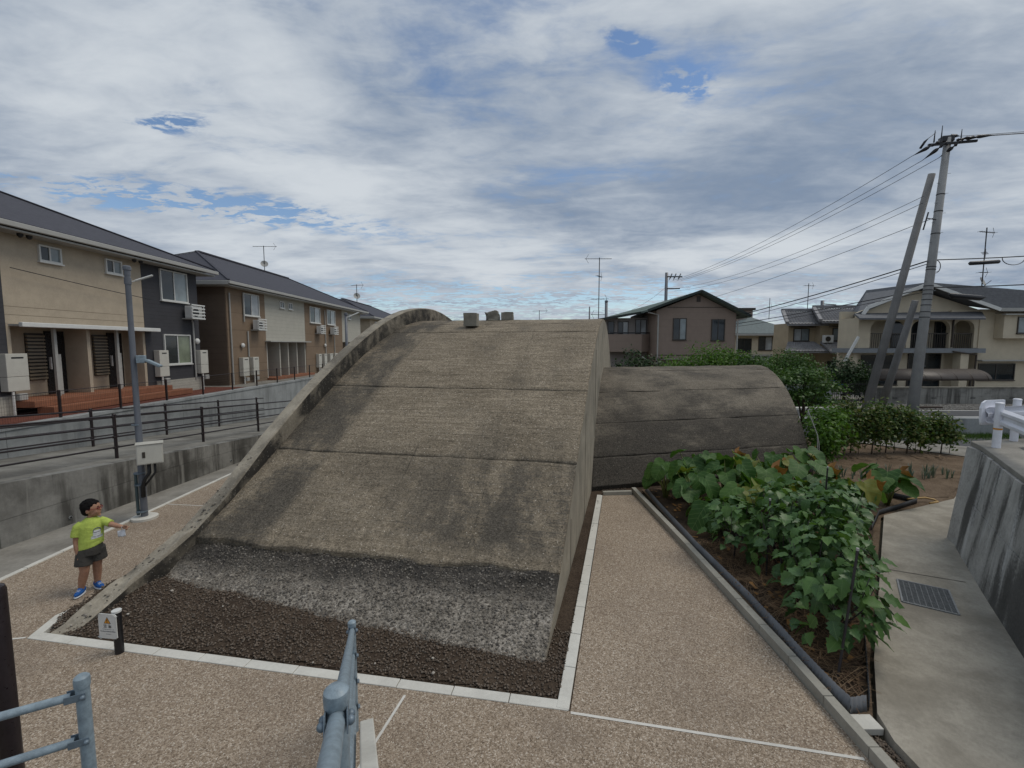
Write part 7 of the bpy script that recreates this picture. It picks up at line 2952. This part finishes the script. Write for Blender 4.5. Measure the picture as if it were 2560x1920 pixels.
# green masses behind the tail vault
bushes = [('big_bush', 'broad feathery green bush before the green-roofed house, middle one', (10.0, 23.0, .3), [((10.0, 23, 2.6), (1.5, 1.2, 1.15), 1.2), ((9.2, 22.8, 2.2), (1.2, 1, .9), .8), ((10.9, 23.1, 2.9), (1.2, 1, .8), .8)], 7500, .13, 'fol_b'),
          ('big_bush', 'feathery green bush at the left, under the house awning', (8.2, 24.0, .3), [((8.4, 23, 2.15), (1.2, 1, .95), 1), ((7.7, 23, 1.9), (.8, .8, .8), .6)], 3800, .13, 'fol_b'),
          ('big_bush', 'dense green bush right of the house gable, above the vault top', (12.3, 22.8, .3), [((12.3, 22.8, 2.35), (1.2, 1.1, .95), 1), ((11.6, 22.6, 2.3), (1.0, .9, .9), .7)], 4800, .13, 'fol_m'),
          ('dark_bush', 'dark glossy bush in the corner of the bunker end wall', (7.6, 27.5, .2), [((7.6, 27.5, 2.1), (1.2, 1, 1.4), 1), ((8.6, 27.5, 1.9), (1.0, 1, 1.1), .7)], 3000, .18, 'fol_d'),
          ('round_tree', 'rounded green tree before the tiled house, largest there', (15.6, 24.8, .6), [((15.3, 24.8, 2.75), (1.2, 1.1, .75), 1), ((14.6, 24.6, 2.5), (.9, .9, .7), .7), ((16.1, 24.8, 2.3), (.9, .9, .7), .7)], 5200, .13, 'fol_m'),
          ('shrub', 'bright low shrub under the rounded tree', (14.6, 23.6, .6), [((14.6, 23.6, 1.9), (.9, .7, .5), 1), ((15.3, 23.7, 1.8), (.7, .6, .45), .6)], 2600, .12, 'fol_b'),
          ('shrub', 'yellow-green shaped shrub left of the blue panel', (16.3, 23.8, .6), [((16.3, 23.8, 1.75), (.75, .6, .6), 1)], 1800, .11, 'fol_v'),
          ('round_tree', 'dark evergreen behind the black gate', (18.2, 24.6, .6), [((18.2, 24.6, 2.1), (1.1, .9, 1.0), 1), ((19.0, 24.7, 1.8), (.9, .8, .9), .7)], 4200, .14, 'fol_d'),
          ('shrub', 'leafy shrub spilling over the block wall by the road', (14.9, 22.2, .6), [((14.9, 22.2, 1.3), (.8, .4, .3), 1), ((14.2, 22.1, 1.0), (.6, .4, .35), .8)], 1800, .12, 'fol_m')]
for i, (nm, lb_, bs, bb, n, sz, mt_) in enumerate(bushes):
    shrub(nm, lb_, bs, bb, n, sz, mt_, 400 + i, .08, None, 'tree' if 'tree' in nm else 'bush')
# clipped hedge
hg = thing('hedge', 'dark clipped hedge block behind the small layered tree', 'hedge', (14.0, 23.0, .6))
rr = np.random.default_rng(77)
n = 6500
P_ = np.stack([rr.uniform(12.6, 15.0, n), rr.uniform(22.9, 23.6, n), rr.uniform(.8, 1.95, n)], 1)
face = rr.integers(0, 3, n)
P_[face == 0, 1] = 22.9 + rr.random((face == 0).sum()) * .08
P_[face == 1, 2] = 1.95 - rr.random((face == 1).sum()) * .08
nr = rr.normal(size=(n, 3)) * .6 + np.where((face == 1)[:, None], [0, 0, 1.0], [0, -1.0, 0.3])
nr /= np.linalg.norm(nr, axis=1)[:, None]
t1 = np.cross(nr, rr.normal(size=(n, 3)))
t1 /= np.linalg.norm(t1, axis=1)[:, None]
t2 = np.cross(nr, t1)
s = (.07 * (.6 + .8 * rr.random(n)))[:, None]
V__ = np.stack([P_ - t1 * s, P_ + t2 * s * .6, P_ + t1 * s, P_ - t2 * s * .6], 1).reshape(-1, 3) - np.array(OFF[hg])
link('foliage', np_mesh('foliage', V__, np.arange(n * 4).reshape(n, 4), MT['fol_d']), hg)
m = MB()
for x in (12.9, 13.5, 14.1, 14.7):
    m.tube([(x, 23.25, .6), (x, 23.25, 1.6)], .03, 6)
m.build('trunks', MT['bark'], hg, kind='stuff')
m = MB()
m.slab([(17.0, 24.2, 1.62), (18.1, 24.2, 1.62), (18.1, 25.2, 1.78), (17.0, 25.2, 1.78)], (0, 0, -.05))
m.build('blue_panel', plain('blue_tarpaulin', (.05, .22, .52), .5), None, label='small blue roof panel between the shrubs before the tiled house', cat='panel')

# leeks
def leek_mesh(seed):
    rd = random.Random(seed)
    m_ = MB()
    for k in range(7):
        a = rd.uniform(0, 6.28)
        d_ = Vector((math.cos(a), math.sin(a), 0))
        sd_ = Vector((-d_.y, d_.x, 0))
        ln = rd.uniform(.28, .48)
        lean = rd.uniform(.05, .5)
        p0 = d_ * .02
        p1 = d_ * (.02 + lean * .12) + Vector((0, 0, ln * .6))
        p2 = d_ * (.02 + lean * .35) + Vector((0, 0, ln * (1 - lean * .45)))
        w = .013
        m_.add([p0 - sd_ * w, p0 + sd_ * w, p1 + sd_ * w, p1 - sd_ * w, p2], [(0, 1, 2, 3), (3, 2, 4)])
    return m_.mesh('leek', MT['leek'], None)


LK = [leek_mesh(i) for i in range(4)]
rd = random.Random(5)
for row, (yy_, cnt, x0, x1) in enumerate(((12.25, 16, 9.2, 13.0), (12.55, 10, 9.4, 12.6))):
    for i in range(cnt):
        x = x0 + (x1 - x0) * (i + rd.uniform(-.3, .3)) / cnt
        s = rd.uniform(.7, 1.05)
        link('leek', LK[rd.randrange(4)], None, (x, yy_ + rd.uniform(-.08, .08), .03), (0, 0, rd.uniform(0, 6)), (s, s, s),
             label='grey-green leek standing in the row across the bare soil', cat='leek', group='leeks in the row across the soil')

# soil ridge, straw and dead leaves
U, V = np.meshgrid(np.linspace(8.9, 14.4, 70), np.linspace(10.8, 16.0, 70), indexing='ij')
zz = .02 + .05 * np.exp(-((V - 12.4) / .35) ** 2) + .07 * np.exp(-((V - 14.8) / .45) ** 2) + .03 * fbm(U, V, .5, 4, 3.1) + .01
me = np_mesh('soil_ridges', np.stack([U, V, zz], -1).reshape(-1, 3), grid_faces(70, 70), MT['soil'], True)
k = in_poly(U.ravel(), V.ravel(), [(8.9, 12.8), (9.2, 10.9), (10.7, 10.75), (14.6, 13.6), (13.4, 16.2), (10, 16.2)])
F = grid_faces(70, 70)
F = F[k[F].all(1)]
me = np_mesh('soil_ridges', np.stack([U, V, zz], -1).reshape(-1, 3), F, MT['soil'], True)
link('soil_ridges', me, kind='structure')
U, V = np.meshgrid(np.linspace(3.42, 8.0, 80), np.linspace(4.3, 11.4, 120), indexing='ij')
k = in_poly(U.ravel(), V.ravel(), [(3.43, 4.32), (3.62, 4.33), (4.22, 5.15), (8.0, 9.6), (8.0, 11.3), (3.43, 11.3)])
zz = .06 + .10 * fbm(U, V, .6, 4, 6.0)
F = grid_faces(80, 120)
F = F[k[F].all(1)]
me = np_mesh('bed_soil', np.stack([U, V, zz], -1).reshape(-1, 3), F, MT['dark_soil'], True)
link('bed_soil', me, kind='structure')


def litter(n, poly_, lo, hi, w, mat, name, label, zf, cat, seed):
    r_ = np.random.default_rng(seed)
    p = np.array(poly_)
    x, y = r_.uniform(p[:, 0].min(), p[:, 0].max(), n * 3), r_.uniform(p[:, 1].min(), p[:, 1].max(), n * 3)
    kk = np.where(in_poly(x, y, poly_))[0][:n]
    x, y = x[kk], y[kk]
    n = len(x)
    a = r_.random(n) * 6.28
    ln = r_.uniform(lo, hi, n)
    tl = r_.normal(size=n) * .18
    d_ = np.stack([np.cos(a), np.sin(a), tl], 1) * ln[:, None] / 2
    sd_ = np.stack([-np.sin(a), np.cos(a), np.zeros(n)], 1) * w
    c = np.stack([x, y, zf(x, y) + .015 + np.abs(tl) * ln * .5 + r_.random(n) * .03], 1)
    V__ = np.stack([c - d_ - sd_, c + d_ - sd_ * .6, c + d_ + sd_ * .6, c - d_ + sd_], 1).reshape(-1, 3)
    me_ = np_mesh(name, V__, np.arange(n * 4).reshape(n, 4), MT[mat])
    return link(name, me_, None, label=label, cat=cat, kind='stuff')


bedz = lambda x, y: .06 + .10 * fbm(x, y, .6, 4, 6.0)
litter(2600, [(3.45, 4.35), (3.62, 4.36), (4.3, 5.2), (5.6, 6.8), (5.0, 8.2), (3.45, 8.2)], .10, .38, .0035, 'straw', 'straw_mulch', 'straw mulch strewn under the eggplants', bedz, 'straw', 9)
litter(260, [(3.45, 4.4), (4.3, 5.2), (7.8, 9.5), (7.0, 11.2), (3.5, 11.2)], .05, .14, .03, 'dead', 'fallen_leaves', 'brown fallen leaves on the vegetable bed soil', bedz, 'leaves', 10)
litter(150, [(10.8, 14.2), (14.3, 14.2), (14.2, 15.6), (10.8, 15.6)], .05, .2, .02, 'straw', 'dry_litter', 'pale dry litter under the climbing beans', lambda x, y: .08 + 0 * x, 'leaves', 12)
# verge grass below the pale road wall
r_ = np.random.default_rng(15)
n = 5200
x, y = r_.uniform(13.6, 20.5, n), 18.42 - np.abs(r_.normal(size=n)) * .38
a = r_.random(n) * 6.28
hgt = r_.uniform(.06, .22, n)
c = np.stack([x, y, np.zeros(n)], 1)
sd_ = np.stack([np.cos(a), np.sin(a), 0 * a], 1) * .008
tp = c + np.stack([r_.normal(size=n) * .05, r_.normal(size=n) * .05, hgt], 1)
V__ = np.stack([c - sd_, c + sd_, tp], 1).reshape(-1, 3)
link('verge_grass', np_mesh('verge_grass', V__, np.arange(n * 3).reshape(n, 3), MT['grass']), None, label='strip of green grass along the foot of the pale road wall', cat='grass', kind='stuff')
# stakes among the eggplants
for (a, b, lb_) in (((3.62, 4.72, .03), (3.93, 4.95, 1.42), 'dark garden stake leaning right at the tip of the eggplant bed'),
                    ((4.05, 6.9, .03), (4.08, 6.95, 1.30), 'dark garden stake among the path-side eggplants'),
                    ((5.9, 8.3, .03), (5.92, 8.3, 1.45), 'dark garden stake behind the rear eggplants')):
    m = MB()
    m.tube([a, b], .014, 8)
    st = thing('garden_stake', lb_, 'stake', a)
    m.build('shaft', MT['stem_p'], st, auto=True)
    m = MB()
    m.tube([b, (b[0], b[1], b[2] + .03)], .016, 8)
    m.build('cap', MT['trim'], st, auto=True)
m = MB()
m.slab([(12.95, 12.3, .03), (13.5, 12.7, .03), (13.45, 12.9, .42), (13.1, 12.75, .40)], (.1, -.15, 0))
m.build('black_sheet', MT['dark_plastic'], None, label='black plastic sheet heaped against the right wall', cat='sheet')
